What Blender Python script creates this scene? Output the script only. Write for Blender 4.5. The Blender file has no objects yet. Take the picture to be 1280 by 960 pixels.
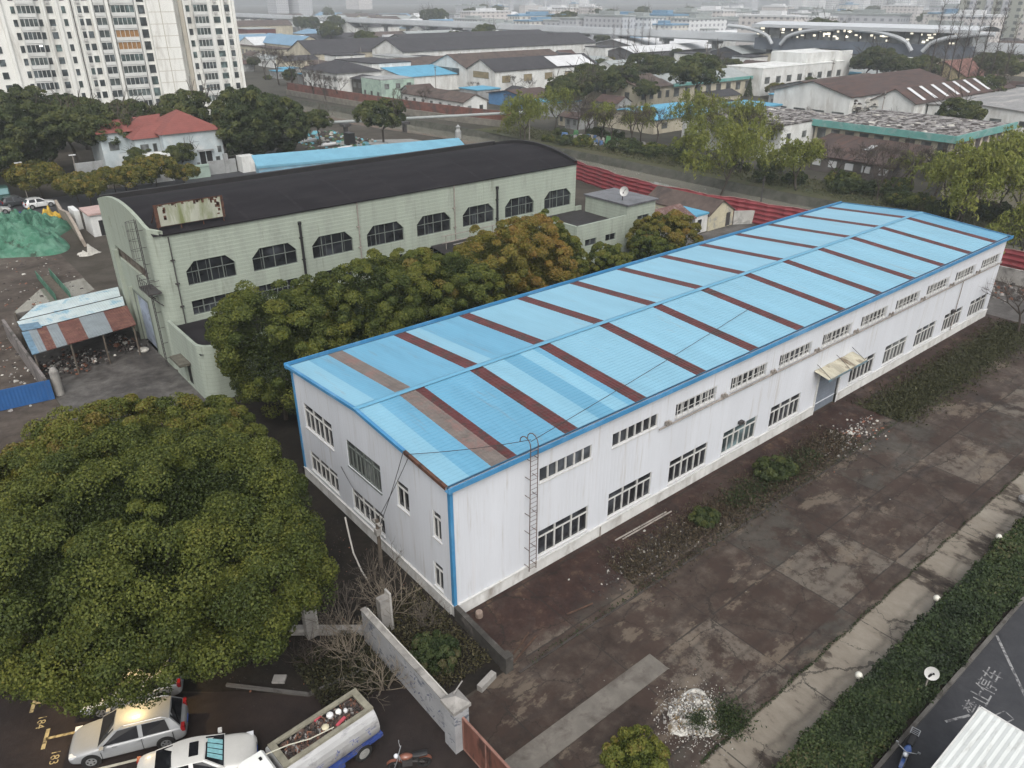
import bpy, math, random
import numpy as np
from mathutils import Vector, Matrix
R = math.radians
sc = bpy.context.scene
COL = sc.collection
rnd = random.Random(7)
ORG = {}

# ------------------------------------------------------------------ objects
def link(o):
    COL.objects.link(o); return o

def tag(o, label=None, cat=None, group=None, kind=None):
    if label: o['label'] = label
    if cat: o['category'] = cat
    if group: o['group'] = group
    if kind: o['kind'] = kind
    return o

def thing(name, label, cat, loc=(0, 0, 0), group=None):
    o = link(bpy.data.objects.new(name, None))
    o.location = loc; o.empty_display_size = .5
    ORG[o] = Vector(loc)
    return tag(o, label, cat, group)

def children(o):
    return [c for c in COL.objects if c.parent == o]

KIDS = {}
def dup(root, loc, rz=0, s=1.0, label=None, group=None):
    r = link(root.copy()); r.location = loc; r.rotation_euler = (0, 0, rz)
    r.scale = (s, s, s) if not isinstance(s, tuple) else s
    if label: r['label'] = label
    if group: r['group'] = group
    for ch in KIDS.get(root, []):
        c = link(ch.copy()); c.parent = r
        for g in KIDS.get(ch, []):
            d = link(g.copy()); d.parent = c
    return r

class MB:
    def __init__(s): s.v = []; s.f = []; s.m = []; s.k = 0
    def P(s, *pts):
        b = len(s.v); s.v += [tuple(p) for p in pts]; s.f.append(tuple(range(b, b + len(pts)))); s.m.append(s.k); return s
    def box(s, x0, x1, y0, y1, z0, z1):
        if x0 > x1: x0, x1 = x1, x0
        if y0 > y1: y0, y1 = y1, y0
        b = len(s.v)
        s.v += [(x0,y0,z0),(x1,y0,z0),(x1,y1,z0),(x0,y1,z0),(x0,y0,z1),(x1,y0,z1),(x1,y1,z1),(x0,y1,z1)]
        for f in ((0,3,2,1),(4,5,6,7),(0,1,5,4),(1,2,6,5),(2,3,7,6),(3,0,4,7)):
            s.f.append(tuple(b+i for i in f)); s.m.append(s.k)
        return s
    def obox(s, o, u, lu, lv, z0, z1):
        """box from corner o along unit u (2D) length lu and its left normal length lv"""
        u = Vector((u[0], u[1])).normalized(); n = Vector((-u.y, u.x))
        c = [Vector(o[:2]), Vector(o[:2])+u*lu, Vector(o[:2])+u*lu+n*lv, Vector(o[:2])+n*lv]
        return s.ext([(p.x, p.y) for p in c], z0, z1)
    def ext(s, poly, z0, z1, cap=True):
        a = sum(poly[i][0]*poly[(i+1)%len(poly)][1]-poly[(i+1)%len(poly)][0]*poly[i][1] for i in range(len(poly)))
        if a < 0: poly = poly[::-1]
        n = len(poly); b = len(s.v)
        s.v += [(p[0], p[1], z0) for p in poly] + [(p[0], p[1], z1) for p in poly]
        for i in range(n):
            j = (i+1) % n; s.f.append((b+i, b+j, b+n+j, b+n+i)); s.m.append(s.k)
        if cap:
            s.f.append(tuple(b+n+i for i in range(n))); s.m.append(s.k)
            s.f.append(tuple(b+i for i in range(n))[::-1]); s.m.append(s.k)
        return s
    def cyl(s, p0, p1, r0, r1=None, n=8, cap=True):
        if r1 is None: r1 = r0
        p0 = Vector(p0); p1 = Vector(p1); d = (p1-p0)
        if d.length < 1e-6: return s
        d.normalize(); a = d.orthogonal().normalized(); c = d.cross(a); b = len(s.v)
        for p, r in ((p0, r0), (p1, r1)):
            for i in range(n):
                t = 2*math.pi*i/n; s.v.append(tuple(p + (a*math.cos(t)+c*math.sin(t))*r))
        for i in range(n):
            j = (i+1) % n; s.f.append((b+i, b+j, b+n+j, b+n+i)); s.m.append(s.k)
        if cap:
            s.f.append(tuple(b+n+i for i in range(n))); s.m.append(s.k)
            s.f.append(tuple(b+i for i in range(n))[::-1]); s.m.append(s.k)
        return s
    def tube(s, pts, r, n=6):
        for a, b in zip(pts[:-1], pts[1:]): s.cyl(a, b, r, r, n)
        return s
    def lathe(s, c, prof, n=16):
        b = len(s.v)
        for r, z in prof:
            for i in range(n):
                t = 2*math.pi*i/n; s.v.append((c[0]+r*math.cos(t), c[1]+r*math.sin(t), c[2]+z))
        for k in range(len(prof)-1):
            for i in range(n):
                j = (i+1) % n; s.f.append((b+k*n+i, b+k*n+j, b+(k+1)*n+j, b+(k+1)*n+i)); s.m.append(s.k)
        return s
    def grid(s, fn, nu, nv):
        b = len(s.v)
        for j in range(nv+1):
            for i in range(nu+1): s.v.append(tuple(fn(i/nu, j/nv)))
        for j in range(nv):
            for i in range(nu):
                q = b+j*(nu+1)+i; s.f.append((q, q+1, q+nu+2, q+nu+1)); s.m.append(s.k)
        return s
    def build(s, name, mats, parent=None, smooth=False, origin=None):
        if not isinstance(mats, (list, tuple)): mats = [mats]
        if parent is not None: o0 = ORG[parent]
        elif origin is not None: o0 = Vector(origin)
        else:
            xs = [v[0] for v in s.v]; ys = [v[1] for v in s.v]; zs = [v[2] for v in s.v]
            o0 = Vector(((min(xs)+max(xs))/2, (min(ys)+max(ys))/2, min(zs)))
        me = bpy.data.meshes.new(name)
        me.from_pydata([(v[0]-o0.x, v[1]-o0.y, v[2]-o0.z) for v in s.v], [], s.f)
        for m in mats: me.materials.append(m)
        if len(mats) > 1: me.polygons.foreach_set('material_index', s.m)
        if smooth: me.polygons.foreach_set('use_smooth', [True]*len(me.polygons))
        me.update()
        o = link(bpy.data.objects.new(name, me))
        ORG[o] = o0
        if parent is not None:
            o.parent = parent; KIDS.setdefault(parent, []).append(o)
        else: o.location = o0
        return o

# ------------------------------------------------------------------ materials
class NT:
    def __init__(s, name):
        s.mat = bpy.data.materials.new(name); s.mat.use_nodes = True
        s.t = s.mat.node_tree; s.t.nodes.clear()
        s.out = s.n('ShaderNodeOutputMaterial'); s.b = s.n('ShaderNodeBsdfPrincipled')
        s.t.links.new(s.b.outputs[0], s.out.inputs[0])
        s.tc = s.n('ShaderNodeTexCoord')
        s.obj = s.tc.outputs['Object']
    def n(s, typ): return s.t.nodes.new(typ)
    def put(s, sock, v):
        if hasattr(v, 'is_linked') or isinstance(v, bpy.types.NodeSocket): s.t.links.new(v, sock)
        else:
            if sock.type == 'RGBA' and len(v) == 3: v = (*v, 1)
            sock.default_value = v
    def math(s, op, a, b=0.0, c=None, clamp=False):
        n = s.n('ShaderNodeMath'); n.operation = op; n.use_clamp = clamp
        s.put(n.inputs[0], a); s.put(n.inputs[1], b)
        if c is not None: s.put(n.inputs[2], c)
        return n.outputs[0]
    def map(s, sc_=(1,1,1), loc=(0,0,0), rot=(0,0,0), vec=None):
        n = s.n('ShaderNodeMapping'); s.put(n.inputs[0], vec or s.obj)
        n.inputs['Scale'].default_value = sc_; n.inputs['Location'].default_value = loc; n.inputs['Rotation'].default_value = rot
        return n.outputs[0]
    def noise(s, scale, detail=4, rough=.55, vec=None, dist=0):
        n = s.n('ShaderNodeTexNoise'); s.put(n.inputs['Vector'], vec or s.obj)
        n.inputs['Scale'].default_value = scale; n.inputs['Detail'].default_value = detail
        n.inputs['Roughness'].default_value = rough; n.inputs['Distortion'].default_value = dist
        return n.outputs['Fac']
    def ramp(s, fac, stops, interp='LINEAR'):
        n = s.n('ShaderNodeValToRGB'); s.put(n.inputs[0], fac); r = n.color_ramp; r.interpolation = interp
        while len(r.elements) < len(stops): r.elements.new(1.0)
        for e, (p, c) in zip(r.elements, stops):
            e.position = p; e.color = (c, c, c, 1) if not isinstance(c, (tuple, list)) else (*c, 1)
        return n.outputs['Color']
    def mix(s, fac, a, b, mode='MIX'):
        n = s.n('ShaderNodeMix'); n.data_type = 'RGBA'; n.blend_type = mode
        s.put(n.inputs[0], fac); s.put(n.inputs[6], a); s.put(n.inputs[7], b)
        return n.outputs[2]
    def sep(s, vec=None):
        n = s.n('ShaderNodeSeparateXYZ'); s.put(n.inputs[0], vec or s.obj); return n.outputs
    def comb(s, x, y, z):
        n = s.n('ShaderNodeCombineXYZ')
        for i, v in enumerate((x, y, z)): s.put(n.inputs[i], v)
        return n.outputs[0]
    def white(s, vec):
        n = s.n('ShaderNodeTexWhiteNoise'); s.put(n.inputs['Vector'], vec); return n.outputs['Value']
    def bump(s, h, strength=.4, dist=.05):
        n = s.n('ShaderNodeBump'); n.inputs['Strength'].default_value = strength; n.inputs['Distance'].default_value = dist
        s.put(n.inputs['Height'], h); s.t.links.new(n.outputs[0], s.b.inputs['Normal'])
    def done(s, col, rough=.8, spec=.3, metal=0.0):
        s.put(s.b.inputs['Base Color'], col); s.put(s.b.inputs['Roughness'], rough)
        s.b.inputs['Specular IOR Level'].default_value = spec; s.b.inputs['Metallic'].default_value = metal
        return s.mat

def mat(name, col, rough=.8, var=.18, scale=.8, stain=None, stretch=(1,1,1), stain_scale=.6, stain_at=(.5,.62), spec=.3, metal=0, bump=0, bscale=8, lines=None, stain2=None):
    """mottled surface; stain = colour of dirt or wear patches; lines = (axis, period, depth) grooves as bump"""
    t = NT(name)
    a = tuple(c*(1-var) for c in col); b = tuple(min(1, c*(1+var)) for c in col)
    v = t.map(stretch)
    c = t.ramp(t.noise(scale, 5, .6, v), [(.3, a), (.7, b)])
    if stain:
        c = t.mix(t.ramp(t.noise(stain_scale, 6, .68, v, .3), [(stain_at[0], 0), (stain_at[1], 1)]), c, stain)
    if stain2:
        c = t.mix(t.ramp(t.noise(stain2[1], 6, .7, t.map(stain2[4], (13, 5, 3))), [(stain2[2], 0), (stain2[3], 1)]), c, stain2[0])
    h = None
    if lines:
        ax, per, dep = lines[:3]
        x = t.sep()[ax]
        w = t.math('PINGPONG', x, per/2)
        g = t.math('DIVIDE', w, per/2)
        h = t.math('POWER', g, lines[3] if len(lines) > 3 else 1.0)
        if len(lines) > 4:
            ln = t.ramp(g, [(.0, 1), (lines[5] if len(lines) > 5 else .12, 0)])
            c = t.mix(t.math('MULTIPLY', ln, lines[4]), c, tuple(q*.35 for q in col))  # darkens the groove colour; on the warehouse roof it paints overlap shade
        t.bump(h, 1.0, dep)
    elif bump:
        t.bump(t.noise(bscale, 5, .6), bump, .05)
    return t.done(c, rough, spec, metal)
# ------------------------------------------------------------------ camera, light, air
cam = bpy.data.cameras.new('camera'); cam.sensor_width = 36; cam.lens = 36*954.4/1280
cam.clip_start = .5; cam.clip_end = 9000
co = link(bpy.data.objects.new('camera', cam)); co.location = (-16.862, -25.010, 28.923)
co.rotation_euler = (math.pi/2 - .4702355, 0, .8792481 - math.pi/2)
sc.camera = co
w = bpy.data.worlds.new('World'); sc.world = w; w.use_nodes = True
wt = w.node_tree; wt.nodes.clear()
sky = wt.nodes.new('ShaderNodeTexSky'); sky.sky_type = 'NISHITA'; sky.sun_disc = False
SUN_EL, SUN_AZ = R(50), R(-122)          # direction to the sun: azimuth from +X
sky.sun_elevation = SUN_EL; sky.sun_rotation = R(90) - SUN_AZ
sky.air_density = 1.6; sky.dust_density = 6.0; sky.ozone_density = 1.0; sky.altitude = 0
hs = wt.nodes.new('ShaderNodeHueSaturation'); hs.inputs['Saturation'].default_value = .3
bg = wt.nodes.new('ShaderNodeBackground'); bg.inputs[1].default_value = .15
wo = wt.nodes.new('ShaderNodeOutputWorld')
wt.links.new(sky.outputs[0], hs.inputs['Color']); wt.links.new(hs.outputs[0], bg.inputs[0]); wt.links.new(bg.outputs[0], wo.inputs[0])
sl = bpy.data.lights.new('sun', 'SUN'); sl.energy = .5; sl.angle = R(60); sl.color = (1, .97, .93)
so = link(bpy.data.objects.new('sun', sl))
so.rotation_euler = Vector((-math.cos(SUN_EL)*math.cos(SUN_AZ), -math.cos(SUN_EL)*math.sin(SUN_AZ), -math.sin(SUN_EL))).to_track_quat('-Z', 'Y').to_euler()
vs = sc.view_settings; vs.view_transform = 'Standard'; vs.look = 'None'; vs.gamma = 1; vs.use_curve_mapping = False
vs.exposure = 0.62
sc.cycles.use_denoising = True
sc.cycles.max_bounces = 6; sc.cycles.diffuse_bounces = 3; sc.cycles.glossy_bounces = 2; sc.cycles.transmission_bounces = 3
sc.cycles.volume_bounces = 2; sc.cycles.transparent_max_bounces = 6
sc.cycles.volume_step_rate = 4; sc.cycles.volume_max_steps = 64
hm = bpy.data.materials.new('haze_air'); hm.use_nodes = True; ht = hm.node_tree; ht.nodes.clear()
hv = ht.nodes.new('ShaderNodeVolumePrincipled'); hv.inputs['Color'].default_value = (.93, .965, 1, 1); hv.inputs['Density'].default_value = .00036
hv.inputs['Anisotropy'].default_value = .35
ho = ht.nodes.new('ShaderNodeOutputMaterial'); ht.links.new(hv.outputs[0], ho.inputs['Volume'])
hz = MB().box(-400, 2650, -700, 2900, -3.5, 122).build('haze', hm, origin=(0, 0, 0)); tag(hz, 'thin grey rain haze over the whole district', 'haze', kind='stuff')

# ------------------------------------------------------------------ shared materials
WHITE = mat('white_panel', (.515, .535, .572), .5, .05, .5, stain2=((.36, .34, .31), 1.6, .55, .75, (1.7, 1.7, .09)), stain=(.50, .50, .52), stretch=(1.2, 1.2, .12), stain_scale=1.1, stain_at=(.60, .78), lines=(0, .3, .006, 4, .05, .12))
WHITE_G = mat('white_panel_gable', (.515, .535, .572), .5, .05, .5, stain2=((.36, .34, .31), 1.6, .55, .75, (1.7, 1.7, .09)), stain=(.48, .48, .50), stretch=(1.2, 1.2, .12), stain_scale=1.1, stain_at=(.60, .8), lines=(1, .3, .006, 4, .05, .12))
PLINTH = mat('plinth_render', (.50, .50, .49), .85, .15, .9, stain=(.22, .20, .18), stretch=(1, 1, .5), stain_scale=.7, stain_at=(.5, .75), bump=.2)
FRAME = mat('window_frame_white', (.47, .47, .46), .45, .12, 3, stain=(.35, .33, .29), stain_scale=4, stain_at=(.58, .7))
FRAME_O = mat('window_frame_old', (.115, .13, .12), .6, .2, 3)
def glass(name, col, rough=.12, var=.5):
    t = NT(name); c = t.ramp(t.noise(.55, 2, .5), [(.38, tuple(q*(1-var) for q in col)), (.55, col), (.66, tuple(q*(1+2.2*var) for q in col))])
    return t.done(c, rough, .5)
GLASS = glass('dark_glass', (.022, .024, .028))
GLASS_S = glass('reflecting_glass', (.045, .05, .058), .08, .7)
GLASS_M = glass('murky_glass', (.07, .075, .075), .3)
GLASS_B = glass('bluish_glass', (.06, .085, .09), .2, .6)
ROOF_BLUE = mat('roof_sheet_blue', (.095, .262, .385), .42, .11, .5, stain2=((.13, .20, .24), 1.1, .58, .74, (1.8, .16, 1)), stain=(.115, .30, .44), stretch=(1.5, .25, 1), stain_scale=.8, stain_at=(.42, .75), spec=.4, lines=(1, .2825, .006, 1.2, .16, .10))  # dark course lines paint the overlap shade into the sheet colour
ROOF_PALE = mat('roof_sheet_pale', (.17, .345, .45), .42, .08, .5, stain2=((.19, .24, .26), 1.1, .60, .76, (1.8, .16, 1)), stretch=(1.5, .3, 1), spec=.4, lines=(1, .2825, .006, 1.2, .16, .10))  # same painted overlap shade in its course lines
ROOF_MIDB = mat('roof_sheet_mid', (.095, .262, .385), .42, .09, .35, stretch=(1.5, .3, 1), spec=.4, lines=(1, .2825, .006, 1.2, .16, .10))  # course lines here also carry painted overlap shade
ROOF_RED = mat('skylight_oxide', (.085, .026, .026), .6, .25, .9, stain=(.05, .03, .028), stain_scale=1.2, lines=(0, .25, .02, 1.5))
ROOF_GREY = mat('skylight_grey', (.135, .115, .105), .7, .2, 1.2, stain=(.17, .11, .10), stain_scale=.7, lines=(0, .25, .02, 1.5))
TRIM_BLUE = mat('trim_blue', (.045, .185, .35), .45, .15, .6, stain=(.10, .25, .42), stain_scale=.4, stain_at=(.5, .65))
TRIM_DK = mat('gutter_dark_blue', (.03, .085, .14), .5, .2, 1)
RUST = mat('rusty_steel', (.085, .04, .027), .8, .35, 2, stain=(.035, .02, .017), stain_scale=3)
IRON = mat('dark_iron', (.045, .042, .042), .6, .3, 4)
PIPE = mat('weathered_pipe', (.22, .20, .18), .7, .3, 3)
CONC = mat('old_concrete', (.26, .25, .235), .9, .22, .7, stain=(.10, .095, .09), stain_scale=.9, stain_at=(.48, .7), bump=.25)
CONC_DK = mat('damp_concrete', (.10, .095, .09), .85, .3, .8, stain=(.05, .045, .04), stain_scale=.9, bump=.25)
BITUMEN = mat('bitumen_roof', (.0125, .0115, .0135), .88, .22, .25, stain=(.019, .0175, .0195), stretch=(.5, 1.6, 1), stain_scale=.4, stain_at=(.45, .65), spec=.12)
BLACK = mat('black_plastic', (.016, .016, .017), .5, .2, 5)
WOOD = mat('weathered_wood', (.09, .075, .06), .9, .3, 3)

# ------------------------------------------------------------------ ground sheets
def yard_material():
    t = NT('yard_concrete'); x, y, z = t.sep()[:3]
    cell = t.comb(t.math('FLOOR', t.math('DIVIDE', t.math('ADD', x, 60.6), 5.9)), t.math('FLOOR', t.math('DIVIDE', t.math('ADD', y, 93.5), 4.05)), 0.0)
    rv = t.white(cell)
    n1 = t.noise(.16, 8, .72); n2 = t.noise(.75, 8, .76); n3 = t.noise(.30, 8, .74, t.map((1, 1, 1), (31, 7, 0)))
    base = t.ramp(t.math('ADD', t.math('MULTIPLY', n2, .45), t.math('MULTIPLY', n1, .55)), [(.36, (.014, .0100, .0082)), (.47, (.034, .0238, .0188)), (.56, (.058, .0445, .036)), (.66, (.105, .090, .074))])
    rv2 = t.white(t.map((1, 1, 1), (17.3, 5.7, 0), vec=cell))
    brk = t.ramp(t.noise(.55, 8, .75, t.map((1, 1, 1), (3, 41, 0))), [(.44, 0), (.52, 1)])
    base = t.mix(t.math('MULTIPLY', t.math('GREATER_THAN', rv2, .62), t.math('MULTIPLY', brk, .55)), base, (.050, .049, .042))
    base = t.mix(t.math('MULTIPLY', t.math('GREATER_THAN', rv, .70), t.math('MULTIPLY', brk, .75)), base, (.115, .098, .080))
    base = t.mix(t.ramp(n3, [(.50, 0), (.56, .7)]), base, (.038, .0252, .0205))
    # ochre and grey worn patches
    n4 = t.noise(.28, 6, .72, t.map((.6, 1.1, 1), (5, 3, 0)))
    base = t.mix(t.ramp(n4, [(.56, 0), (.60, .6)]), base, (.125, .102, .078))
    # red oxide zone beside the long wall
    zr = t.ramp(t.math('ADD', y, t.math('MULTIPLY', t.math('SUBTRACT', n1, .5), 5.0)), [(0, 0), (1, 1)])
    zr = t.math('MULTIPLY', t.math('ADD', y, t.math('ADD', 4.6, t.math('MULTIPLY', t.math('SUBTRACT', n2, .5), 3.0))), .8, None, True)
    red = t.ramp(n2, [(.38, (.016, .0085, .008)), (.56, (.032, .0165, .0135)), (.66, (.075, .048, .032)), (.76, (.12, .088, .062))])
    base = t.mix(t.math('MULTIPLY', zr, .85), base, red)
    # paler slabs along the hedge
    zb = t.math('MULTIPLY', t.math('SUBTRACT', -13.55, y), 9.0, None, True)
    pale = t.ramp(t.noise(.35, 7, .7, t.map((.9, .45, 1), (2, 9, 0))), [(.38, (.028, .021, .017)), (.44, (.060, .048, .038)), (.48, (.155, .135, .109)), (.70, (.235, .212, .175))])
    base = t.mix(zb, base, pale)
    # cracks and tyre-dark tracks along the yard
    vo = t.n('ShaderNodeTexVoronoi'); vo.feature = 'DISTANCE_TO_EDGE'; vo.inputs['Scale'].default_value = .27
    wv = t.n('ShaderNodeVectorMath'); wv.operation = 'ADD'; t.put(wv.inputs[0], t.obj); t.put(wv.inputs[1], t.comb(t.math('MULTIPLY', n2, 2.2), t.math('MULTIPLY', n1, 2.6), 0.0)); t.put(vo.inputs['Vector'], wv.outputs[0])
    base = t.mix(t.math('MULTIPLY', t.math('LESS_THAN', vo.outputs['Distance'], .008), .7), base, (.014, .012, .010))
    tw_ = t.ramp(t.math('ABSOLUTE', t.math('SUBTRACT', t.math('PINGPONG', t.math('ADD', y, t.math('ADD', 11.3, t.math('MULTIPLY', n1, 1.6))), 1.9), .95)), [(0, 1), (.22, 0)])
    base = t.mix(t.math('MULTIPLY', tw_, t.math('MULTIPLY', t.math('LESS_THAN', y, -5.2), .38)), base, (.024, .019, .017))
    # joints
    jx = t.math('LESS_THAN', t.math('ABSOLUTE', t.math('SUBTRACT', t.math('MODULO', t.math('ADD', x, 60.6), 5.9), 2.95)), .035)
    jx2 = t.math('GREATER_THAN', t.math('ABSOLUTE', t.math('SUBTRACT', t.math('MODULO', t.math('ADD', x, 60.6), 5.9), 2.95)), 2.915)
    jy = t.math('GREATER_THAN', t.math('ABSOLUTE', t.math('SUBTRACT', t.math('MODULO', t.math('ADD', y, 93.5), 4.05), 2.025)), 1.98)
    jj = t.math('MULTIPLY', t.math('MAXIMUM', jx2, jy), t.math('GREATER_THAN', n2, .44))
    base = t.mix(t.math('MULTIPLY', jj, .75), base, (.02, .018, .016))
    rough = t.ramp(n3, [(.38, .50), (.55, .88)])
    t.bump(t.math('ADD', n2, t.math('MULTIPLY', jj, -.3)), .35, .03)
    return t.done(base, rough, .22)

def ground_material(name, cols, scale=.12, rough=.95):
    t = NT(name)
    n1 = t.noise(scale, 8, .7, None, .6); n2 = t.noise(scale*7, 5, .7)
    c = t.ramp(t.math('ADD', t.math('MULTIPLY', n1, .65), t.math('MULTIPLY', n2, .35)), [(.34+.34*i/(len(cols)-1), q) for i, q in enumerate(cols)])
    t.bump(n2, .5, .08)
    return t.done(c, rough, .2)

M_GROUND = ground_material('bare_earth', [(.018, .016, .012), (.036, .031, .024), (.060, .052, .043), (.035, .038, .018)], .05)
M_BANK = ground_material('grassy_bank', [(.024, .028, .014), (.045, .050, .022), (.060, .055, .033), (.045, .06, .02)], .12)
M_LOT = ground_material('lot_asphalt', [(.014, .0115, .011), (.024, .0185, .017), (.036, .027, .024)], .25, .55)
M_ROAD = ground_material('road_asphalt', [(.024, .025, .029), (.036, .037, .041), (.052, .053, .057)], .25, .55)
M_SOIL = ground_material('dark_litter_soil', [(.008, .007, .006), (.016, .0135, .011), (.028, .023, .018)], .5)
M_COURT = ground_material('court_concrete', [(.026, .024, .023), (.052, .048, .046), (.095, .090, .085), (.14, .135, .13)], .2, .6)
M_SITE = ground_material('site_mud', [(.022, .018, .015), (.045, .036, .030), (.075, .062, .052), (.12, .105, .09)], .16)
M_DIST = ground_material('district_ground', [(.018, .018, .013), (.038, .036, .028), (.062, .058, .048), (.03, .034, .017)], .03)

CONC_BK = mat('mossy_bank_wall', (.055, .055, .045), .9, .3, .8, stain=(.03, .032, .022), stain_scale=.6)
def sheet(name, poly, z, m, label=None):
    mb = MB(); mb.P(*[(p[0], p[1], z) for p in poly])
    o = mb.build(name, m, origin=(0, 0, 0)); tag(o, label, None, kind='structure'); return o

NEAR = [(-300, -650), (83.6, -650), (83.6, 60), (84.2, 100), (86.5, 124), (80, 160), (74, 215), (66, 330), (66, 2800)]
FARB = [(101.5, -650), (101, 19), (98.6, 41), (98.4, 98), (99.6, 122), (97.5, 150), (94, 198), (90, 330), (90, 2800)]
sheet('ground', NEAR + [(-300, 2800)], 0, M_GROUND)
sheet('far_ground', [FARB[0]] + [(2600, -650), (2600, 2800)] + FARB[:0:-1], 0, M_DIST)
mb = MB()
for ln, dx in ((NEAR[1:], .9), (FARB, -1.2)):
    for a, b in zip(ln[:-1], ln[1:]):
        mb.P((a[0], a[1], 0), (b[0], b[1], 0), (b[0]+dx, b[1], -2.2), (a[0]+dx, a[1], -2.2))
tag(mb.build('river_bank', CONC_BK, origin=(0, 0, 0)), kind='structure')
t = NT('river_water')
wc = t.ramp(t.noise(.08, 5, .6), [(.35, (.125, .120, .100)), (.65, (.165, .158, .132))])
t.bump(t.noise(.7, 4, .6, t.map((1, .5, 1))), .05, .03)
M_WATER = t.done(wc, .07, .6)
sheet('river', [(80, -650), (106, -650), (106, 60), (104, 130), (100, 330), (100, 2800), (60, 2800), (60, 330), (70, 200), (80, 60)], -1.4, M_WATER)
sheet('far_bank', [(100.9, -60), (112, -60), (111, 130), (99.4, 130), (98.7, 98), (98.9, 41), (101.2, 19)], .004, M_BANK)
sheet('near_bank', [(77.5, -60), (83.5, -60), (83.5, 28), (80, 28)], .004, M_BANK)
sheet('yard', [(-3.6, -16.2), (70, -16.6), (70, -.9), (66.8, -.9), (66.8, 0), (0, 0), (-.2, -4.4), (-3.6, -4.6)], .010, yard_material())
sheet('parking_lot', [(-60, -60), (-3.9, -60), (-3.9, -4.6), (-4.2, -2.4), (-8.2, .2), (-10.6, 2.6), (-13, 4.4), (-17, 14), (-60, 14)], .008, M_LOT)
sheet('verge', [(-3.7, -4.4), (-.1, -4.4), (0, 0), (0, 20), (-12, 20), (-13, 4.6), (-8.2, .4)], .006, M_SOIL)
sheet('road', [(-3.9, -60), (120, -60), (120, -18.45), (-3.9, -18.3)], .008, M_ROAD)
sheet('alley', [(0, 17.1), (76, 17.1), (76, 31.5), (-1.3, 31.5), (-8, 20), (0, 20)], .006, M_SOIL)
sheet('forecourt', [(-10.5, 24), (-1.3, 24), (-1.3, 54), (-10.5, 54)], .006, M_COURT)
sheet('demolition_site', [(-34, 24), (-10.6, 24), (-10.6, 56), (-1.3, 58), (-1.3, 104), (-34, 104)], .004, M_SITE)
sheet('street', [(-60, 104.5), (14, 106), (32, 113), (60, 118), (60, 124), (30, 119), (12, 117), (-60, 116)], .008, M_ROAD)
sheet('canal', [(-9.5, 60), (-1.4, 66), (-1.4, 71), (-6, 70), (-9.5, 64)], .012, M_WATER)
# ------------------------------------------------------------------ wall planes with real openings
Z = Vector((0, 0, 1))
class Pl:
    def __init__(s, o, u, n): s.o = Vector(o); s.u = Vector(u).normalized(); s.n = Vector(n).normalized()
    def at(s, a, b, c=0): return s.o + s.u*a + Z*b + s.n*c
def pbox(mb, pl, a0, a1, b0, b1, c0, c1):
    k = len(mb.v)
    for c in (c0, c1):
        for a, b in ((a0, b0), (a1, b0), (a1, b1), (a0, b1)): mb.v.append(tuple(pl.at(a, b, c)))
    for f in ((0,3,2,1),(4,5,6,7),(0,1,5,4),(1,2,6,5),(2,3,7,6),(3,0,4,7)):
        mb.f.append(tuple(k+i for i in f)); mb.m.append(mb.k)
def wall(mb, pl, L, b0, b1, holes=(), depth=.14):
    us = sorted({0.0, L} | {h[0] for h in holes} | {h[1] for h in holes}); vs_ = sorted({b0, b1} | {h[2] for h in holes} | {h[3] for h in holes})
    for i in range(len(us)-1):
        for j in range(len(vs_)-1):
            um, vm = (us[i]+us[i+1])/2, (vs_[j]+vs_[j+1])/2
            if any(h[0] < um < h[1] and h[2] < vm < h[3] for h in holes): continue
            mb.P(pl.at(us[i], vs_[j]), pl.at(us[i+1], vs_[j]), pl.at(us[i+1], vs_[j+1]), pl.at(us[i], vs_[j+1]))
    for a0, a1, c0, c1 in [h[:4] for h in holes]:
        q = [(a0, c0), (a1, c0), (a1, c1), (a0, c1)]
        for k in range(4):
            (p, r), (p2, r2) = q[k], q[(k+1) % 4]
            mb.P(pl.at(p, r), pl.at(p2, r2), pl.at(p2, r2, -depth), pl.at(p, r, -depth))
def window(parent, pl, h, nbay=3, sub=2, transom=.72, depth=.14, fm=None, gm=None, bar=.048, name='window', sill=True):
    """frame mesh with its glass as a sub-part, set back in the opening"""
    a0, a1, b0, b1 = h; f = MB(); g = MB()
    d0, d1 = -depth+.02, -depth+.09
    pbox(f, pl, a0, a1, b0, b0+bar, d0, d1); pbox(f, pl, a0, a1, b1-bar, b1, d0, d1)
    pbox(f, pl, a0, a0+bar, b0+bar, b1-bar, d0, d1); pbox(f, pl, a1-bar, a1, b0+bar, b1-bar, d0, d1)
    tz = b0+(b1-b0)*transom if transom else b1-bar
    if transom: pbox(f, pl, a0+bar, a1-bar, tz-bar*.6, tz+bar*.6, d0, d1+.004)
    for i in range(1, nbay):
        x = a0+(a1-a0)*i/nbay; pbox(f, pl, x-bar*.9, x+bar*.9, b0+bar, b1-bar, d0, d1+.008)
    for i in range(nbay):
        for k in range(1, sub):
            x = a0+(a1-a0)*(i+k/sub)/nbay; pbox(f, pl, x-bar*.55, x+bar*.55, b0+bar, tz-bar*.6, d0, d1-.004)
    if sill: pbox(f, pl, a0-.04, a1+.04, b0-.05, b0-.002, -.05, .06)
    fo = f.build(name, fm or FRAME, parent)
    g.P(pl.at(a0+.01, b0+.01, d0-.01), pl.at(a1-.01, b0+.01, d0-.01), pl.at(a1-.01, b1-.01, d0-.01), pl.at(a0+.01, b1-.01, d0-.01))
    go = MB.build(g, 'pane', gm or GLASS, None, origin=ORG[parent]); go.location = (0, 0, 0); go.parent = fo
    KIDS.setdefault(fo, []).append(go); ORG[go] = ORG[parent]
    return fo

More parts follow.
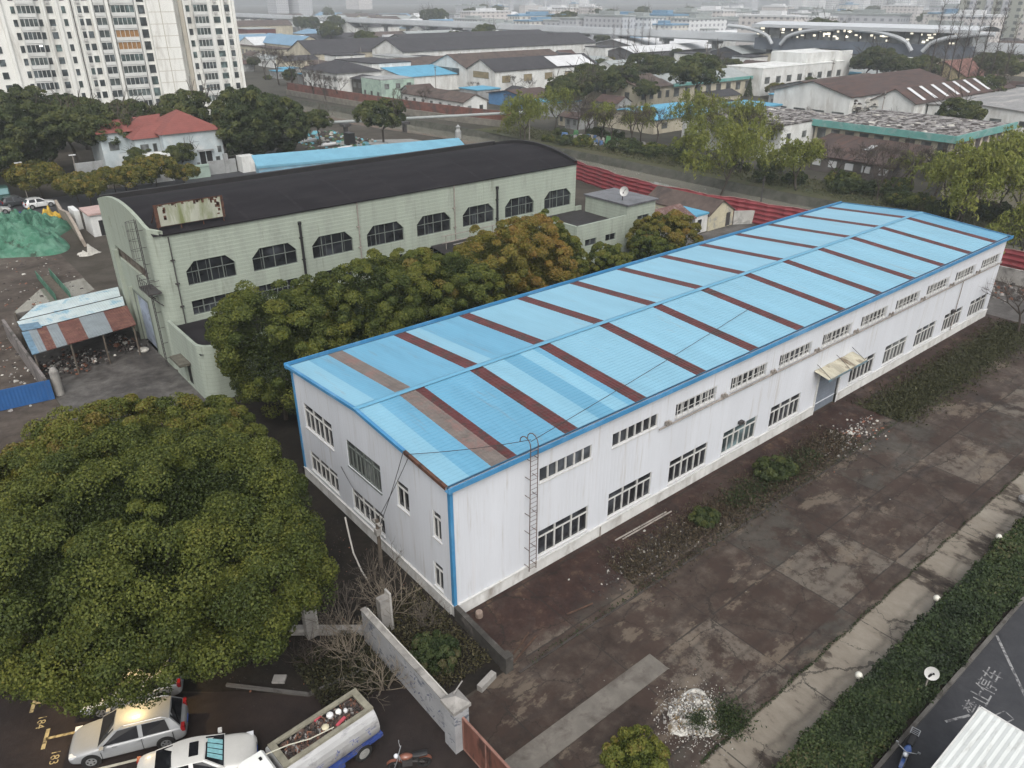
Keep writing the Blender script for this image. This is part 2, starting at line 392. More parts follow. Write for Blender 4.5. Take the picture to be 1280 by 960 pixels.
# ------------------------------------------------------------------ the white warehouse
PLH, EAVE, RIDGE, WL, WW = .78, 8.2, 8.85, 66.0, 17.1
wh = thing('warehouse', 'long white panelled warehouse under a bright blue roof with dark red skylight strips', 'warehouse', (0, 0, 0))
WG = [GLASS]*4+[GLASS_S, GLASS_B, GLASS_M]
PS = Pl((0, 0, 0), (1, 0, 0), (0, -1, 0)); PW = Pl((0, 0, 0), (0, 1, 0), (-1, 0, 0))
lowW = [(5.72+5.54*k, 5.72+5.54*k+3.85, .98, 2.72) for k in range(11) if k != 5]
upW = [(5.72+5.54*k, 5.72+5.54*k+3.9, 5.9, 6.82) for k in range(11)]
DOOR = (34.0, 37.2, .02, 3.5)
mb = MB(); wall(mb, PS, WL, PLH, EAVE, lowW + upW + [(DOOR[0], DOOR[1], PLH, DOOR[3])])
mb.P((WL, 0, PLH), (WL, WW, PLH), (WL, WW, EAVE), (WL, WW/2, RIDGE-.05), (WL, 0, EAVE)); mb.P((0, WW, PLH), (WL, WW, PLH), (WL, WW, EAVE), (0, WW, EAVE))
mb.build('wall', WHITE, wh)
gw = [(12.25, 16.0, 4.35, 6.15), (6.7, 10.5, 4.15, 6.0), (3.85, 5.05, 4.35, 6.05), (.9, 1.65, 4.3, 6.0), (12.25, 16.0, 1.1, 2.62), (6.75, 10.45, 1.1, 2.65), (.95, 1.8, 1.0, 2.65)]
mb = MB(); wall(mb, PW, WW, PLH, EAVE, gw); mb.P((0, 0, EAVE), (0, WW, EAVE), (0, WW/2, RIDGE-.05))
mb.build('gable_wall', WHITE_G, wh)
mb = MB(); 
for a, b in ((-.02, DOOR[0]), (DOOR[1], WL+.02)): mb.box(a, b, -.07, .3, -.2, PLH)
mb.box(-.07, .3, .3, WW+.05, -.2, PLH); mb.box(.3, WL, WW-.2, WW+.05, -.2, PLH); mb.box(WL-.2, WL+.05, .3, WW-.2, -.2, PLH)
mb.build('plinth', PLINTH, wh)
mb = MB()
for a, b in ((-.05, DOOR[0]), (DOOR[1], WL+.05)): mb.box(a, b, -.12, -.003, PLH-.03, PLH+.035)
mb.box(-.12, -.003, -.003, WW, PLH-.03, PLH+.035); mb.build('base_flashing', FRAME, wh)
for h in lowW: window(wh, PS, h, gm=WG[rnd.randrange(len(WG))])
for h in upW: window(wh, PS, h, 6, 1, None, gm=WG[rnd.randrange(len(WG))])
for i, h in enumerate(gw):
    if i == 1: window(wh, PW, h, 4, 2, .74, fm=FRAME_O, gm=GLASS_M, bar=.07)
    elif h[1]-h[0] > 3: window(wh, PW, h)
    else: window(wh, PW, h, 1, 2, .76)
# stepped sheet roof: every course overlaps the next one
strips = [(2.5+5.52*i-(.3 if i else 0), 3.5+5.52*i-(.3 if i else 0)) for i in range(12)]
def roof_slope(mb, ye, seed):
    xs = {0.0-.25, WL+.2}
    seg = []
    rr = random.Random(seed)
    cuts = [(-.25, 0)]
    ed = [-.25]
    for i in range(12):
        x = 2.55+5.5*i
        if i == 0:
            seg += [(-.25, 1.2, 1), (1.2, 2.55, 0), (2.55, 3.6, 4), (3.6, 4.2 if ye == 0 else 3.6, 3)]
            last = 4.2 if ye == 0 else 3.6
        else:
            x0 = x-.55; x1 = x+.42
            seg += [(last, x0, 0), (x0, x1, 3)]; last = x1
    seg += [(last, WL+.2, 0)]
    out = []
    for a, b, m in seg:
        if m == 0 and b-a > 3:
            if a > 6:   # far bays in the paler blue: grazing sky sheen put into the colour
                out.append((a, b, 1 if a > 13 or rr.random() < .4 else 2))
            else: out.append((a, b, 0))
        else: out.append((a, b, m))
    fin = []
    for a, b, m in out:
        if ye == 0 and 8 < a < 9: fin += [(a, a+1.6, 1), (a+1.6, a+2.9, 2), (a+2.9, a+4.0, 1), (a+4.0, b, 2)]
        elif ye != 0 and 8 < a < 9: fin += [(a, a+1.1, 1), (a+1.1, b, 0)]
        else: fin.append((a, b, m))
    n = 30; ym = WW/2; rise = .014
    for a, b, m in fin:
        if b-a < .01: continue
        mb.k = m
        for i in range(n):
            t0, t1 = i/n, (i+1)/n
            y0, y1 = ym+(ye-ym)*t0, ym+(ye-ym)*t1
            z0 = RIDGE+(EAVE+.06-RIDGE)*t0; z1 = RIDGE+(EAVE+.06-RIDGE)*t1
            mb.P((a, y0, z0), (b, y0, z0), (b, y1, z1+rise), (a, y1, z1+rise))
            mb.P((a, y1, z1+rise), (b, y1, z1+rise), (b, y1, z1), (a, y1, z1))
    mb.k = 0
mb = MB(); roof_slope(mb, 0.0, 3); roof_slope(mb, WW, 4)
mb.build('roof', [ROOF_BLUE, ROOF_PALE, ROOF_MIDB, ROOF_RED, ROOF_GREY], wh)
mb = MB(); c = WW/2
for s_ in (-1, 1): mb.P((-.3, c, RIDGE+.09), (WL+.25, c, RIDGE+.09), (WL+.25, c+s_*.21, RIDGE+.05), (-.3, c+s_*.21, RIDGE+.05))
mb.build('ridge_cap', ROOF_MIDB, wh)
mb = MB()
mb.box(-.3, WL+.3, -.36, -.30, EAVE-.12, EAVE+.16); mb.box(-.3, WL+.3, -.30, -.02, EAVE-.12, EAVE-.08)
mb.box(-.3, WL+.3, WW+.30, WW+.36, EAVE-.12, EAVE+.2); mb.box(-.3, WL+.3, WW+.02, WW+.30, EAVE-.12, EAVE-.08)
mb.build('gutter', TRIM_BLUE, wh)
for y in (-.06, WW-.01): mb = MB(); mb.box(-.1, WL+.1, y, y+.06, EAVE+.03, EAVE+.10); mb.build('gutter_strap', TRIM_DK, wh)
def verge(mb, x0, x1, y0, z0, y1, z1, hh=.13):
    mb.P((x0, y0, z0-hh), (x0, y1, z1-hh), (x0, y1, z1+.06), (x0, y0, z0+.06)); mb.P((x0, y0, z0+.06), (x0, y1, z1+.06), (x1, y1, z1+.06), (x1, y0, z0+.06))
yb = 3.6; zb = EAVE+.06+(RIDGE-EAVE-.06)*yb/c
for a_ in ((-.29, -.1, yb, zb+.02, c, RIDGE+.02), (-.29, -.1, WW+.3, EAVE+.05, c, RIDGE+.02), (WL+.28, WL+.1, -.2, EAVE+.05, c, RIDGE+.02), (WL+.28, WL+.1, WW+.3, EAVE+.05, c, RIDGE+.02)):
    mb = MB(); verge(mb, *a_); mb.build('verge_trim', TRIM_BLUE, wh)
mb = MB(); verge(mb, -.27, -.1, -.05, EAVE+.05, yb, zb, .14); o = mb.build('verge_edge', RUST, wh); o['label'] = 'rusted bare stretch of roof edge without blue trim'
mb = MB(); mb.ext([(-.055, -.055), (.13, -.055), (.13, -.004), (-.004, -.004), (-.004, .15), (-.055, .15)], PLH, EAVE-.12); mb.build('corner_trim', TRIM_BLUE, wh)
mb = MB(); mb.box(-.06, -.003, WW-.16, WW+.05, PLH, EAVE-.1); mb.build('corner_trim', TRIM_BLUE, wh)
# goods door, its leaf and the broken awning
pbox_ = MB(); pbox(pbox_, PS, DOOR[0], DOOR[1], .02, DOOR[3], -.16, -.12)
mb = pbox_
for k in range(12): pbox(mb, PS, DOOR[0]+.05, DOOR[1]-.05, .1+k*.28, .1+k*.28+.2, -.12, -.10)
mb.build('shutter_door', mat('door_grey_blue', (.14, .16, .19), .6, .15, 1.2), wh)
for xj in (DOOR[0]-.14, DOOR[1]): mb = MB(); pbox(mb, PS, xj, xj+.14, 0, DOOR[3]+.1, -.1, .1); mb.build('door_jamb', FRAME, wh)
AWN = mat('awning_sheet', (.36, .34, .27), .8, .3, .9, stain=(.13, .10, .07), stretch=(1, .3, 1), stain_scale=1.4, lines=(0, .25, .02, 1))
mb = MB(); mb.grid(lambda u, v: (33.0+5.6*u, -.02-1.25*v, 4.05-.28*v+.03*math.sin(u*23)), 30, 3); mb.build('awning', AWN, wh)
mb = MB(); mb.box(33.0, 38.6, -1.30, -1.25, 3.60, 3.76); mb.build('awning_fascia', mat('fascia_dull', (.10, .16, .19), .7, .3, 1.5, stain=(.16, .14, .11), stain_scale=2), wh)
for x in (33.3, 36, 38.3): mb = MB(); mb.cyl((x, -.02, 4.5), (x, -1.25, 3.80), .02, n=5); mb.build('awning_bracket', IRON, wh)
# the conduit with hooks under the upper windows
mb = MB(); mb.cyl((15.2, -.16, 5.72), (65.6, -.16, 5.72), .055, n=6)
for k in range(2, 11):
    x = 5.72+5.54*k
    mb.tube([(x-.5, -.16, 5.72), (x-.62, -.2, 5.95), (x-.86, -.26, 5.9), (x-.98, -.3, 6.2)], .07, 6)
    mb.tube([(x+3.95, -.1, 5.72), (x+4.1, -.22, 5.78), (x+4.3, -.26, 5.95)], .06, 6); mb.box(x-1.0, x-.78, -.3, -.02, 5.82, 6.0)
mb.build('conduit', PIPE, wh)
for k in range(2, 11):
    x = 5.72+5.54*k; mb = MB()
    for i in range(8): mb.box(x+.05+i*.54, x+.08+i*.54, -.1, -.07, 5.84, 6.86)
    for zz in (5.84, 6.35, 6.84): mb.box(x, x+3.95, -.1, -.072, zz, zz+.03)
    mb.build('window_grille', FRAME, wh)
for x in (10.6, 57.4): mb = MB(); mb.cyl((x, -.12, .05 if x < 20 else .8), (x, -.12, .75 if x < 20 else 5.6), .04, n=6); mb.build('drain_pipe', PIPE, wh)
# roof ladder
mb = MB()
for x in (4.72, 5.22):
    mb.tube([(x, -.42, .75), (x, -.42, 8.7)] + [(x, -.42+.42*(1-math.cos(a)), 8.7+.45*math.sin(a)) for a in (R(30), R(60), R(90), R(120), R(150), R(180))], .028, 6)
    for k in range(7): mb.cyl((x, -.42, 1+k*1.15), (x, -.01, 1+k*1.15), .02, n=5)
for k in range(27): mb.cyl((4.72, -.42, .9+k*.29), (5.22, -.42, .9+k*.29), .014, n=5)
mb.build('roof_ladder', mat('ladder_brown', (.10, .072, .06), .7, .3, 3), wh)
for x, z in ((23.8, 2.9), (56.6, 2.8)): mb = MB(); mb.box(x, x+.4, -.28, -.02, z, z+.22); mb.cyl((x+.2, -.28, z+.1), (x+.05, -.5, z+.2), .06, n=6); mb.build('wall_lamp', IRON, wh)
# ------------------------------------------------------------------ the green barrel-roofed hall
GREEN = mat('green_tile_wall', (.272, .308, .262), .75, .08, .35, stain2=((.15, .16, .13), 1.3, .58, .74, (1.4, 1.4, .12)), stain=(.215, .24, .208), stretch=(1, 1, .22), stain_scale=.8, stain_at=(.48, .74), lines=(2, .34, .010, 3, .34, .14))
GREEN2 = mat('green_front_wall', (.255, .288, .242), .8, .10, .35, stain2=((.13, .14, .115), 1.3, .57, .72, (1.4, 1.4, .12)), stain=(.205, .23, .185), stretch=(1, 1, .18), stain_scale=.7, stain_at=(.45, .72), lines=(2, .34, .006, 3, .1, .1))
GX0, GX1, GY0, GY1, GE = -1.3, 45.6, 38.9, 54.0, 11.85
BITU2 = mat('bitumen_lap', (.020, .0185, .021), .9, .3, 1.5, spec=.1)
gh = thing('factory_hall', 'long pale green hall with a black barrel roof and chamfered windows', 'factory hall', (GX0, GY0, 0))
def barrel(y, up=0): return GE + up + 1.15*(1-((y-(GY0+GY1)/2)/((GY1-GY0)/2))**2)
PG = Pl((0, GY0, 0), (1, 0, 0), (0, -1, 0)); PF = Pl((GX0, 0, 0), (0, 1, 0), (-1, 0, 0))
upG = []; loG = []
for k in range(8):
    x = 1.0+5.68*k; upG.append((x, x+4.15, 7.28, 9.3)); loG.append((x-.05, x+3.9, 4.65, 5.95))
hol = [(a-GX0*0, b, c_, d) for a, b, c_, d in upG+loG]
mb = MB()
P2 = Pl((-.3, GY0, 0), (1, 0, 0), (0, -1, 0))
wall(mb, P2, GX1+.3, 0, GE, [(a+.3, b+.3, c_, d) for a, b, c_, d in upG+loG], .25)
for a, b, c_, d in upG:       # chamfered upper corners
    q = .75
    mb.P((a, GY0+.002, d), (a+q, GY0+.002, d), (a, GY0+.002, d-q)); mb.P((b, GY0+.002, d), (b, GY0+.002, d-q), (b-q, GY0+.002, d))
    mb.P((a+q, GY0, d), (a, GY0, d-q), (a, GY0+.25, d-q), (a+q, GY0+.25, d)); mb.P((b-q, GY0, d), (b, GY0, d-q), (b, GY0+.25, d-q), (b-q, GY0+.25, d))
n = 8; arc = [(GX0+1-math.cos(t_)*1.0, GY0+1-math.sin(t_)*1.0) for t_ in [math.pi/2*i/n for i in range(n+1)]]
for (xa, ya), (xb, yb_) in zip(arc[:-1], arc[1:]): mb.P((xa, ya, 0), (xb, yb_, 0), (xb, yb_, GE), (xa, ya, GE))
mb.P((GX1, GY0, 0), (GX1, GY1, 0), (GX1, GY1, GE), (GX1, GY0, GE)); mb.P((GX0, GY1, 0), (GX1, GY1, 0), (GX1, GY1, GE), (GX0, GY1, GE))
mb.P(*([(GX1, GY0, GE)] + [(GX1, GY0+(GY1-GY0)*i/16, barrel(GY0+(GY1-GY0)*i/16)-.05) for i in range(17)] + [(GX1, GY1, GE)]))
mb.build('side_wall', GREEN, gh)
SD = (44.0, 48.1, 0, 4.85); STRIP = (42.0, 51.4, 7.35, 8.4); SL = [(46.4, 46.75, 10.2, 11.2), (50.9, 51.25, 10.1, 11.1)]
mb = MB(); PF0 = Pl((GX0, GY0+1, 0), (0, 1, 0), (-1, 0, 0)); o_ = GY0+1
wall(mb, PF0, GY1-o_, 0, GE-.1, [(a-o_, b-o_, c_, d) for a, b, c_, d in [SD, STRIP]+SL], .3)
ys = [o_-1+.02+(GY1-o_+1)*i/24 for i in range(25)]
top = [(max(GX0, GX0+1-math.sqrt(max(0, 1-(max(0, o_-y))**2))), y, barrel(y, .35)) for y in ys]
base_ = [(p[0], p[1], GE-.1) for p in top]
for i in range(24): mb.P(base_[i], base_[i+1], top[i+1], top[i]); mb.P(top[i], top[i+1], (top[i+1][0]+.3, top[i+1][1], top[i+1][2]), (top[i][0]+.3, top[i][1], top[i][2])); mb.P(*[(p[0]+.3, p[1], p[2]) for p in (base_[i], base_[i+1], top[i+1], top[i])])
mb.build('front_wall', GREEN2, gh)
for q in ((GX0-.35, 50.7, 51.15, 8.1), (GX0-.3, 48.3, 48.6, 5.2)): mb = MB(); mb.box(q[0], GX0-.002, q[1], q[2], 0, q[3]); mb.build('pier', GREEN2, gh)
mb = MB(); mb.grid(lambda u, v: (GX0+.3+(GX1-GX0-.3)*u, GY0-.12+(GY1-GY0+.24)*v, barrel(GY0+(GY1-GY0)*v)), 12, 20)
mb.build('roof', BITUMEN, gh, smooth=True)
for i in range(9):
    mb = MB(); x = GX0+3+5.0*i; mb.grid(lambda u, v: (x+.05+.32*u, GY0-.10+(GY1-GY0+.1)*v, barrel(GY0+(GY1-GY0)*v)+.012), 1, 20); mb.build('roof_seam', BITU2, gh)
mb = MB()
for xx in (GX1-.25,):
    for i in range(20):
        y0, y1 = GY0+(GY1-GY0)*i/20, GY0+(GY1-GY0)*(i+1)/20
        for dz0, dz1, x0, x1 in ((0, .35, xx, xx), (0, .35, xx+.35, xx+.35)):
            mb.P((x0, y0, barrel(y0)+dz0), (x0, y1, barrel(y1)+dz0), (x1, y1, barrel(y1)+dz1), (x1, y0, barrel(y0)+dz1))
        mb.P((xx, y0, barrel(y0)+.35), (xx, y1, barrel(y1)+.35), (xx+.35, y1, barrel(y1)+.35), (xx+.35, y0, barrel(y0)+.35))
mb.box(GX0+.3, GX1+.1, GY1-.1, GY1+.3, GE-.3, GE+.6)
mb.build('parapet', mat('black_coping', (.018, .017, .018), .6, .2, 1), gh)
mb = MB(); mb.box(GX0+1, GX1+.05, GY0-.16, GY0+.1, GE-.05, GE+.06); mb.build('eave_edge', BITUMEN, gh)
def chamf_window(pl, h):
    a0, a1, b0, b1 = h; f = MB(); g = MB(); d0 = -.24
    for i in range(5):
        x = a0+(a1-a0)*i/4; t = b1-(.7 if i in (0, 4) else 0); pbox(f, pl, x-.035, x+.035, b0, t, d0+.02, d0+.08)
    for zz in (b0+.03, b0+(b1-b0)*.55, b1-.04): pbox(f, pl, a0+(.7 if zz > b1-.2 else 0), a1-(.7 if zz > b1-.2 else 0), zz-.03, zz+.03, d0+.02, d0+.07)
    for i in range(12):
        if rnd.random() < .25:
            x = a0+.2+(a1-a0-.4)*i/12; pbox(f, pl, x-.012, x+.012, b0, b0+(b1-b0)*rnd.choice((.55, .55, .95)), d0+.02, d0+.05)
    fo = f.build('window', FRAME_O, gh)
    g.P(*[pl.at(*p, d0+.01) for p in ((a0, b0), (a1, b0), (a1, b1-.74), (a1-.74, b1), (a0+.74, b1), (a0, b1-.74))])
    go = g.build('pane', GLASS, None, origin=ORG[gh]); go.location = (0, 0, 0); go.parent = fo
for h in upG: chamf_window(PG, h)
for h in loG: window(gh, PG, h, 4, 2, .5, .24, FRAME_O, GLASS, .05, sill=False)
LOUV = mat('rusty_louvre', (.10, .085, .07), .85, .4, 1.2, stain=(.05, .03, .022), stain_scale=1.5, lines=(2, .14, .03, 1))
mb = MB(); pbox(mb, PF, STRIP[0], STRIP[1], STRIP[2], STRIP[3], -.26, -.2); mb.build('louvre_strip', LOUV, gh)
for s_ in SL: mb = MB(); pbox(mb, PF, *s_, -.26, -.2); mb.build('slit_vent', BLACK, gh)
mb = MB(); pbox(mb, PF, SD[0], SD[1], .02, SD[3], -.28, -.2); mb.build('roller_door', mat('door_pale_blue', (.27, .32, .40), .6, .1, .8, stain=(.18, .20, .24), stain_scale=1, lines=(2, .2, .01, 1)), gh)
mb = MB(); pbox(mb, PF, SD[0]-.2, SD[0], 0, SD[3]+.2, .002, .06); pbox(mb, PF, SD[1], SD[1]+.2, 0, SD[3]+.2, .002, .06); pbox(mb, PF, SD[0], SD[1], SD[3], SD[3]+.2, .002, .06); mb.build('door_frame', mat('frame_green_dirty', (.12, .14, .12), .8, .25, 2), gh)
for x, z0, z1, r_, m in ((11.35, 3, 10.75, .12, BLACK), (33.9, 3, 10.7, .12, BLACK), (17.2, 3, 11.8, .06, PIPE), (28.3, 3, 11.8, .06, PIPE), (1.0-.9, 3.2, 11.7, .05, IRON)):
    mb = MB(); mb.cyl((x, GY0-.16, z0), (x, GY0-.16, z1), r_, n=8)
    if r_ > .1: mb.cyl((x, GY0-.16, z1), (x, GY0-.16, z1+.25), .17, .17, 8)
    for k in range(4): mb.box(x-.16, x+.16, GY0-.2, GY0-.002, z0+.5+k*2, z0+.58+k*2)
    mb.build('downpipe', m, gh)
mb = MB(); mb.box(-2.35, GX0-.002, 38.6, 41.2, 7.25, 7.38)
for y in (38.65, 39.3, 39.9, 40.5, 41.15): mb.cyl((-2.3, y, 7.38), (-2.3, y, 8.35), .03, n=5)
for zz in (7.9, 8.35): mb.cyl((-2.3, 38.65, zz), (-2.3, 41.15, zz), .025, n=5); mb.cyl((-2.3, 38.65, zz), (GX0, 38.65, zz), .025, n=5); mb.cyl((-2.3, 41.15, zz), (GX0, 41.15, zz), .025, n=5)
for y in (38.9, 40.9): mb.cyl((-2.3, y, 7.2), (GX0, y, 6.1), .05, n=5)
mb.build('platform', IRON, gh)
mb = MB()
for y in (39.95, 40.4): mb.cyl((-1.75, y, .3), (-1.75, y, 13.1), .035, n=5)
for k in range(42): mb.cyl((-1.75, 39.95, .5+.3*k), (-1.75, 40.4, .5+.3*k), .018, n=4)
for k in range(9): mb.cyl((-1.75, 40.15, 1+1.4*k), (GX0, 40.15, 1+1.4*k), .025, n=4)
for zz in (9.9, 10.7, 11.5, 12.3, 13.0): mb.tube([(-1.75-.75*math.sin(a), 40.17-.36*math.cos(a), zz) for a in [math.pi*i/8 for i in range(9)]], .02, 4)
for a in [math.pi*i/6 for i in range(1, 6)]: mb.cyl((-1.75-.75*math.sin(a), 40.17-.36*math.cos(a), 9.9), (-1.75-.75*math.sin(a), 40.17-.36*math.cos(a), 13.0), .015, n=4)
mb.build('ladder', IRON, gh)
# annex along the tree side: low part, dark-roofed middle, two-storey end
ax = mb = MB()
def prism_wall(mb, poly, z0, z1, th=.25):
    mb.ext(poly, z0, z1, cap=False)
    for a, b in zip(poly, poly[1:]+poly[:1]): pass
AY = 31.4
arc2 = [(GX0+1.2-math.cos(t_)*1.2, AY+1.2-math.sin(t_)*1.2) for t_ in [math.pi/2*i/8 for i in range(9)]]
PA = Pl((GX0, 32.6, 0), (0, 1, 0), (-1, 0, 0))
mb = MB(); wall(mb, PA, 6.3, 0, 4.75, [(2.2, 3.9, .02, 2.15)], .25)
for (xa, ya), (xb, yb_) in zip(arc2[:-1], arc2[1:]): mb.P((xa, ya, 0), (xb, yb_, 0), (xb, yb_, 4.75), (xa, ya, 4.75))
PB = Pl((-.1, AY, 0), (1, 0, 0), (0, -1, 0)); wins_a = [(3+4.5*k, 4.6+4.5*k, 1.2, 2.7) for k in range(5)]
wall(mb, PB, 25.1, 0, 4.75, wins_a, .25)
inn = [(GX0+.25, GY0-.002)] + [(p[0]+.25*(1 if i < 8 else 0), p[1]+.25) for i, p in enumerate(arc2)] + [(25, AY+.25)]
out = [(GX0, GY0-.002)] + arc2 + [(25, AY)]
for i in range(len(inn)-1):
    mb.P((*out[i], 4.75), (*out[i+1], 4.75), (*inn[i+1], 4.75), (*inn[i], 4.75)); mb.P((*inn[i], 4.0), (*inn[i+1], 4.0), (*inn[i+1], 4.75), (*inn[i], 4.75))
mb.build('annex_wall', GREEN, gh)
mb = MB(); mb.P((GX0+.1, GY0, 4.15), (GX0+.1, AY+.3, 4.1), (25, AY+.2, 4.1), (25, GY0, 4.15)); mb.build('annex_roof', BITUMEN, gh)
mb = MB(); pbox(mb, PA, 1.9, 4.3, 2.3, 2.5, -.05, .9); mb.build('door_canopy', mat('mossy_slab', (.085, .08, .065), .95, .35, 2), gh)
mb = MB(); pbox(mb, PA, 2.25, 3.85, .03, 2.13, -.24, -.2); mb.build('annex_door', BLACK, gh)
for h in wins_a: window(gh, PB, h, 2, 1, .7, .2, FRAME_O, sill=False)
mb = MB(); mb.box(25, 38.7, AY, AY+.25, 0, 5.4); mb.box(25, 25.2, AY+.25, GY0, 4, 5.4)
mb.P((25.2, AY+.25, 5.3), (38.7, AY+.25, 5.3), (38.7, GY0-.01, 6.1), (25.2, GY0-.01, 6.1)); mb.build('annex_middle', mat('black_felt', (.022, .02, .021), .7, .4, 1.5), gh)
PE = Pl((38.7, AY, 0), (1, 0, 0), (0, -1, 0)); we = [(1.3, 3.0, 4.9, 5.65), (4.4, 6.0, 4.9, 5.65), (1.3, 3.0, 1.2, 2.6), (4.6, 6.2, 1.2, 2.6), (9.4, 11.3, 5.6, 7.0)]
mb = MB(); wall(mb, PE, 7.6, 0, 7.3, we[:4], .2)
PE2 = Pl((46.3, AY-.02, 0), (1, 0, 0), (0, -1, 0)); wall(mb, PE2, 4.7, 0, 8.3, [(1.8, 3.7, 5.4, 6.9)], .2)
mb.box(38.7, 38.95, AY+.003, GY0-.2, 0, 7.3); mb.P((38.95, AY+.25, 7.3), (38.7, AY, 7.3), (46.3, AY, 7.3), (46.3, AY+.25, 7.3)); mb.P((38.95, AY+.25, 6.4), (46.3, AY+.25, 6.4), (46.3, AY+.25, 7.3), (38.95, AY+.25, 7.3))
mb.box(46.3, 46.5, AY+.0, 37.9, 6, 8.3); mb.box(50.8, 51, AY, 37.9, 0, 8.3); mb.box(46.5, 50.8, 37.7, 37.9, 0, 8.3); mb.box(45.62, 46.5, GY0-.2, GY0, 0, 7.0)
mb.build('annex_end_wall', GREEN, gh)
mb = MB(); mb.P((38.95, AY+.25, 6.4), (46.3, AY+.25, 6.4), (46.3, GY0, 6.5), (38.95, GY0, 6.5)); mb.build('annex_end_roof', mat('black_felt_end', (.022, .02, .021), .7, .4, 1.5), gh)
mb = MB(); mb.box(46.15, 51.25, AY-.25, 38.1, 8.3, 8.48); mb.build('end_roof_slab', mat('wet_roof_slab', (.10, .10, .11), .35, .4, .5, stain=(.05, .05, .055), stain_scale=.5), gh)
for h in we[:4]: window(gh, PE, h, 2, 1, None, .2, FRAME_O, sill=False)
window(gh, PE2, (1.8, 3.7, 5.4, 6.9), 2, 2, .7, .2, FRAME_O)
# things on the green hall
mb = MB(); BBM = mat('flaking_board', (.30, .31, .26), .8, .2, .6, stain=(.15, .17, .08), stretch=(1, 1, .25), stain_scale=.8, stain_at=(.5, .66))
bb = thing('billboard', 'flaking pale roof billboard with rust-eaten ends at the green hall front corner', 'billboard', (-.4, 39.4, 12))
mb.box(-.2, 5.0, 39.3, 39.36, 12.45, 14.15); mb.build('panel', BBM, bb)
mb = MB(); r2 = random.Random(3)
mb.box(-.42, 5.15, 39.285, 39.297, 14.12, 14.2)
for x0, x1 in ((-.42, -.12), (4.93, 5.15)): mb.box(x0, x1, 39.28, 39.295, 12.4, 14.2)
for i in range(34):
    x = r2.uniform(-.2, 4.8); l = r2.uniform(.06, .5)*r2.random(); mb.box(x, x+r2.uniform(.05, .2), 39.283, 39.297, 14.16-l, 14.17)
for i in range(12):
    x = r2.choice((r2.uniform(.1, .4), r2.uniform(4.5, 4.75))); z = r2.uniform(12.5, 13.9); mb.box(x-.1, x+.1, 39.283, 39.297, z, z+r2.uniform(.1, .4))
mb.build('rust_crust', RUST, bb)
mb = MB()
for x in (-.3, 1.5, 3.3, 5.0): mb.cyl((x, 39.42, 12), (x, 39.42, 14.15), .05, n=5); mb.cyl((x, 39.42, 13.9), (x, 41.2, 12.3), .04, n=5)
mb.box(-.42, 5.15, 39.37, 39.45, 12.38, 12.46); mb.build('frame', RUST, bb)
sd = thing('satellite_dish', 'white satellite dish on the flat roof corner of the green annex', 'satellite dish', (47.4, 33.2, 8.48))
mb = MB()
def dish(mb, c, n_, r, dep=.2):
    n_ = Vector(n_).normalized(); a = n_.orthogonal().normalized(); b = n_.cross(a); c = Vector(c); N = 20; rings = [0, .35, .7, 1]
    k = len(mb.v)
    for q in rings:
        for i in range(N):
            t = 2*math.pi*i/N; mb.v.append(tuple(c+(a*math.cos(t)+b*math.sin(t))*r*q - n_*dep*(1-q*q)))
    for j in range(3):
        for i in range(N):
            i2 = (i+1) % N; mb.f.append((k+j*N+i, k+j*N+i2, k+(j+1)*N+i2, k+(j+1)*N+i)); mb.m.append(mb.k)
DISH = mat('dish_white', (.42, .42, .41), .4, .06, 2)
dish(mb, (47.4, 33.0, 9.5), (-.85, -.2, .25), .55); mb.build('reflector', DISH, sd, smooth=True)
mb = MB(); mb.cyl((47.4, 33.2, 8.48), (47.45, 33.15, 9.4), .05); mb.cyl((47.42, 33.1, 9.4), (47.0, 32.4, 9.9), .02, n=5); mb.build('mast', IRON, sd)
rp = thing('pipe_rack', 'rusty pipe railing lying along the black felt roof of the green annex', 'pipe rack', (27, 35, 5.4))
mb = MB()
for y, z in ((35.2, 6.35), (37.2, 6.7)):
    mb.cyl((25.5, y, z), (38.2, y, z), .07, n=6); mb.cyl((25.5, y, z+.7), (38.2, y, z+.7), .05, n=6)
    for x in range(26, 39, 3): mb.cyl((x, y, z-.7), (x, y, z+.7), .05, n=5)
mb.build('rail', PIPE, rp)
mb = MB(); mb.box(30.5, 33, 36.2, 37.2, 6.0, 6.5); mb.build('duct', RUST, rp); mb = MB(); mb.cyl((35, 36.2, 5.7), (36.8, 36.2, 5.9), .35, n=10); mb.build('duct', RUST, rp)
mb = MB(); mb.lathe((36.6, 33.2, 5.5), [(0, 1.3), (.5, 1.22), (.72, .95), (.72, .1), (.72, 0)], 16); wt_ = mb.build('water_tank', DISH, smooth=True); tag(wt_, 'white round water tank half hidden by the yellowing tree', 'water tank')
# ------------------------------------------------------------------ vegetation
def leaf_mat(name, stops, transl=.18, rough=.65):
    t = NT(name); a = t.n('ShaderNodeAttribute'); a.attribute_name = 'tint'
    c = t.ramp(a.outputs['Fac'], stops)
    t.done(c, rough, .25)
    tr = t.n('ShaderNodeBsdfTranslucent'); t.put(tr.inputs['Color'], c)
    m = t.n('ShaderNodeMixShader'); m.inputs[0].default_value = transl
    t.t.links.new(t.b.outputs[0], m.inputs[1]); t.t.links.new(tr.outputs[0], m.inputs[2]); t.t.links.new(m.outputs[0], t.out.inputs[0])
    return t.mat
L_CAM = leaf_mat('camphor_leaf', [(0, (.013, .022, .006)), (.40, (.042, .058, .012)), (.70, (.090, .103, .018)), (.92, (.120, .120, .022)), (1, (.128, .100, .024))])
L_CAMY = leaf_mat('camphor_leaf_yellowing', [(0, (.024, .032, .008)), (.4, (.068, .075, .014)), (.7, (.132, .114, .021)), (1, (.18, .112, .027))])
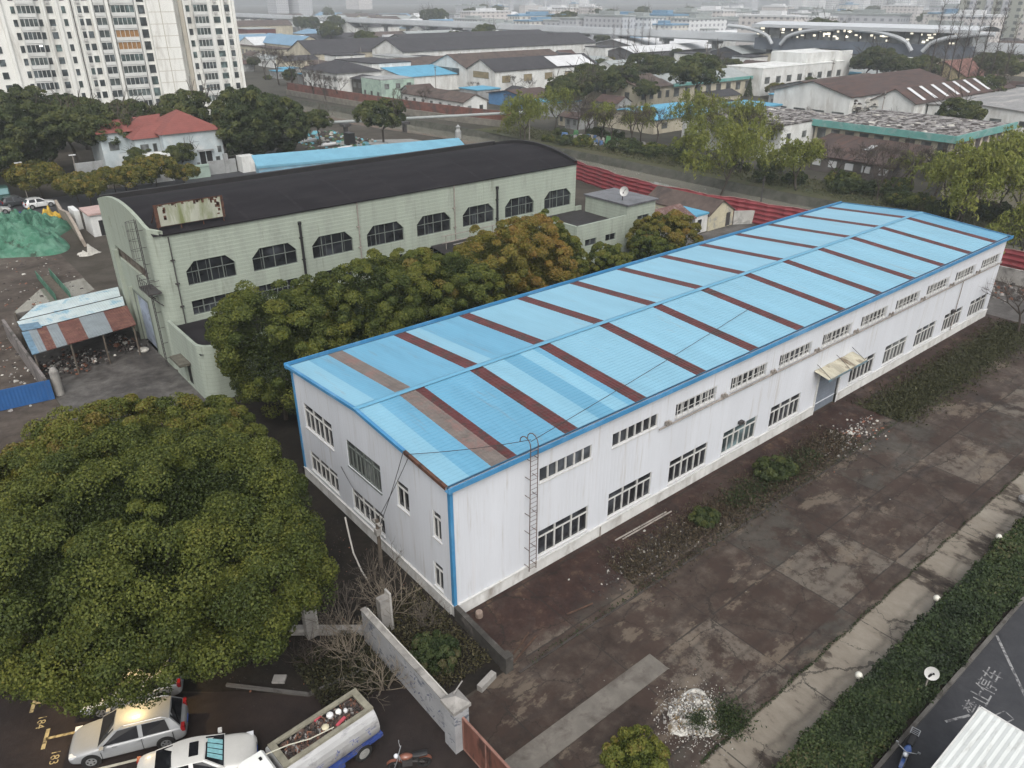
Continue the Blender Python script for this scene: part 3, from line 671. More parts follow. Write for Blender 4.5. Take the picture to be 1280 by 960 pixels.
L_DARK = leaf_mat('dark_evergreen_leaf', [(0, (.015, .025, .009)), (.5, (.038, .053, .017)), (1, (.085, .092, .026))])
L_WILL = leaf_mat('willow_leaf', [(0, (.060, .075, .018)), (.5, (.125, .148, .028)), (1, (.19, .20, .045))], .3)
L_WILB = leaf_mat('budding_leaf', [(0, (.05, .048, .026)), (.6, (.085, .078, .038)), (1, (.12, .115, .045))], .3)
L_HEDGE = leaf_mat('hedge_leaf', [(0, (.011, .019, .008)), (.5, (.026, .042, .014)), (.85, (.052, .068, .022)), (1, (.075, .065, .032))])
BARK = mat('bark', (.05, .042, .034), .95, .3, 3)
BARK_P = mat('pale_bark', (.13, .115, .095), .95, .25, 3)
TWIG = mat('twig_grey', (.085, .072, .060), .95, .25, 1)
TWIG_B = mat('twig_brown', (.050, .040, .034), .95, .25, 1)

def leaves(name, pts, nrm, size, tint, m, parent, aspect=.6, rng=None, down=None):
    N = len(pts); nrm = nrm/np.maximum(1e-6, np.linalg.norm(nrm, axis=1, keepdims=True))
    r = rng.normal(size=(N, 3)) if down is None else np.tile(np.array([0, 0, -1.0]), (N, 1)) + rng.normal(size=(N, 3))*down
    a = np.cross(nrm, r); a /= np.maximum(1e-6, np.linalg.norm(a, axis=1, keepdims=True)); b = np.cross(nrm, a)
    s = size[:, None]
    v = np.stack([pts - b*s, pts + a*s*aspect, pts + b*s, pts - a*s*aspect], 1).reshape(-1, 3)
    o0 = np.array(ORG[parent]) if parent is not None else np.zeros(3)
    me = bpy.data.meshes.new(name)
    me.vertices.add(4*N); me.vertices.foreach_set('co', (v-o0).astype(np.float32).ravel())
    me.loops.add(4*N); me.loops.foreach_set('vertex_index', np.arange(4*N, dtype=np.int32))
    me.polygons.add(N); me.polygons.foreach_set('loop_start', np.arange(0, 4*N, 4, dtype=np.int32)); me.polygons.foreach_set('loop_total', np.full(N, 4, dtype=np.int32))
    at = me.attributes.new('tint', 'FLOAT', 'POINT'); at.data.foreach_set('value', np.repeat(np.clip(tint, 0, 1), 4).astype(np.float32))
    me.materials.append(m); me.update(); me.validate()
    o = link(bpy.data.objects.new(name, me)); ORG[o] = Vector(o0)
    if parent is not None: o.parent = parent; KIDS.setdefault(parent, []).append(o)
    return o
def udir(rng, n):
    d = rng.normal(size=(n, 3)); return d/np.linalg.norm(d, axis=1, keepdims=True)

def limbs(mb, rng, base, top, r0, spread, depth, n=6, split=(2, 3), tips=None, wig=.12, shrink=.68, upness=.35):
    """tapered trunk that forks; returns the tip points"""
    if tips is None: tips = []
    def go(p, d, L, r, k):
        q = p; dd = d
        for i in range(2):
            dd = (dd + Vector(rng.normal(size=3))*wig).normalized(); e = q + dd*L/2
            mb.cyl(q, e, r*(1-.18*i), r*(.82-.17*i), n if k > depth-2 else (4 if k > 1 else 3), cap=False); q = e
        if k == 0: tips.append((q, dd)); return
        if k <= 2: tips.append((q, dd))
        for j in range(rng.integers(split[0], split[1]+1)):
            s = Vector(rng.normal(size=3)); s.z *= .5
            nd = (dd*(1-spread*.45) + s.normalized()*spread + Vector((0, 0, upness*.5))).normalized()
            go(q, nd, L*shrink*rng.uniform(.8, 1.15), r*.62, k-1)
    base = Vector(base); d = Vector(top)-base; go(base, d.normalized(), d.length, r0, depth)
    return tips

def crown_shell(rng, c, R, H, nlobe, nclump, flat=-.45, lob=.62):
    """clump centres on the outside of a union of lobes"""
    lobes = [(np.zeros(3), .78)]
    for i in range(nlobe):
        t = 2*math.pi*(i+rng.uniform(-.3, .3))/nlobe; e = rng.uniform(-.25, .6)
        lobes.append((np.array([math.cos(t)*math.cos(e), math.sin(t)*math.cos(e), math.sin(e)])*rng.uniform(.36, .56), rng.uniform(.40, lob)))
    out = []; nr = []; tries = 0
    while len(out) < nclump and tries < nclump*30:
        tries += 1
        lc, lr = lobes[rng.integers(len(lobes))]; d = udir(rng, 1)[0]
        p = lc + d*lr*rng.uniform(.82, 1.13)
        if p[2] < flat: continue
        if any(np.linalg.norm(p-c2) < r2*.84 for c2, r2 in lobes): continue
        out.append(p); nr.append(d)
    P = np.array(out)*np.array([R, R, H/2]) + np.array(c)
    return P, np.array(nr)

def bushy(name, label, cat, seed, R, H, zc, nclump=140, nleaf=150, size=.16, cr=.13, m=None, tint0=.45, tvar=.16, nlobe=7, trunk_r=.22, bark=None, flat=-.45, group=None, warm=0, fill=.25):
    rng = np.random.default_rng(seed); root = thing(name, label, cat, (0, 0, 0), group)
    c = (0, 0, zc+H/2)
    P, D = crown_shell(rng, c, R, H, nlobe, nclump, flat)
    pts = []; nrm = []; tn = []
    for p, d in zip(P, D):
        k = int(nleaf*rng.uniform(.7, 1.3)); r = R*cr*rng.uniform(.55, 1.45); u = udir(rng, k)
        u = u*.75 + d*.45 + np.array([0, 0, .30]); u /= np.linalg.norm(u, axis=1, keepdims=True)
        rr = r*np.where(rng.random(k) < .8, rng.uniform(.8, 1.08, k), rng.uniform(.3, .9, k))
        pts.append(p + u*rr[:, None]*np.array([1, 1, .85])); nrm.append(u*.8 + rng.normal(size=(k, 3))*.5)
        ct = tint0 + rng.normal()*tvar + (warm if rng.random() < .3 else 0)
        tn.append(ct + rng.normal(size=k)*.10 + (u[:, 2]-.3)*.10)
    # sparse inner foliage so the crown is not hollow
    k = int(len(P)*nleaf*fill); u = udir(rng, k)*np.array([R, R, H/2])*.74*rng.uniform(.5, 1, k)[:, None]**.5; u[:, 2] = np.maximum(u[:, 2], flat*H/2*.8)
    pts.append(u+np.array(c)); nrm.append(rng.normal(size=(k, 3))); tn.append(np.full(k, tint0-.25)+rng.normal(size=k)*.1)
    pts = np.concatenate(pts); S = size*rng.uniform(.7, 1.3, len(pts))
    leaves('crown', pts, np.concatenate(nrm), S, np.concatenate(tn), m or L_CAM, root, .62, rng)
    mb = MB(); limbs(mb, rng, (0, 0, -.1), (0, 0, zc+H*.12), trunk_r, .75, 3, shrink=.8)
    mb.build('trunk', bark or BARK, root)
    return root

def willow(name, label, cat, seed, H, spread=.62, dens=1.0, m=None, size=.16, strand=.16, bark=None, r0=.24, group=None, depth=4, tint0=.55):
    rng = np.random.default_rng(seed); root = thing(name, label, cat, (0, 0, 0), group)
    mb = MB(); tips = limbs(mb, rng, (0, 0, -.2), (0, 0, H*.24), r0, spread, depth, split=(2, 3), shrink=.86, wig=.16, upness=.32)
    pts = []; tn = []
    for q, d in tips:
        ct = tint0+rng.normal()*.13
        for j in range(int(rng.integers(3, 6)*dens)):
            o = np.array(q) + rng.normal(size=3)*H*.035; L = H*strand*rng.uniform(.5, 1.5); k = int(16*rng.uniform(.6, 1.2))
            hd = np.array([d.x, d.y, .0])*.5 + rng.normal(size=3)*.4; hd[2] = 0
            t = np.linspace(0, 1, k)[:, None]
            pts.append(o + hd*L*.6*t**.6 + np.array([0, 0, 1.0])*L*(.25*t-1.0*t**2) + rng.normal(size=(k, 3))*H*.012); tn.append(np.full(k, ct)+rng.normal(size=k)*.14)
    pts = np.concatenate(pts); N = len(pts)
    leaves('crown', pts, rng.normal(size=(N, 3)), size*rng.uniform(.6, 1.3, N), np.concatenate(tn), m or L_WILL, root, .36, rng, .5)
    mb.build('trunk', bark or BARK, root)
    return root

def bare(name, label, cat, seed, H, spread=.6, depth=5, r0=.16, m=None, buds=0, group=None, upness=.4, first=.28, split=(2, 3), shrink=.76):
    rng = np.random.default_rng(seed); root = thing(name, label, cat, (0, 0, 0), group)
    mb = MB(); tips = limbs(mb, rng, (0, 0, -.1), (0, 0, H*first), r0, spread, depth, split=split, shrink=shrink, wig=.14, upness=upness)
    tw = MB()
    for q, d in tips:
        for j in range(4):
            e = q+(d+Vector(rng.normal(size=3))*.55).normalized()*H*.09*rng.uniform(.6, 1.4); tw.cyl(q, e, .016*H/8, .007*H/8, 3, cap=False)
    mb.build('trunk', m or TWIG_B, root); tw.build('twigs', m or TWIG_B, root)
    if buds:
        P = np.array([tuple(q) for q, d in tips]*buds) + rng.normal(size=(len(tips)*buds, 3))*H*.06
        leaves('crown', P, rng.normal(size=P.shape), .11*rng.uniform(.6, 1.3, len(P)), .5+rng.normal(size=len(P))*.2, L_WILB, root, .5, rng)
    return root

def place(root, x, y, z=0, rz=0, s=1.0):
    root.location = (x, y, z); root.rotation_euler = (0, 0, rz); root.scale = (s, s, s) if not isinstance(s, tuple) else s
    return root

# ---- big camphor trees by the parking lot
place(bushy('camphor_tree', 'huge dark green camphor tree overhanging the parked cars', 'tree', 11, 7.6, 10.6, 1.6, 420, 720, .062, .10, tint0=.47, tvar=.09, nlobe=12, trunk_r=.4, warm=.06, fill=.45), -11.9, 5.75, 0, .4)
place(bushy('camphor_tree', 'yellowish camphor tree behind the huge one, beside the hall forecourt', 'tree', 12, 5.8, 6.2, 1.6, 240, 560, .072, .115, tint0=.70, tvar=.15, nlobe=8, trunk_r=.35, warm=.18), -11.4, 18.6, 0, 1.9)
place(bushy('camphor_tree', 'brown-tinged camphor tree cut by the left edge of the photo', 'tree', 13, 5.6, 7.0, 1.6, 220, 520, .074, .115, tint0=.5, tvar=.13, nlobe=8, trunk_r=.35, warm=.18), -18.4, 14.6, 0, 2.8)
place(bushy('camphor_tree', 'smaller camphor tree at the forecourt edge, right of the yellowish one', 'tree', 14, 4.0, 5.2, 1.7, 140, 520, .074, .125, tint0=.58, tvar=.12, nlobe=7, trunk_r=.28, warm=.12), -6.4, 18.4, 0, .5)
# ---- the row between the two halls
rowT = [
 ('full green camphor tree at the front end of the row, by the white gable', 2.3, 25.2, 4.6, 11.8, 21, L_CAM, .50, .05),
 ('dark green camphor tree second in the row between the halls', 6.9, 26.0, 3.9, 11.2, 22, L_CAM, .42, .08),
 ('rounded camphor tree third in the row between the halls', 10.6, 25.0, 4.0, 12.0, 23, L_CAM, .48, .10),
 ('olive camphor tree fourth in the row, tips turning yellow', 14.9, 26.4, 3.9, 11.6, 24, L_CAM, .60, .2),
 ('dull green camphor tree fifth in the row, tight against the blue roof', 18.2, 24.2, 3.7, 11.5, 25, L_CAM, .48, .1),
 ('rusty-topped camphor tree in the middle of the row', 22.8, 26.2, 3.9, 12.0, 26, L_CAMY, .60, .15),
 ('orange-yellow camphor tree in front of the annex pipe rack', 27.6, 26.6, 4.1, 12.4, 27, L_CAMY, .78, .15),
 ('yellow-green camphor tree right of the orange one', 31.6, 27.0, 2.9, 10.9, 28, L_CAM, .68, .15),
 ('small dark shrubby tree below the two annex windows', 36.6, 29.4, 1.9, 5.6, 29, L_DARK, .5, 0),
 ('small bright green camphor tree between annex window and blue roof', 38.4, 26.0, 2.3, 7.4, 30, L_CAM, .62, .1),
 ('golden-brown camphor tree at the far end of the row, by the tiled cottage', 47.6, 27.2, 3.6, 9.2, 31, L_CAMY, .52, .2),
 ('dark camphor tree leaning on the golden-brown one', 44.2, 25.4, 2.7, 7.2, 32, L_CAM, .40, .1)]
for lb, x, y, r_, h, sd_, m_, t0, wm in rowT:
    place(bushy('camphor_tree', lb, 'tree', sd_, r_, h-.5, .5, int(110+18*r_), 400, .080, .135, m=m_, tint0=t0, tvar=.12, nlobe=8, trunk_r=.2, flat=-.92, group='camphor trees between the two halls', warm=wm), x, y, 0, sd_)
# ------------------------------------------------------------------ yard, wall and lot details
def chips(name, n, fn, s0, s1, m, seed, label=None, kind='stuff', flat=.6):
    r = random.Random(seed); mb = MB()
    for i in range(n):
        x, y, z = fn(r); s = r.uniform(s0, s1)*(1 if r.random() < .9 else 1.8); a = r.uniform(0, 6.3)
        k = r.randint(3, 5); poly = [(x+s*math.cos(a+6.283*j/k)*r.uniform(.5, 1), y+s*math.sin(a+6.283*j/k)*r.uniform(.5, 1)) for j in range(k)]
        mb.k = r.randrange(len(m)) if isinstance(m, list) else 0
        b = len(mb.v); h = s*flat*r.uniform(.4, 1.2); mb.v += [(p[0], p[1], z-.02) for p in poly] + [(p[0]*.6+x*.4+r.uniform(-.2, .2)*s, p[1]*.6+y*.4+r.uniform(-.2, .2)*s, z+h) for p in poly]
        for j in range(k): mb.f.append((b+j, b+(j+1) % k, b+k+(j+1) % k, b+k+j)); mb.m.append(mb.k)
        mb.f.append(tuple(b+k+j for j in range(k))); mb.m.append(mb.k)
    o = mb.build(name, m, origin=(0, 0, 0)); tag(o, label, None, kind=kind); return o
def weeds(name, n, fn, size, m, seed, label, tint0=.5, up=.25):
    rng = np.random.default_rng(seed); r = random.Random(seed)
    P = np.array([fn(r) for i in range(n)]); P[:, 2] += np.abs(rng.normal(size=n))*up
    o = leaves(name, P, rng.normal(size=(n, 3)), size*rng.uniform(.5, 1.5, n), tint0+rng.normal(size=n)*.22, m, None, .35, rng)
    return tag(o, label, None, kind='stuff')
STONE_W = mat('chalky_lump', (.36, .35, .32), .95, .2, 4)
STONE_G = mat('grey_rubble', (.20, .19, .18), .95, .3, 4)
STONE_D = mat('dark_rubble', (.040, .034, .032), .9, .4, 4)
STONE_B = mat('brick_rubble', (.16, .075, .05), .95, .3, 4)
# white lime heap
from mathutils import noise as mn
def heap(name, cx, cy, rx, ry, h, m, seed, label, cat, rough=.12, n=44, origin_z=0, fold=.18, ff=1.2):
    rng = np.random.default_rng(seed); ph = rng.uniform(0, 6.28, (10,)); fr = rng.uniform(1.5, 7, (10,)); di = rng.uniform(0, 6.28, 10)
    mb = MB()
    def fn(u, v):
        r = v; t = u*2*math.pi; x, y = r*math.cos(t), r*math.sin(t); w_ = 1+.16*math.sin(3*t+ph[0])+.1*math.sin(5*t+ph[1])
        z = h*max(0, (1-r*r))**.8
        for k in range(10): z += rough*h*math.sin(fr[k]*2*(x*math.cos(di[k])+y*math.sin(di[k]))+ph[k])*(1-r)*1.2
        pv = Vector((x*rx*ff+seed, y*ry*ff, 0)); z += h*fold*min(1, (1-r)*4)*(mn.hetero_terrain(pv, 1, 2.1, 5, .3)-.6-.5*abs(mn.noise(pv*.6)))
        return (cx+rx*x*w_, cy+ry*y*w_, origin_z+max(z, .0)-.02*r+.015)
    mb.grid(fn, n, n//2); o = mb.build(name, m, smooth=False); return tag(o, label, cat)
LIME = mat('lime_heap', (.38, .37, .34), .95, .4, 5, stain=(.13, .10, .062), stain_scale=1.3, stain_at=(.46, .56), bump=.9, bscale=9)
heap('lime_heap', 4.75, -11.85, 1.4, 1.2, .30, LIME, 5, 'heap of white lime rubble with a sandy middle dumped in the yard', 'rubble heap', .12, 90, 0, .9, 2.6)
chips('lime_crumbs', 1100, lambda r: (4.6+r.gauss(0, .95), -11.85+r.gauss(0, .8), .02), .02, .06, [STONE_W, STONE_G, STONE_G], 8, 'white lime crumbs scattered round the heap')
chips('lime_lumps', 1500, lambda r: (lambda a, q: (4.75+1.25*q*math.cos(a), -11.85+1.15*q*math.sin(a), .40*(1-q*q)**.8+.01))(r.uniform(0, 6.283), r.random()**.55), .02, .07, [STONE_W, STONE_G, STONE_G, mat('chalk_bright', (.50, .49, .46), .95, .15, 4), mat('sand_lump', (.20, .15, .09), .95, .2, 4)], 88, 'white lumps covering the lime heap')
weeds('heap_weeds', 2600, lambda r: (5.6+r.gauss(0, .5), -12.9+r.gauss(0, .45), .02), .07, L_HEDGE, 9, 'dark green weeds growing against the lime heap', .45, .22)
weeds('heap_weeds', 900, lambda r: (4.4+r.gauss(0, .28), -12.2+r.gauss(0, .22), .35), .05, L_HEDGE, 10, 'small weed tuft on top of the lime heap', .45, .12)
place(bushy('shrub', 'bright yellow-green shrub at the bottom edge beside the lime heap', 'shrub', 41, 1.25, 1.5, -.1, 60, 220, .065, .2, tint0=.72, tvar=.1, nlobe=5, trunk_r=.05, flat=-.9), .75, -11.95)
# dark rubble and weed strip along the long wall
def strip(r):
    x = r.uniform(7.5, 60); return (x, -3.0-.9*math.sin(x*.13)*.5+r.gauss(0, .75), .02)
chips('rubble', 1300, lambda r: (12.2+r.gauss(0, 2.0), -3.2+r.gauss(0, .6), .02), .03, .11, [STONE_D]*12+[STONE_G, STONE_W], 12, 'dark rubble with white bits dumped along the weed strip')
chips('rubble', 520, lambda r: (33+r.gauss(0, 2.2), -3.6+r.gauss(0, .7), .02), .04, .13, [STONE_G, STONE_G, STONE_D, STONE_D, STONE_W, STONE_B], 13, 'pale rubble scattered in front of the goods door')
chips('litter', 220, lambda r: (r.uniform(2, 60), -1.2-abs(r.gauss(0, 5)), .015), .015, .045, [STONE_G, STONE_G, STONE_D, STONE_D, STONE_B], 14, 'small stones and litter over the yard')
weeds('strip_weeds', 15000, lambda r: (r.uniform(9, 33), -3.3+r.gauss(0, .75)+.6*math.sin(r.random()*6), .02), .09, leaf_mat('dry_weed', [(0, (.02, .018, .011)), (.5, (.055, .043, .027)), (1, (.11, .088, .058))]), 15, 'dry brown weeds along the yard strip', .45, .12)
weeds('joint_weeds', 2600, lambda r: (lambda x: (x, -13.55+r.gauss(0, .05)+.05*math.sin(x*2), .015))(3+45*r.random()*abs(math.sin(r.random()*9))), .05, L_HEDGE, 71, 'thin weeds along the joint beside the pale slabs', .4, .05)
weeds('joint_weeds', 2200, lambda r: (r.uniform(1, 57), -4.8+r.gauss(0, .10), .015), .06, L_HEDGE, 72, 'sparse weeds along the slab kerb', .35, .07)
weeds('strip_weeds', 3200, lambda r: (r.uniform(19, 29), -3.2+r.gauss(0, .55), .02), .09, L_HEDGE, 16, 'green weeds in the middle of the yard strip', .4, .18)
weeds('strip_weeds', 26000, lambda r: (r.uniform(38, 66), -3.6+r.gauss(0, 1.0), .02), .12, leaf_mat('mossy_weed', [(0, (.018, .020, .009)), (.6, (.042, .044, .018)), (1, (.07, .07, .03))]), 17, 'low mossy weeds at the far end of the yard strip', .45, .10)
for i, (x, y, s, lb) in enumerate([(24.3, -3.0, 1.0, 'dark green bush in the weed strip below the fourth lower window'), (16.6, -3.2, .62, 'small dark bush at the near end of the weed strip')]):
    place(bushy('shrub', lb, 'shrub', 44+i, 1.3*s, 1.2*s, -.1, 34, 160, .09, .22, m=L_DARK, tint0=.5, nlobe=5, trunk_r=.05, flat=-.9), x, y)
mb = MB(); mb.box(0.2, 58, -5.0, -4.88, .0, .045); tag(mb.build('slab_kerb', mat('kerb_dirty', (.04, .034, .031), .9, .3, 1.5), origin=(0, 0, 0)), kind='structure')
mb = MB(); mb.box(-3.6, 5.9, -9.35, -8.15, .012, .05); tag(mb.build('concrete_strip', mat('worn_concrete_strip', (.115, .105, .092), .9, .25, 1.2, stain=(.07, .06, .052), stain_scale=.8, stain_at=(.5, .66)), origin=(0, 0, 0)), kind='structure')
PB_ = mat('plank_brown', (.06, .035, .025), .9, .4, 4)
for i, (a, b, lb) in enumerate([((.35, -4.3), (2.4, -3.7), 'rusty iron bar lying by the end of the low dark wall'), ((.5, -4.0), (2.2, -3.3), 'brown plank lying beside the rusty bar near the low wall'), ((4.6, -3.6), (6.2, -3.9), 'short rusty rod on the yard near the slab kerb'), ((11, -1.0), (15.5, -1.1), 'two long grey pipes lying below the second lower window')]):
    mb = MB(); mb.cyl((*a, .07), (*b, .08), .05, n=6)
    if i == 3: mb.cyl((a[0]+.4, a[1]-.2, .07), (b[0]+.3, b[1]-.15, .07), .05, n=6)
    tag(mb.build('scrap_bar', PIPE if i == 3 else PB_), lb, 'scrap')
mb = MB(); mb.lathe((1.0, -.75, .0), [(.0, .36), (.16, .36), (.2, .3), (.2, 0)], 10); tag(mb.build('bucket', mat('faded_bucket', (.22, .17, .14), .8, .2, 4)), 'faded pinkish bucket standing at the foot of the warehouse corner', 'bucket')
# low dark wall, graffiti wall, post and rusty gate
mb = MB(); mb.ext([(-.12, -.1), (.14, -.1), (.02, -4.3), (-.3, -4.3)], 0, .85); mb.ext([(-.36, -4.2), (.1, -4.2), (.1, -4.62), (-.36, -4.62)], 0, 1.0)
tag(mb.build('low_wall', mat('black_mould_wall', (.045, .042, .038), .95, .4, 1.5, stain=(.12, .11, .10), stain_scale=1.2, stain_at=(.55, .7))), 'low blackened wall running out from the warehouse corner', 'wall')
GRAF = mat('scrawled_render', (.27, .275, .285), .9, .15, .9, stain=(.10, .11, .14), stretch=(1, 1, 1.6), stain_scale=1.7, stain_at=(.56, .63))
gwall = thing('boundary_wall', 'grey rendered wall with faded blue-black scrawls between the lot and the yard', 'wall', (-4.35, -2, 0))
mb = MB(); mb.box(-4.46, -4.24, -5.75, 1.6, 0, 2.02); mb.build('wall', GRAF, gwall)
mb = MB(); mb.box(-4.5, -4.2, -5.75, 1.62, 2.02, 2.09); mb.build('coping', CONC, gwall)
mb = MB(); mb.cyl((-4.2, -5.7, 2.16), (-4.2, 1.4, 2.14), .03, n=5); mb.build('top_pipe', mat('pale_pipe', (.42, .41, .38), .6, .15, 3), gwall)
mb = MB(); r3 = random.Random(9)
for i in range(46):       # scrawled strokes on the face
    y = r3.uniform(-5.5, -1.2); z = r3.uniform(.35, 1.6); a = r3.uniform(-1.2, 1.2); l = r3.uniform(.08, .3)
    dy, dz = math.cos(a)*l, math.sin(a)*l; t_ = .022
    mb.P((-4.463, y-dz*0-t_, z-t_), (-4.463, y+dy-t_, z+dz-t_), (-4.463, y+dy+t_, z+dz+t_), (-4.463, y+t_, z+t_))
mb.build('scrawl', mat('faded_ink', (.085, .095, .15), .9, .3, 6), gwall)
gp_ = thing('gate_post', 'square grey gate post with a pointed stone cap at the end of the scrawled wall', 'gate post', (-4.35, -6.2, 0))
mb = MB(); mb.box(-4.72, -3.98, -6.6, -5.8, 0, 2.45); mb.build('shaft', GRAF, gp_)
mb = MB(); mb.box(-4.8, -3.9, -6.68, -5.72, 2.45, 2.62); b = len(mb.v)
for x, y in ((-4.8, -6.68), (-3.9, -6.68), (-3.9, -5.72), (-4.8, -5.72)): mb.v.append((x, y, 2.62))
mb.v.append((-4.35, -6.2, 2.92))
for i in range(4): mb.f.append((b+i, b+(i+1) % 4, b+4)); mb.m.append(0)
mb.cyl((-4.3, -6.0, 2.85), (-3.7, -5.8, 3.0), .03, n=5); mb.build('cap', CONC, gp_)
rg = thing('gate', 'rusted red-brown steel gate closing the yard beside the gate post', 'gate', (-4.3, -9, 0))
RGM = mat('rust_red_sheet', (.13, .055, .04), .8, .3, 1.2, stain=(.055, .028, .022), stretch=(1, 1, .3), stain_scale=1.5)
mb = MB(); mb.box(-4.33, -4.29, -11.4, -6.62, .12, 1.95); mb.build('sheet', RGM, rg)
mb = MB(); mb.box(-4.36, -4.26, -11.4, -6.62, 1.95, 2.02); mb.box(-4.36, -4.26, -11.4, -6.62, .05, .12)
for y in (-6.64, -8.2, -9.8, -11.4): mb.box(-4.36, -4.26, y-.03, y+.03, .12, 1.95)
mb.build('frame', mat('rust_frame', (.19, .10, .08), .8, .3, 2), rg)
for x, y, h, lb in ((-6.3, 3.62, 2.25, 'stained concrete pillar with a raised edge beside the big tree'), (-3.2, 1.55, 2.15, 'narrow concrete pillar between the bare shrubs and the warehouse gable')):
    t_ = thing('pillar', lb, 'pillar', (x, y, 0)); mb = MB(); mb.box(x-.33, x+.2, y-.22, y+.22, 0, h); mb.build('shaft', CONC, t_)
    mb = MB(); mb.box(x+.2, x+.3, y-.24, y+.24, 0, h+.25); mb.build('edge', mat('pillar_edge', (.34, .33, .31), .9, .15, 2), t_)
mb = MB(); mb.obox((-7.2, 4.3), (2.9, -2.4), 3.9, .35, 0, .4); tag(mb.build('broken_wall', CONC), 'low broken concrete footing running past the stained pillar', 'wall')
mb = MB(); mb.obox((-1.9, -4.75), (1, .25), 1.1, .3, 0, .35); tag(mb.build('concrete_block', CONC), 'pale broken concrete block near the dark low wall end', 'concrete block')
mb = MB(); mb.obox((-10.94, 3.2), (2.75, -3.0), 4.1, .14, 0, .14); mb.obox((-8.15, .2), (3.9, -.5), 3.7, .14, 0, .14)
tag(mb.build('kerb', CONC_DK, origin=(0, 0, 0)), kind='structure')
mb = MB(); mb.obox((-9.2, 2.0), (.6, -.5), .6, .45, 0, .12); tag(mb.build('stone_slab', CONC), 'flat stone slab lying in the dark litter behind the kerb', 'slab')
def bare_shrub(lb, x, y, seed, H, nst=12, m=None, sp=1.0):
    rng = np.random.default_rng(seed); root = thing('bare_shrub', lb, 'shrub', (0, 0, 0)); mb = MB()
    for i in range(nst):
        t_ = rng.uniform(0, 6.28); e = rng.uniform(.2, .9)*sp
        limbs(mb, rng, (0.15*math.cos(t_), .15*math.sin(t_), 0), (H*.36*e*math.cos(t_), H*.36*e*math.sin(t_), H*.32), .028, .55, 3, n=4, split=(2, 3), shrink=.8, wig=.16, upness=.3)
    mb.build('stems', m or TWIG, root); return place(root, x, y)
TAN = mat('twig_tan', (.16, .135, .105), .95, .2, 1)
for i, (x, y, H, n_, m_, lb) in enumerate([(-5.6, .9, 2.6, 16, TAN, 'sprawling pale leafless shrub against the scrawled wall'), (-2.6, 2.2, 2.8, 16, TAN, 'upright pale leafless shrub between wall and gable'), (-5.2, -1.6, 2.1, 14, TAN, 'leafless shrub between the tank truck and the wall'),
     (-4.9, 3.0, 2.6, 12, TWIG, 'greyish leafless shrub between the two concrete pillars'), (-1.8, 4.4, 2.4, 12, TWIG, 'thin leafless shrub close to the gable foot'), (-7.2, 1.7, 1.7, 10, TWIG_B, 'low brown leafless shrub behind the kerb'), (-1.6, .4, 1.8, 10, TWIG, 'small leafless shrub near the warehouse corner')]):
    bare_shrub(lb, x, y, 60+i, H, n_, m_)
place(bushy('shrub', 'dense green shrub behind the scrawled wall', 'shrub', 51, 1.15, 1.5, -.1, 60, 190, .07, .2, m=L_HEDGE, tint0=.62, nlobe=5, trunk_r=.05, flat=-.9), -2.5, -1.9)
weeds('undergrowth', 6500, lambda r: (r.uniform(-4.0, -.4), r.uniform(-3.6, 3.0), .02), .08, leaf_mat('straw_weed', [(0, (.025, .024, .012)), (.5, (.06, .055, .026)), (1, (.11, .09, .05))]), 18, 'tangled straw and weeds behind the scrawled wall', .42, .3)
weeds('undergrowth', 6000, lambda r: (r.uniform(-8.0, -4.6), r.uniform(-1.6, 2.6), .02), .08, leaf_mat('olive_weed', [(0, (.016, .018, .009)), (.6, (.04, .04, .018)), (1, (.08, .07, .035))]), 19, 'olive weeds under the leafless shrubs', .4, .25)
chips('leaf_litter', 700, lambda r: (r.uniform(-11, -.5), r.uniform(1, 12), .012), .02, .06, [STONE_D, STONE_D, STONE_D, STONE_B], 20, 'dead leaves and grit on the dark soil')
up = thing('utility_pole', 'weathered pole by the gable carrying wires up to the blue roof', 'pole', (-.9, 5.9, 0))
mb = MB(); mb.cyl((-.9, 5.9, 0), (-.9, 5.9, 3.3), .12, .10, 8); mb.build('shaft', WOOD, up)
mb = MB(); mb.box(-1.0, -.8, 5.5, 6.3, 3.05, 3.13); mb.box(-1.08, -.78, 5.75, 6.05, 2.3, 2.7); mb.build('crossarm', CONC, up)
mb = MB()
def sag(a, b, s, n=12): return [Vector(a).lerp(Vector(b), i/n) - Vector((0, 0, 4*s*(i/n)*(1-i/n))) for i in range(n+1)]
WIRE = mat('wire', (.035, .033, .033), .6, .1, 3)
for i, (a, b, s) in enumerate([((-.9, 5.6, 3.1), (-.34, 3.5, 8.55), .15), ((-.9, 6.0, 3.1), (-.34, 3.0, 8.52), .12), ((-.9, 6.2, 3.1), (-.05, 11.5, 3.6), .2), ((-.34, 3.2, 8.6), (4.7, -.45, 9.2), .12), ((4.7, -.45, 9.1), (30, 4, 8.75), .1)]):
    mb = MB(); mb.tube(sag(a, b, s), .018, 4); tag(mb.build('wire', WIRE), ['thin wire from the pole to the rusted roof edge', 'second wire from the pole, ending nearer the roof corner', 'slack wire from the pole along the gable wall', 'thick wire crossing the near roof corner to the ladder', 'thin wire lying over the blue roof beyond the ladder'][i], 'wire')
mb = MB(); mb.tube([(-1.5, 8.6, 2.2), (-1.6, 8.2, 1.5), (-1.9, 7.2, .7), (-2.1, 6.0, .3), (-2.2, 5.2, .25)], .05, 6); tag(mb.build('plastic_pipe', mat('pale_conduit', (.40, .39, .36), .5, .1, 3)), 'pale curved plastic pipe hanging near the pole', 'pipe')
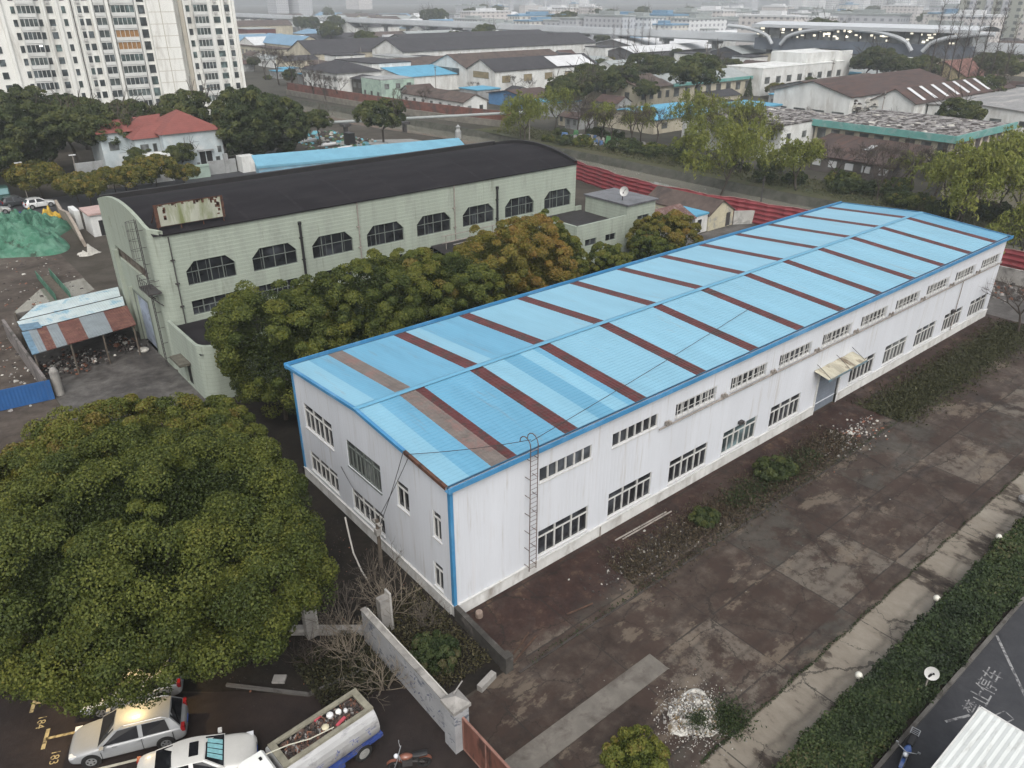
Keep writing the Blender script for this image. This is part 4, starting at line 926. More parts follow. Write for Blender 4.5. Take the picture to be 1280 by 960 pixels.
# hedge, globe lamps, kerb and road markings
rng = np.random.default_rng(77); N = 105000
hxx = 2.0 + 70*rng.random(N)**1.45; face = rng.random(N); hy = np.where(face < .62, rng.uniform(-18.15, -16.0, N), np.where(face < .82, -16.0, -18.15)); hz_ = np.where(face < .62, 1.12, rng.uniform(.05, 1.12, N))
lump = .10*np.sin(hxx*1.9+1)+.09*np.sin(hxx*4.1+hy*2)+.06*np.sin(hy*5+hxx*.7); hz_ = hz_*(1+lump*.6)+rng.normal(size=N)*.045; hy = hy+rng.normal(size=N)*.07+np.where(face < .62, 0, np.where(face < .82, 1, -1)*(lump*.8))
nr = np.stack([rng.normal(size=N)*.6, np.where(face < .62, 0, np.where(face < .82, 1, -1))+rng.normal(size=N)*.6, np.where(face < .62, 1, .3)+rng.normal(size=N)*.5], 1)
hedge = thing('hedge', 'long clipped dark green hedge between the yard and the road', 'hedge', (30, -17, 0))
keep = rng.random(N) > .55*np.clip(np.sin(hxx*1.37+2*np.sin(hxx*.41))*np.sin(hy*3.1+hxx*.8)-.25, 0, 1); hxx, hy, hz_, nr = hxx[keep], hy[keep], hz_[keep]+np.where(rng.random(N) < .03, rng.random(N)*.22, 0)[keep], nr[keep]; N = len(hxx)
ht_ = .46+.20*np.sin(hxx*.9)*np.sin(hy*2.1+hxx*.3)+.18*np.sin(hxx*.23+1)+rng.normal(size=N)*.18
leaves('foliage', np.stack([hxx, hy, hz_], 1), nr, (.060+.0009*hxx)*rng.uniform(.7, 1.4, N), ht_, L_HEDGE, hedge, .6, rng)
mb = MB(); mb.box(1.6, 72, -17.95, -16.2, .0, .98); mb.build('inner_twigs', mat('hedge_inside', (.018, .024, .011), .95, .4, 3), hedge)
mb = MB(); mb.box(1.5, 90, -18.5, -18.33, 0, .16); tag(mb.build('kerb', CONC_DK, origin=(0, 0, 0)), kind='structure')
mb = MB(); mb.box(-3.8, 1.6, -18.35, -16.0, .0, .05); mb.box(1.6, 90, -18.34, -18.0, 0, .04); tag(mb.build('verge_soil', M_SOIL, origin=(0, 0, 0)), kind='structure')
t = NT('globe_white'); GLOBE = t.done((.50, .49, .43), .35, .4)
for i, (x, lb) in enumerate(((11.5, 'white globe garden lamp at the hedge edge, nearest the lime heap'), (19.4, 'white globe garden lamp in the middle of the hedge edge'), (27.3, 'white globe garden lamp at the hedge edge farthest along it'))):
    g_ = thing('garden_lamp', lb, 'garden lamp', (x, -15.85, 0), 'globe lamps along the hedge'); mb = MB(); mb.cyl((x, -15.75, 0), (x, -15.75, .95), .04); mb.build('stem', IRON, g_)
    mb = MB(); mb.lathe((x, -15.75, .92), [(0.001, 0)]+[(.17*math.sin(math.pi*k/10), .17-.17*math.cos(math.pi*k/10)) for k in range(1, 10)]+[(.001, .34)], 14); mb.build('globe', GLOBE, g_, smooth=True)
mb = MB(); mb.lathe((34.2, -14.9, 0), [(.32, 0), (.34, .2), (.22, .34), (0, .38)], 9); tag(mb.build('boulder', STONE_G), 'pale boulder on the far yard slabs by the hedge', 'boulder')
dp = thing('dish_pole', 'round white dish on a thin grey pole standing at the hedge kerb', 'dish', (13.2, -18.0, 0))
mb = MB(); mb.cyl((13.2, -18.0, 0), (13.2, -18.0, 1.72), .035, n=8); mb.build('pole', PIPE, dp)
mb = MB(); dish(mb, (13.28, -18.06, 1.9), (-.8, -.4, .4), .31, .06); mb.build('reflector', DISH, dp, smooth=True)
mb = MB(); mb.cyl((13.2, -18.0, 1.72), (13.28, -18.06, 1.87), .05); mb.lathe((13.22, -18.14, 1.93), [(0, 0), (.05, .03), (.05, .08), (0, .1)], 8); mb.build('mount', BLACK, dp)
PAINT = mat('worn_road_paint', (.25, .25, .25), .8, .2, 2, stain=(.06, .06, .065), stain_scale=4, stain_at=(.44, .58))
PAINT_Y = mat('yellow_road_paint', (.36, .29, .15), .8, .15, 2, stain=(.08, .06, .035), stain_scale=3, stain_at=(.48, .62))
def stripe(name, a, b, w_, m, z=.014):
    a = Vector((*a, 0)); b = Vector((*b, 0)); n_ = (b-a).normalized().cross(Z)*w_/2; mb = MB(); mb.P(*[(p.x, p.y, z) for p in (a-n_, b-n_, b+n_, a+n_)])
    return tag(mb.build(name, m, origin=(0, 0, 0)), kind='structure')
stripe('road_marking', (20.4, -18.55), (17.35, -20.95), .13, PAINT); stripe('road_marking', (13.1, -19.2), (14.3, -19.75), .12, PAINT)
def text_mesh(name, s, size, loc, rz, m, font_spacing=1.0, kind='structure'):
    c = bpy.data.curves.new(name, 'FONT'); c.body = s; c.size = size; c.align_x = 'CENTER'; c.align_y = 'CENTER'; c.space_character = font_spacing
    o = link(bpy.data.objects.new(name, c)); dg = bpy.context.evaluated_depsgraph_get(); me = bpy.data.meshes.new_from_object(o.evaluated_get(dg)); bpy.data.objects.remove(o)
    me.materials.clear(); me.materials.append(m); ob = link(bpy.data.objects.new(name, me)); ob.location = loc; ob.rotation_euler = (0, 0, rz); ORG[ob] = Vector(loc)
    return tag(ob, kind=kind) if kind else ob
text_mesh('road_lettering', '禁止停车', .92, (16.2, -19.65, .016), R(5), PAINT)
for (a, b) in (((15.1, -20.45), (15.75, -20.65)), ((15.75, -20.65), (15.6, -21.1)), ((15.6, -21.1), (14.95, -20.9)), ((14.95, -20.9), (15.1, -20.45))): stripe('road_marking', a, b, .05, PAINT)
stripe('bay_marking', (-18.05, 7.85), (-15.9, 6.9), .13, PAINT_Y); stripe('bay_marking', (-18.05, 5.45), (-15.6, 4.4), .13, PAINT_Y); stripe('bay_marking', (-17.2, 2.62), (-14.6, 1.55), .13, mat('bay_paint_white', (.40, .38, .31), .8, .2, 2))
stripe('bay_marking', (-18.28, 4.95), (-17.86, 5.95), .16, PAINT_Y); stripe('bay_marking', (-18.28, 7.4), (-17.9, 8.3), .16, PAINT_Y)
text_mesh('bay_number', '184', .5, (-18.04, 6.55, .016), R(-112), PAINT_Y); text_mesh('bay_number', '183', .5, (-17.98, 4.2, .016), R(-112), PAINT_Y)
# white corrugated hut by the road
hut = thing('roadside_hut', 'white corrugated hut roof in the bottom right corner beside the road', 'hut', (9, -22.5, 0))
mb = MB(); mb.box(6.0, 11.7, -24.6, -20.6, 0, 2.85); mb.build('wall', mat('hut_wall', (.36, .37, .38), .7, .1, 1), hut)
HR = mat('hut_roof_white', (.50, .52, .51), .55, .09, .8, stain=(.32, .32, .30), stretch=(.4, 2, 1), stain_scale=2, stain_at=(.55, .72), lines=(1, .26, .03, 1, .2, .25))
mb = MB(); mb.grid(lambda u, v: (5.8+6.1*u, -24.8+4.4*v, 2.9+.12*(1-v)), 4, 16); mb.grid(lambda u, v: (5.8+6.1*u, -24.8+4.4*v, 2.84+.12*(1-v)), 4, 16)
mb.build('roof', HR, hut); mb = MB(); mb.box(11.9, 11.96, -24.8, -20.4, 2.78, 2.95); mb.box(5.8, 11.9, -20.42, -20.36, 2.8, 2.93); mb.build('fascia', FRAME, hut)
# ------------------------------------------------------------------ vehicles
CAR_GLASS = glass('car_glass', (.012, .013, .016), .08, .3)
TYRE = mat('tyre', (.014, .014, .014), .85, .2, 6); RIM = mat('alloy', (.32, .33, .34), .35, .1, 5, metal=.6)
LAMP_R = mat('tail_lamp', (.20, .012, .015), .25, .1, 5); LAMP_W = mat('head_lamp', (.55, .57, .60), .12, .1, 5)
def paint(name, col, metal=.0):
    t = NT(name); t.b.inputs['Coat Weight'].default_value = .6; t.b.inputs['Coat Roughness'].default_value = .08
    return t.done(t.ramp(t.noise(2.2, 4, .6), [(.35, tuple(c*.92 for c in col)), (.7, col)]), .38, .4, metal)
def car(label, cat, loc, rz, col, L=4.6, W=1.8, H=1.48, wagon=True, sunroof=False, shade=False, group=None, name='parked_car'):
    root = thing(name, label, cat, (0, 0, 0), group); h = L/2; w_ = W/2; body = paint('car_paint', col, .15)
    st = [(h, .70, .48, .56, .30), (h-.07, .86, .58, .68, .22), (h-.30, .95, .70, .79, .19), (h-.75, .99, .78, .86, .18), (h-1.25, 1.0, .86, .95, .18), (.3, 1.0, .90, .97, .18), (-.9, 1.0, .93, 1.0, .18), (-h+.75, .99, .95, 1.02 if wagon else 1.0, .18), (-h+.25, .94, .92, .99 if wagon else 1.0, .2), (-h+.06, .86, .80, .86, .26), (-h, .74, .62, .68, .34)]
    mb = MB(); rows = []
    for x, f, zs, zt, zb in st:
        ww = w_*f; half = [(ww*.90, zb), (ww*.99, zb+.10), (ww, (zb+zs)/2+.06), (ww*.985, zs-.05), (ww*.93, zs), (ww*.80, zt-.012), (ww*.42, zt+.008), (0, zt+.015)]
        sec = [(-y, z) for y, z in half] + [(y, z) for y, z in half[-2::-1]]
        b = len(mb.v); mb.v += [(x, y, z) for y, z in sec]; rows.append((b, len(sec)))
    for (b0, n_), (b1, _) in zip(rows[:-1], rows[1:]):
        for i in range(n_-1): mb.f.append((b0+i, b0+i+1, b1+i+1, b1+i)); mb.m.append(0)
        mb.f.append((b0, b1, b1+n_-1, b0+n_-1)); mb.m.append(0)
    for b, n_ in (rows[0], rows[-1]): mb.f.append(tuple(range(b, b+n_))); mb.m.append(0)
    bl = mb.build('body', body, root, smooth=True); md = bl.modifiers.new('round', 'SUBSURF'); md.levels = 2; md.render_levels = 2; mb = MB()
    xa, xb = h-1.22, h-1.95                       # windscreen foot and roof front
    xc, xd = (-h+.55, -h+.16) if wagon else (-h+1.55, -h+.75)
    zb_, wb, wt2 = .93, w_*.93, w_*.70
    def cab(u, v):    # v across -1..1, u along 0..1: roof surface
        x = xb+(xc-xb)*u; return (x, v*wt2*(1-.05*abs(2*u-1)**3), H-.05*abs(v)**2.5-.045*(2*u-1)**2)
    mb.grid(lambda u, v: cab(u, v*2-1), 8, 8)
    for s_ in (-1, 1):
        lo = [(xa, s_*wb, zb_), (xb+.02, s_*wb, zb_+.01), ((xb+xc)/2, s_*wb, zb_+.03), (xc-.02, s_*wb, zb_+.05), (xd, s_*wb*.95, zb_+.05)]
        hi = [cab(0, s_), cab(0.02, s_), cab(.5, s_), cab(.98, s_), cab(1, s_)]
        for i in range(4): mb.P(lo[i], lo[i+1], hi[i+1], hi[i])
    mb.P((xa, -wb, zb_), (xa, wb, zb_), cab(0, 1), cab(0, .5), cab(0, 0), cab(0, -.5), cab(0, -1)); mb.P((xd, -wb*.95, zb_+.05), (xd, wb*.95, zb_+.05), cab(1, 1), cab(1, .5), cab(1, 0), cab(1, -.5), cab(1, -1))
    bo = mb.build('cabin', body, root, smooth=False)
    try:
        for p in bo.data.polygons: p.use_smooth = True
        bo.data.set_sharp_from_angle(angle=R(32))
    except Exception: pass
    def panel(nm, q, off, ins=.06, m=CAR_GLASS):
        q = [Vector(p) for p in q]; c = sum(q, Vector())/len(q); n_ = (q[1]-q[0]).cross(q[2]-q[0]).normalized(); n_ = n_ if n_.dot(off) > 0 else -n_
        mb = MB(); mb.P(*[p+(c-p).normalized()*ins + n_*.012 for p in q]); return mb.build(nm, m, root)
    V = Vector
    panel('windscreen', [(xa, -wb, zb_), (xa, wb, zb_), V(cab(0, 1)), V(cab(0, .0))-V((0, 0, 0)), V(cab(0, -1))], V((1, 0, .3)), .07)
    panel('rear_window', [V((xd, -wb*.95, zb_+.05)), V((xd, wb*.95, zb_+.05)), V(cab(1, 1)), V(cab(1, 0)), V(cab(1, -1))], V((-1, 0, .3)), .08)
    for s_ in (-1, 1):
        mid = (xb+xc)/2+.1
        panel('side_window', [V((xa-.16, s_*wb, zb_+.01)), V((mid+.04, s_*wb, zb_+.02)), V(cab((mid+.04-xb)/(xc-xb), s_)), V(cab(.04, s_))], V((0, s_, .2)), .055)
        panel('side_window', [V((mid-.04, s_*wb, zb_+.02)), V((xc-(.0 if wagon else -.1)-.35*0, s_*wb, zb_+.05)), V(cab(.94, s_)), V(cab((mid-.04-xb)/(xc-xb), s_))], V((0, s_, .2)), .055)
        mb = MB(); mb.box(xa-.28, xa-.12, s_*(w_+.02), s_*(w_+.20), .93, 1.06); mb.build('wing_mirror', body, root)
        mb = MB(); mb.box(h-.38, h-.10, s_*w_*.66, s_*w_*.90, .60, .715); mb.build('headlight', LAMP_W, root)
        mb = MB(); mb.box(-h+.02, -h+.18, s_*w_*.60, s_*w_*.88, .70, .88 if not wagon else .98); mb.build('tail_light', LAMP_R, root)
        for hx in (.45, -.55):
            mb = MB(); mb.box(hx-.1, hx+.1, s_*(w_*.985), s_*(w_*1.01), .82, .85); mb.build('door_handle', RIM, root)
        for wx in (h-.88, -h+.85):
            mb = MB(); mb.cyl((wx, s_*(w_-.20), .32), (wx, s_*(w_+.012), .32), .325, n=22); wo = mb.build('wheel', TYRE, root)
            mb = MB(); mb.cyl((wx, s_*(w_+.013), .32), (wx, s_*(w_+.02), .32), .215, n=16)
            mb.k = 1
            for k in range(5):
                a = 2*math.pi*k/5; c_, q_ = (wx+.13*math.cos(a), .32+.13*math.sin(a)), .045; mb.cyl((c_[0], s_*(w_+.021), c_[1]), (c_[0], s_*(w_+.023), c_[1]), q_, n=6)
            ri = mb.build('rim', [RIM, BLACK], None, origin=(0, 0, 0)); ri.parent = wo; ri.location = (0, 0, 0); KIDS.setdefault(wo, []).append(ri)
            mb = MB(); mb.cyl((wx, s_*(w_-.02), .33), (wx, s_*(w_+.006), .33), .385, n=22); mb.build('wheel_arch', BLACK, root)
    mb = MB(); mb.box(h-.03, h+.03, -.22, .22, .40, .50); mb.build('number_plate', mat('plate_blue', (.05, .09, .30), .5, .1, 3), root)
    mb = MB(); mb.box(-h-.02, -h+.03, -.22, .22, .52, .62); mb.build('number_plate', mat('plate_blue_rear', (.05, .09, .30), .5, .1, 3), root)
    for s_ in (-1, 1):
        for dx in (xa-.10, (xb+xc)/2+.1, xc-.05):
            mb = MB(); mb.box(dx-.012, dx+.012, s_*(w_*.975), s_*(w_*1.004), .32, .90); mb.build('door_gap', BLACK, root)
    mb = MB(); mb.box(h-.02, h+.012, -.30, .30, .52, .58); mb.box(h-.01, h+.02, -.22, .22, .28, .35); mb.build('grille', BLACK, root)
    if wagon:
        for s_ in (-1, 1):
            mb = MB(); mb.tube([(xb-.2, s_*wt2*.93, H-.06), (xb-.4, s_*wt2*.93, H+.03), (xc+.3, s_*wt2*.93, H+.03), (xc+.1, s_*wt2*.93, H-.06)], .022, 5); mb.build('roof_rail', RIM, root)
    if sunroof:
        mb = MB(); mb.grid(lambda u, v: Vector(cab(.18+.30*u, (v*2-1)*.55))+Vector((0, 0, .012)), 4, 4); mb.build('sunroof', CAR_GLASS, root)
    if shade:
        a, b_ = V((xa, 0, zb_)), V(cab(0, 0)); d = b_-a; nn = V((d.z, 0, -d.x)).normalized(); nn = nn if nn.z > 0 else -nn
        mb = MB()
        for k in range(4):
            y0 = -wb*.62+k*wb*.31; mb.P(a+d*.12+nn*.02+V((0, y0, 0)), a+d*.12+nn*.02+V((0, y0+wb*.26, 0)), a+d*.85+nn*.02+V((0, y0*.9+wb*.24, 0)), a+d*.85+nn*.02+V((0, y0*.9, 0)))
        mb.build('sunshade', mat('shade_teal', (.22, .46, .50), .4, .2, 6), root)
    root.location = loc; root.rotation_euler = (0, 0, rz); return root
A0 = math.atan2(.375, -.927)
car('silver estate car with roof rails parked second from the tree', 'car', (-15.15, 2.95, .01), A0, (.27, .28, .29), 4.65, 1.8, 1.56, True)
car('silver hatchback with its tail hidden under the huge camphor tree', 'car', (-14.35, 5.35, .01), A0, (.34, .35, .36), 4.3, 1.76, 1.48, True)
car('dark grey car almost hidden beneath the huge camphor tree', 'car', (-14.0, 8.2, .01), A0, (.10, .105, .115), 4.5, 1.8, 1.48, False)
car('white saloon with a dark sunroof and teal windscreen shade', 'car', (-13.45, -.45, .01), A0+math.pi, (.60, .60, .58), 4.7, 1.82, 1.45, False, True, True)
# lamp under the tree whose warm light falls on the car roofs
lp = thing('lot_lamp', 'lit warm lamp on a pole half buried in the huge camphor tree', 'street lamp', (-14.9, 7.2, 0))
mb = MB(); mb.cyl((-14.6, 7.4, 0), (-14.6, 7.4, 4.0), .05, n=8); mb.cyl((-14.6, 7.4, 4.0), (-14.8, 4.9, 4.25), .035, n=6); mb.build('pole', IRON, lp)
LH = bpy.data.materials.new('lamp_glow'); LH.use_nodes = True; LH.node_tree.nodes['Principled BSDF'].inputs['Emission Color'].default_value = (1, .70, .32, 1); LH.node_tree.nodes['Principled BSDF'].inputs['Emission Strength'].default_value = 6
mb = MB(); mb.box(-14.98, -14.62, 4.55, 5.0, 4.16, 4.2); mb.build('lens', LH, lp)
mb = MB(); mb.box(-15.0, -14.6, 4.53, 5.02, 4.205, 4.3); mb.build('housing', IRON, lp)
ll = bpy.data.lights.new('lot_lamp_light', 'SPOT'); ll.energy = 650; ll.color = (1, .70, .30); ll.shadow_soft_size = .15; ll.spot_size = R(120); ll.spot_blend = .6
lo = link(bpy.data.objects.new('lot_lamp_light', ll)); lo.location = (-14.8, 4.75, 4.1)
# tank truck, forward = -X
tk = thing('tank_truck', 'small tank truck, its battered silver tank cut open and full of scrap', 'truck', (0, 0, 0))
SILV = mat('dull_silver', (.36, .36, .36), .38, .12, 1.2, stain=(.16, .16, .17), stretch=(1, 2.5, 1), stain_scale=1.2, stain_at=(.52, .7), metal=.35)
T0, T1, TR, TZ = -2.05, 2.05, 1.06, 1.5
mb = MB(); N_ = 22; a0, a1 = R(50), R(310+180-180)
ang = [R(38)+ (2*math.pi-R(76))*i/N_ for i in range(N_+1)]      # open along the top
def tp(x, a, r=TR): return (x, r*math.sin(a)*1.0, TZ+r*math.cos(a)*.88)
for i in range(N_): mb.P(tp(T0, ang[i]), tp(T1, ang[i]), tp(T1, ang[i+1]), tp(T0, ang[i+1])); mb.P(tp(T0+.05, ang[i], TR-.05), tp(T1-.05, ang[i], TR-.05), tp(T1-.05, ang[i+1], TR-.05), tp(T0+.05, ang[i+1], TR-.05))
for x in (T0, T1): mb.P(*[tp(x, a) for a in ang])
mb.build('tank', SILV, tk)
WALK = mat('walkway_grime', (.19, .18, .14), .85, .3, 2.5)
mb = MB(); zt = TZ+TR*.88*math.cos(R(38)); yt = TR*math.sin(R(38))
mb.box(T0, T1, yt-.14, yt+.03, zt-.02, zt+.12); mb.box(T0, T1, -yt-.03, -yt+.14, zt-.02, zt+.12); mb.box(T0, T0+.28, -yt+.14, yt-.14, zt-.02, zt+.10); mb.box(T1-.28, T1, -yt+.14, yt-.14, zt-.02, zt+.10); mb.build('rim_walkway', WALK, tk)
mb = MB(); mb.grid(lambda u, v: (T0+.28+(T1-T0-.56)*u, -yt+.14+(2*yt-.28)*v, zt-.10+.06*math.sin(u*31+v*5)+.04*math.sin(v*17+u*9)), 30, 8)
ld = mb.build('scrap_load', mat('scrap_heap', (.085, .055, .045), .9, .5, 7, stain=(.03, .025, .022), stain_scale=6, bump=1, bscale=20), tk)
r5 = random.Random(2); mb = MB()
for i in range(260):
    x, y = r5.uniform(T0+.35, T1-.35), r5.uniform(-yt+.2, yt-.2); s = r5.uniform(.03, .09); mb.k = r5.choice((0, 0, 0, 1, 2)); mb.obox((x, y), (r5.uniform(-1, 1), r5.uniform(-1, 1)+.01), s*2, s*.6, zt-.12, zt-.03+r5.random()*.06)
mb.build('scrap_pieces', [STONE_D, STONE_B, STONE_G], tk)['kind'] = 'stuff'
for x, y, s, cl in ((.1, -.1, .16, (.46, .42, .30)), (.9, .2, .13, (.6, .6, .58)), (.55, .3, .15, (.55, .55, .55)), (1.15, .05, .09, (.55, .55, .55))):
    mb = MB(); mb.lathe((x, y, zt-.06), [(s, 0), (s, .1), (s*.6, .16), (0, .17)], 10); mb.build('plastic_tub', mat('tub', cl, .5, .1, 4), tk)
for x, y in ((-.05, .42), (.5, -.42)):
    mb = MB(); mb.obox((x, y), (1, .3), .5, .13, zt-.05, zt+.03); mb.build('red_rag', mat('rag_red', (.36, .06, .08), .8, .2, 4), tk)
mb = MB(); mb.tube([(T0-.25, .25, zt+.2), (T0+.6, .1, zt+.12), (T0+1.4, -.2, zt+.06), (T0+2.4, -.35, zt+.03)], .025, 5); mb.build('hose', mat('pale_hose', (.42, .41, .34), .6, .1, 3), tk)
BLUE_T = mat('truck_blue', (.03, .055, .20), .5, .25, 2, stain=(.09, .09, .12), stain_scale=3)
mb = MB()
for s_ in (-1, 1): mb.box(T0-.1, T1+.2, s_*.62, s_*.90, .62, .80)
mb.box(T0-.3, T1+.15, -.45, .45, .42, .60); mb.build('chassis', BLUE_T, tk)
mb = MB()
for s_ in (-1, 1): mb.box(-.6, .35, s_*.64, s_*.88, .34, .61); mb.box(.75, 1.75, s_*.70, s_*.86, .82, .86)
mb.build('side_locker', BLUE_T, tk)
r6 = random.Random(4); mb = MB()
for s_ in (-1, 1):        # faded blue characters on the flank, too worn to read
    for k in range(5):
        x = -1.6+.8*k
        for j in range(7):
            a = R(72)+r6.random()*R(18); xx = x+r6.uniform(-.16, .16); da = R(6) if r6.random() < .5 else R(1.6); dx = .02 if da > R(2) else .11
            mb.P(*[(q[0], q[1]*s_, q[2]) for q in (tp(xx-dx, a, TR+.006), tp(xx+dx, a, TR+.006), tp(xx+dx, a+da, TR+.006), tp(xx-dx, a+da, TR+.006))])
mb.build('faded_lettering', mat('faded_blue_paint', (.13, .15, .28), .7, .3, 6), tk)
for s_ in (-1, 1):
    for wx in (1.25, -2.55):
        mb = MB(); mb.cyl((wx, s_*.62, .40), (wx, s_*.93, .40), .40, n=22); wo = mb.build('wheel', TYRE, tk); mb = MB(); mb.cyl((wx, s_*.935, .4), (wx, s_*.945, .4), .25, n=16); mb.cyl((wx, s_*.945, .4), (wx, s_*.97, .4), .09, n=10)
        ri = mb.build('rim', mat('dirty_rim', (.22, .22, .21), .6, .2, 5), None, origin=(0, 0, 0)); ri.location = (0, 0, 0); ri.parent = wo
CABW = mat('cab_white', (.66, .68, .66), .4, .06, 1.5)
mb = MB(); prof = [(-2.2, .55), (-2.2, 2.02), (-2.3, 2.14), (-3.1, 2.16), (-3.25, 2.05), (-3.62, 1.25), (-3.66, .5)]
for s_ in (-1, 1): mb.P(*[(x, s_*.86*(1 if z < 1.3 else .93), z) for x, z in prof])
for (xa_, za_), (xb_, zb2) in zip(prof, prof[1:]+prof[:1]): mb.P((xa_, -.86*(1 if za_ < 1.3 else .93), za_), (xa_, .86*(1 if za_ < 1.3 else .93), za_), (xb_, .86*(1 if zb2 < 1.3 else .93), zb2), (xb_, -.86*(1 if zb2 < 1.3 else .93), zb2))
mb.build('cab', CABW, tk)
mb = MB(); mb.P((-3.30, -.72, 1.98), (-3.30, .72, 1.98), (-3.60, .78, 1.33), (-3.60, -.78, 1.33)); mb.build('windscreen', CAR_GLASS, tk)
for s_ in (-1, 1): mb = MB(); mb.P((-2.4, s_*.825, 1.95), (-3.15, s_*.825, 1.95), (-3.42, s_*.868, 1.35), (-2.4, s_*.868, 1.35)); mb.build('side_window', CAR_GLASS, tk)
mb = MB(); mb.box(-2.42, -2.32, -.6, -.5, 2.16, 2.2); mb.box(-2.55, -2.45, .35, .5, 2.16, 2.19); mb.build('roof_marker', BLACK, tk)
tk.location = (-9.15, -3.5, .01); tk.rotation_euler = (0, 0, R(3.5))
def motorcycle(label, loc, rz, col, rack=True):
    root = thing('motorcycle', label, 'motorcycle', (0, 0, 0)); B = paint('bike_paint', col)
    for nm, x in (('wheel', .62), ('wheel', -.60)):
        mb = MB(); n_ = 18
        for i in range(n_):
            a, b = 2*math.pi*i/n_, 2*math.pi*(i+1)/n_; mb.cyl((x+.25*math.cos(a), 0, .3+.25*math.sin(a)), (x+.25*math.cos(b), 0, .3+.25*math.sin(b)), .055, n=6, cap=False)
        for i in range(6): mb.cyl((x, 0, .3), (x+.25*math.cos(i*1.047), 0, .3+.25*math.sin(i*1.047)), .012, n=4)
        mb.build(nm, TYRE, root)
    mb = MB(); mb.grid(lambda u, v: (.42-.62*u, .16*math.sin(v*6.283)*math.sin(math.pi*(.12+.82*u)), .78+.13*math.cos(v*6.283)*math.sin(math.pi*(.15+.8*u))), 8, 12); mb.build('tank', B, root, smooth=True)
    mb = MB(); mb.grid(lambda u, v: (-.15-.62*u, (.13+.03*math.sin(u*3))*math.sin(v*6.283), .80+.05*u+.07*math.cos(v*6.283)), 8, 10); mb.build('seat', BLACK, root, smooth=True)
    mb = MB(); mb.box(-.12, .3, -.14, .14, .32, .62); mb.cyl((.3, 0, .55), (-.62, 0, .32), .05); mb.cyl((-.2, -.16, .3), (-.8, -.18, .36), .05, n=8); mb.build('engine', IRON, root)
    mb = MB()
    for s_ in (-1, 1): mb.cyl((.62, s_*.08, .3), (.42, s_*.08, .92), .025); mb.cyl((.42, 0, .95), (.30, s_*.36, 1.02), .018); mb.cyl((.33, s_*.28, 1.0), (.38, s_*.42, 1.18), .008, n=4); mb.box(.36, .39, s_*.37, s_*.48, 1.16, 1.24)
    mb.build('fork', RIM, root)
    mb = MB(); mb.lathe((.52, 0, .80), [(0, 0), (.09, .03), (.1, .12), (.06, .18), (0, .2)], 12); mb.build('headlight', LAMP_W, root, smooth=True)
    mb = MB(); mb.grid(lambda u, v: (.62+.36*math.cos(R(30)+u*R(120)), -.07+.14*v, .3+.36*math.sin(R(30)+u*R(120))), 8, 2); mb.build('mudguard', B, root); mb = MB(); mb.grid(lambda u, v: (-.60+.36*math.cos(R(60)+u*R(100)), -.08+.16*v, .32+.36*math.sin(R(60)+u*R(100))), 8, 2); mb.build('mudguard', B, root)
    if rack:
        mb = MB(); q = [(-.72, -.16, .92), (-1.05, -.16, .95), (-1.05, .16, .95), (-.72, .16, .92)]
        mb.tube(q, .02, 5)
        for k in range(3): mb.cyl((-.75-.1*k, -.16, .93), (-.75-.1*k, .16, .93), .012, n=4)
        mb.build('rack', RIM, root)
    root.location = loc; root.rotation_euler = (0, 0, rz); return root
motorcycle('blue motorcycle with a rear rack parked at the hedge kerb', (9.75, -18.95, .01), R(190), (.035, .08, .24))
motorcycle('black and orange motorcycle parked inside the lot near the gate post', (-6.6, -5.9, .01), R(150), (.17, .06, .035), False)
# ------------------------------------------------------------------ buildings behind: shared makers
def M(name, c, var=.16, sc_=.5, **k): return mat(name, c, .85, var, sc_, **k)
W_WHITE = M('limewash', (.52, .53, .52), stain=(.36, .35, .33), stretch=(1, 1, .4), stain_scale=.35, stain_at=(.5, .7))
W_CREAM = M('cream_render', (.40, .37, .29), stain=(.26, .23, .18), stretch=(1, 1, .4), stain_scale=.3, stain_at=(.5, .7))
W_MINT = M('mint_render', (.30, .40, .34), stain=(.22, .28, .25), stain_scale=.3)
W_GREY = M('grey_render', (.25, .26, .26), stain=(.16, .16, .16), stain_scale=.3)
W_VILLA = M('pale_blue_render', (.37, .42, .44), stain=(.47, .49, .49), stain_scale=.35, stain_at=(.52, .66))
R_DARK = M('slate_roof', (.034, .033, .037), .25, .4); R_BRN = M('brown_tile_roof', (.075, .056, .048), .3, .7, stain=(.045, .035, .032), stain_scale=.4)
R_RUSTY = M('rusty_sheet_roof', (.052, .036, .033), .3, .4, stain=(.085, .046, .036), stretch=(.4, 2, 1), stain_scale=.5, stain_at=(.48, .66))
R_WHITE = M('white_sheet_roof', (.46, .47, .48), .10, .4); R_CYAN = M('cyan_sheet_roof', (.085, .26, .38), .12, .4); R_GREYM = M('grey_sheet_roof', (.24, .26, .26), .15, .3)
R_TEAL = M('teal_fascia', (.10, .255, .235), .15, .4, stain=(.18, .28, .27), stain_scale=.5); R_RED = M('red_tile_roof', (.165, .055, .047), .14, .8, lines=(2, .25, .02, 1)); R_OX = M('dark_red_roof', (.10, .035, .033), .25, .5)
BRICK = M('river_brick', (.135, .06, .048), .3, 1.0, stain=(.075, .05, .045), stain_scale=.3)
def fwin(parent, pl, a0, a1, b0, b1, gm=GLASS_M, fm=None):
    f = MB(); pbox(f, pl, a0, a1, b0, b1, .003, .07); fo = f.build('window', fm or FRAME_O, parent)
    g = MB(); pbox(g, pl, a0+.08, a1-.08, b0+.08, b1-.08, .071, .08); go = g.build('pane', gm, None, origin=ORG[parent]); go.location = (0, 0, 0); go.parent = fo
FOOT = []
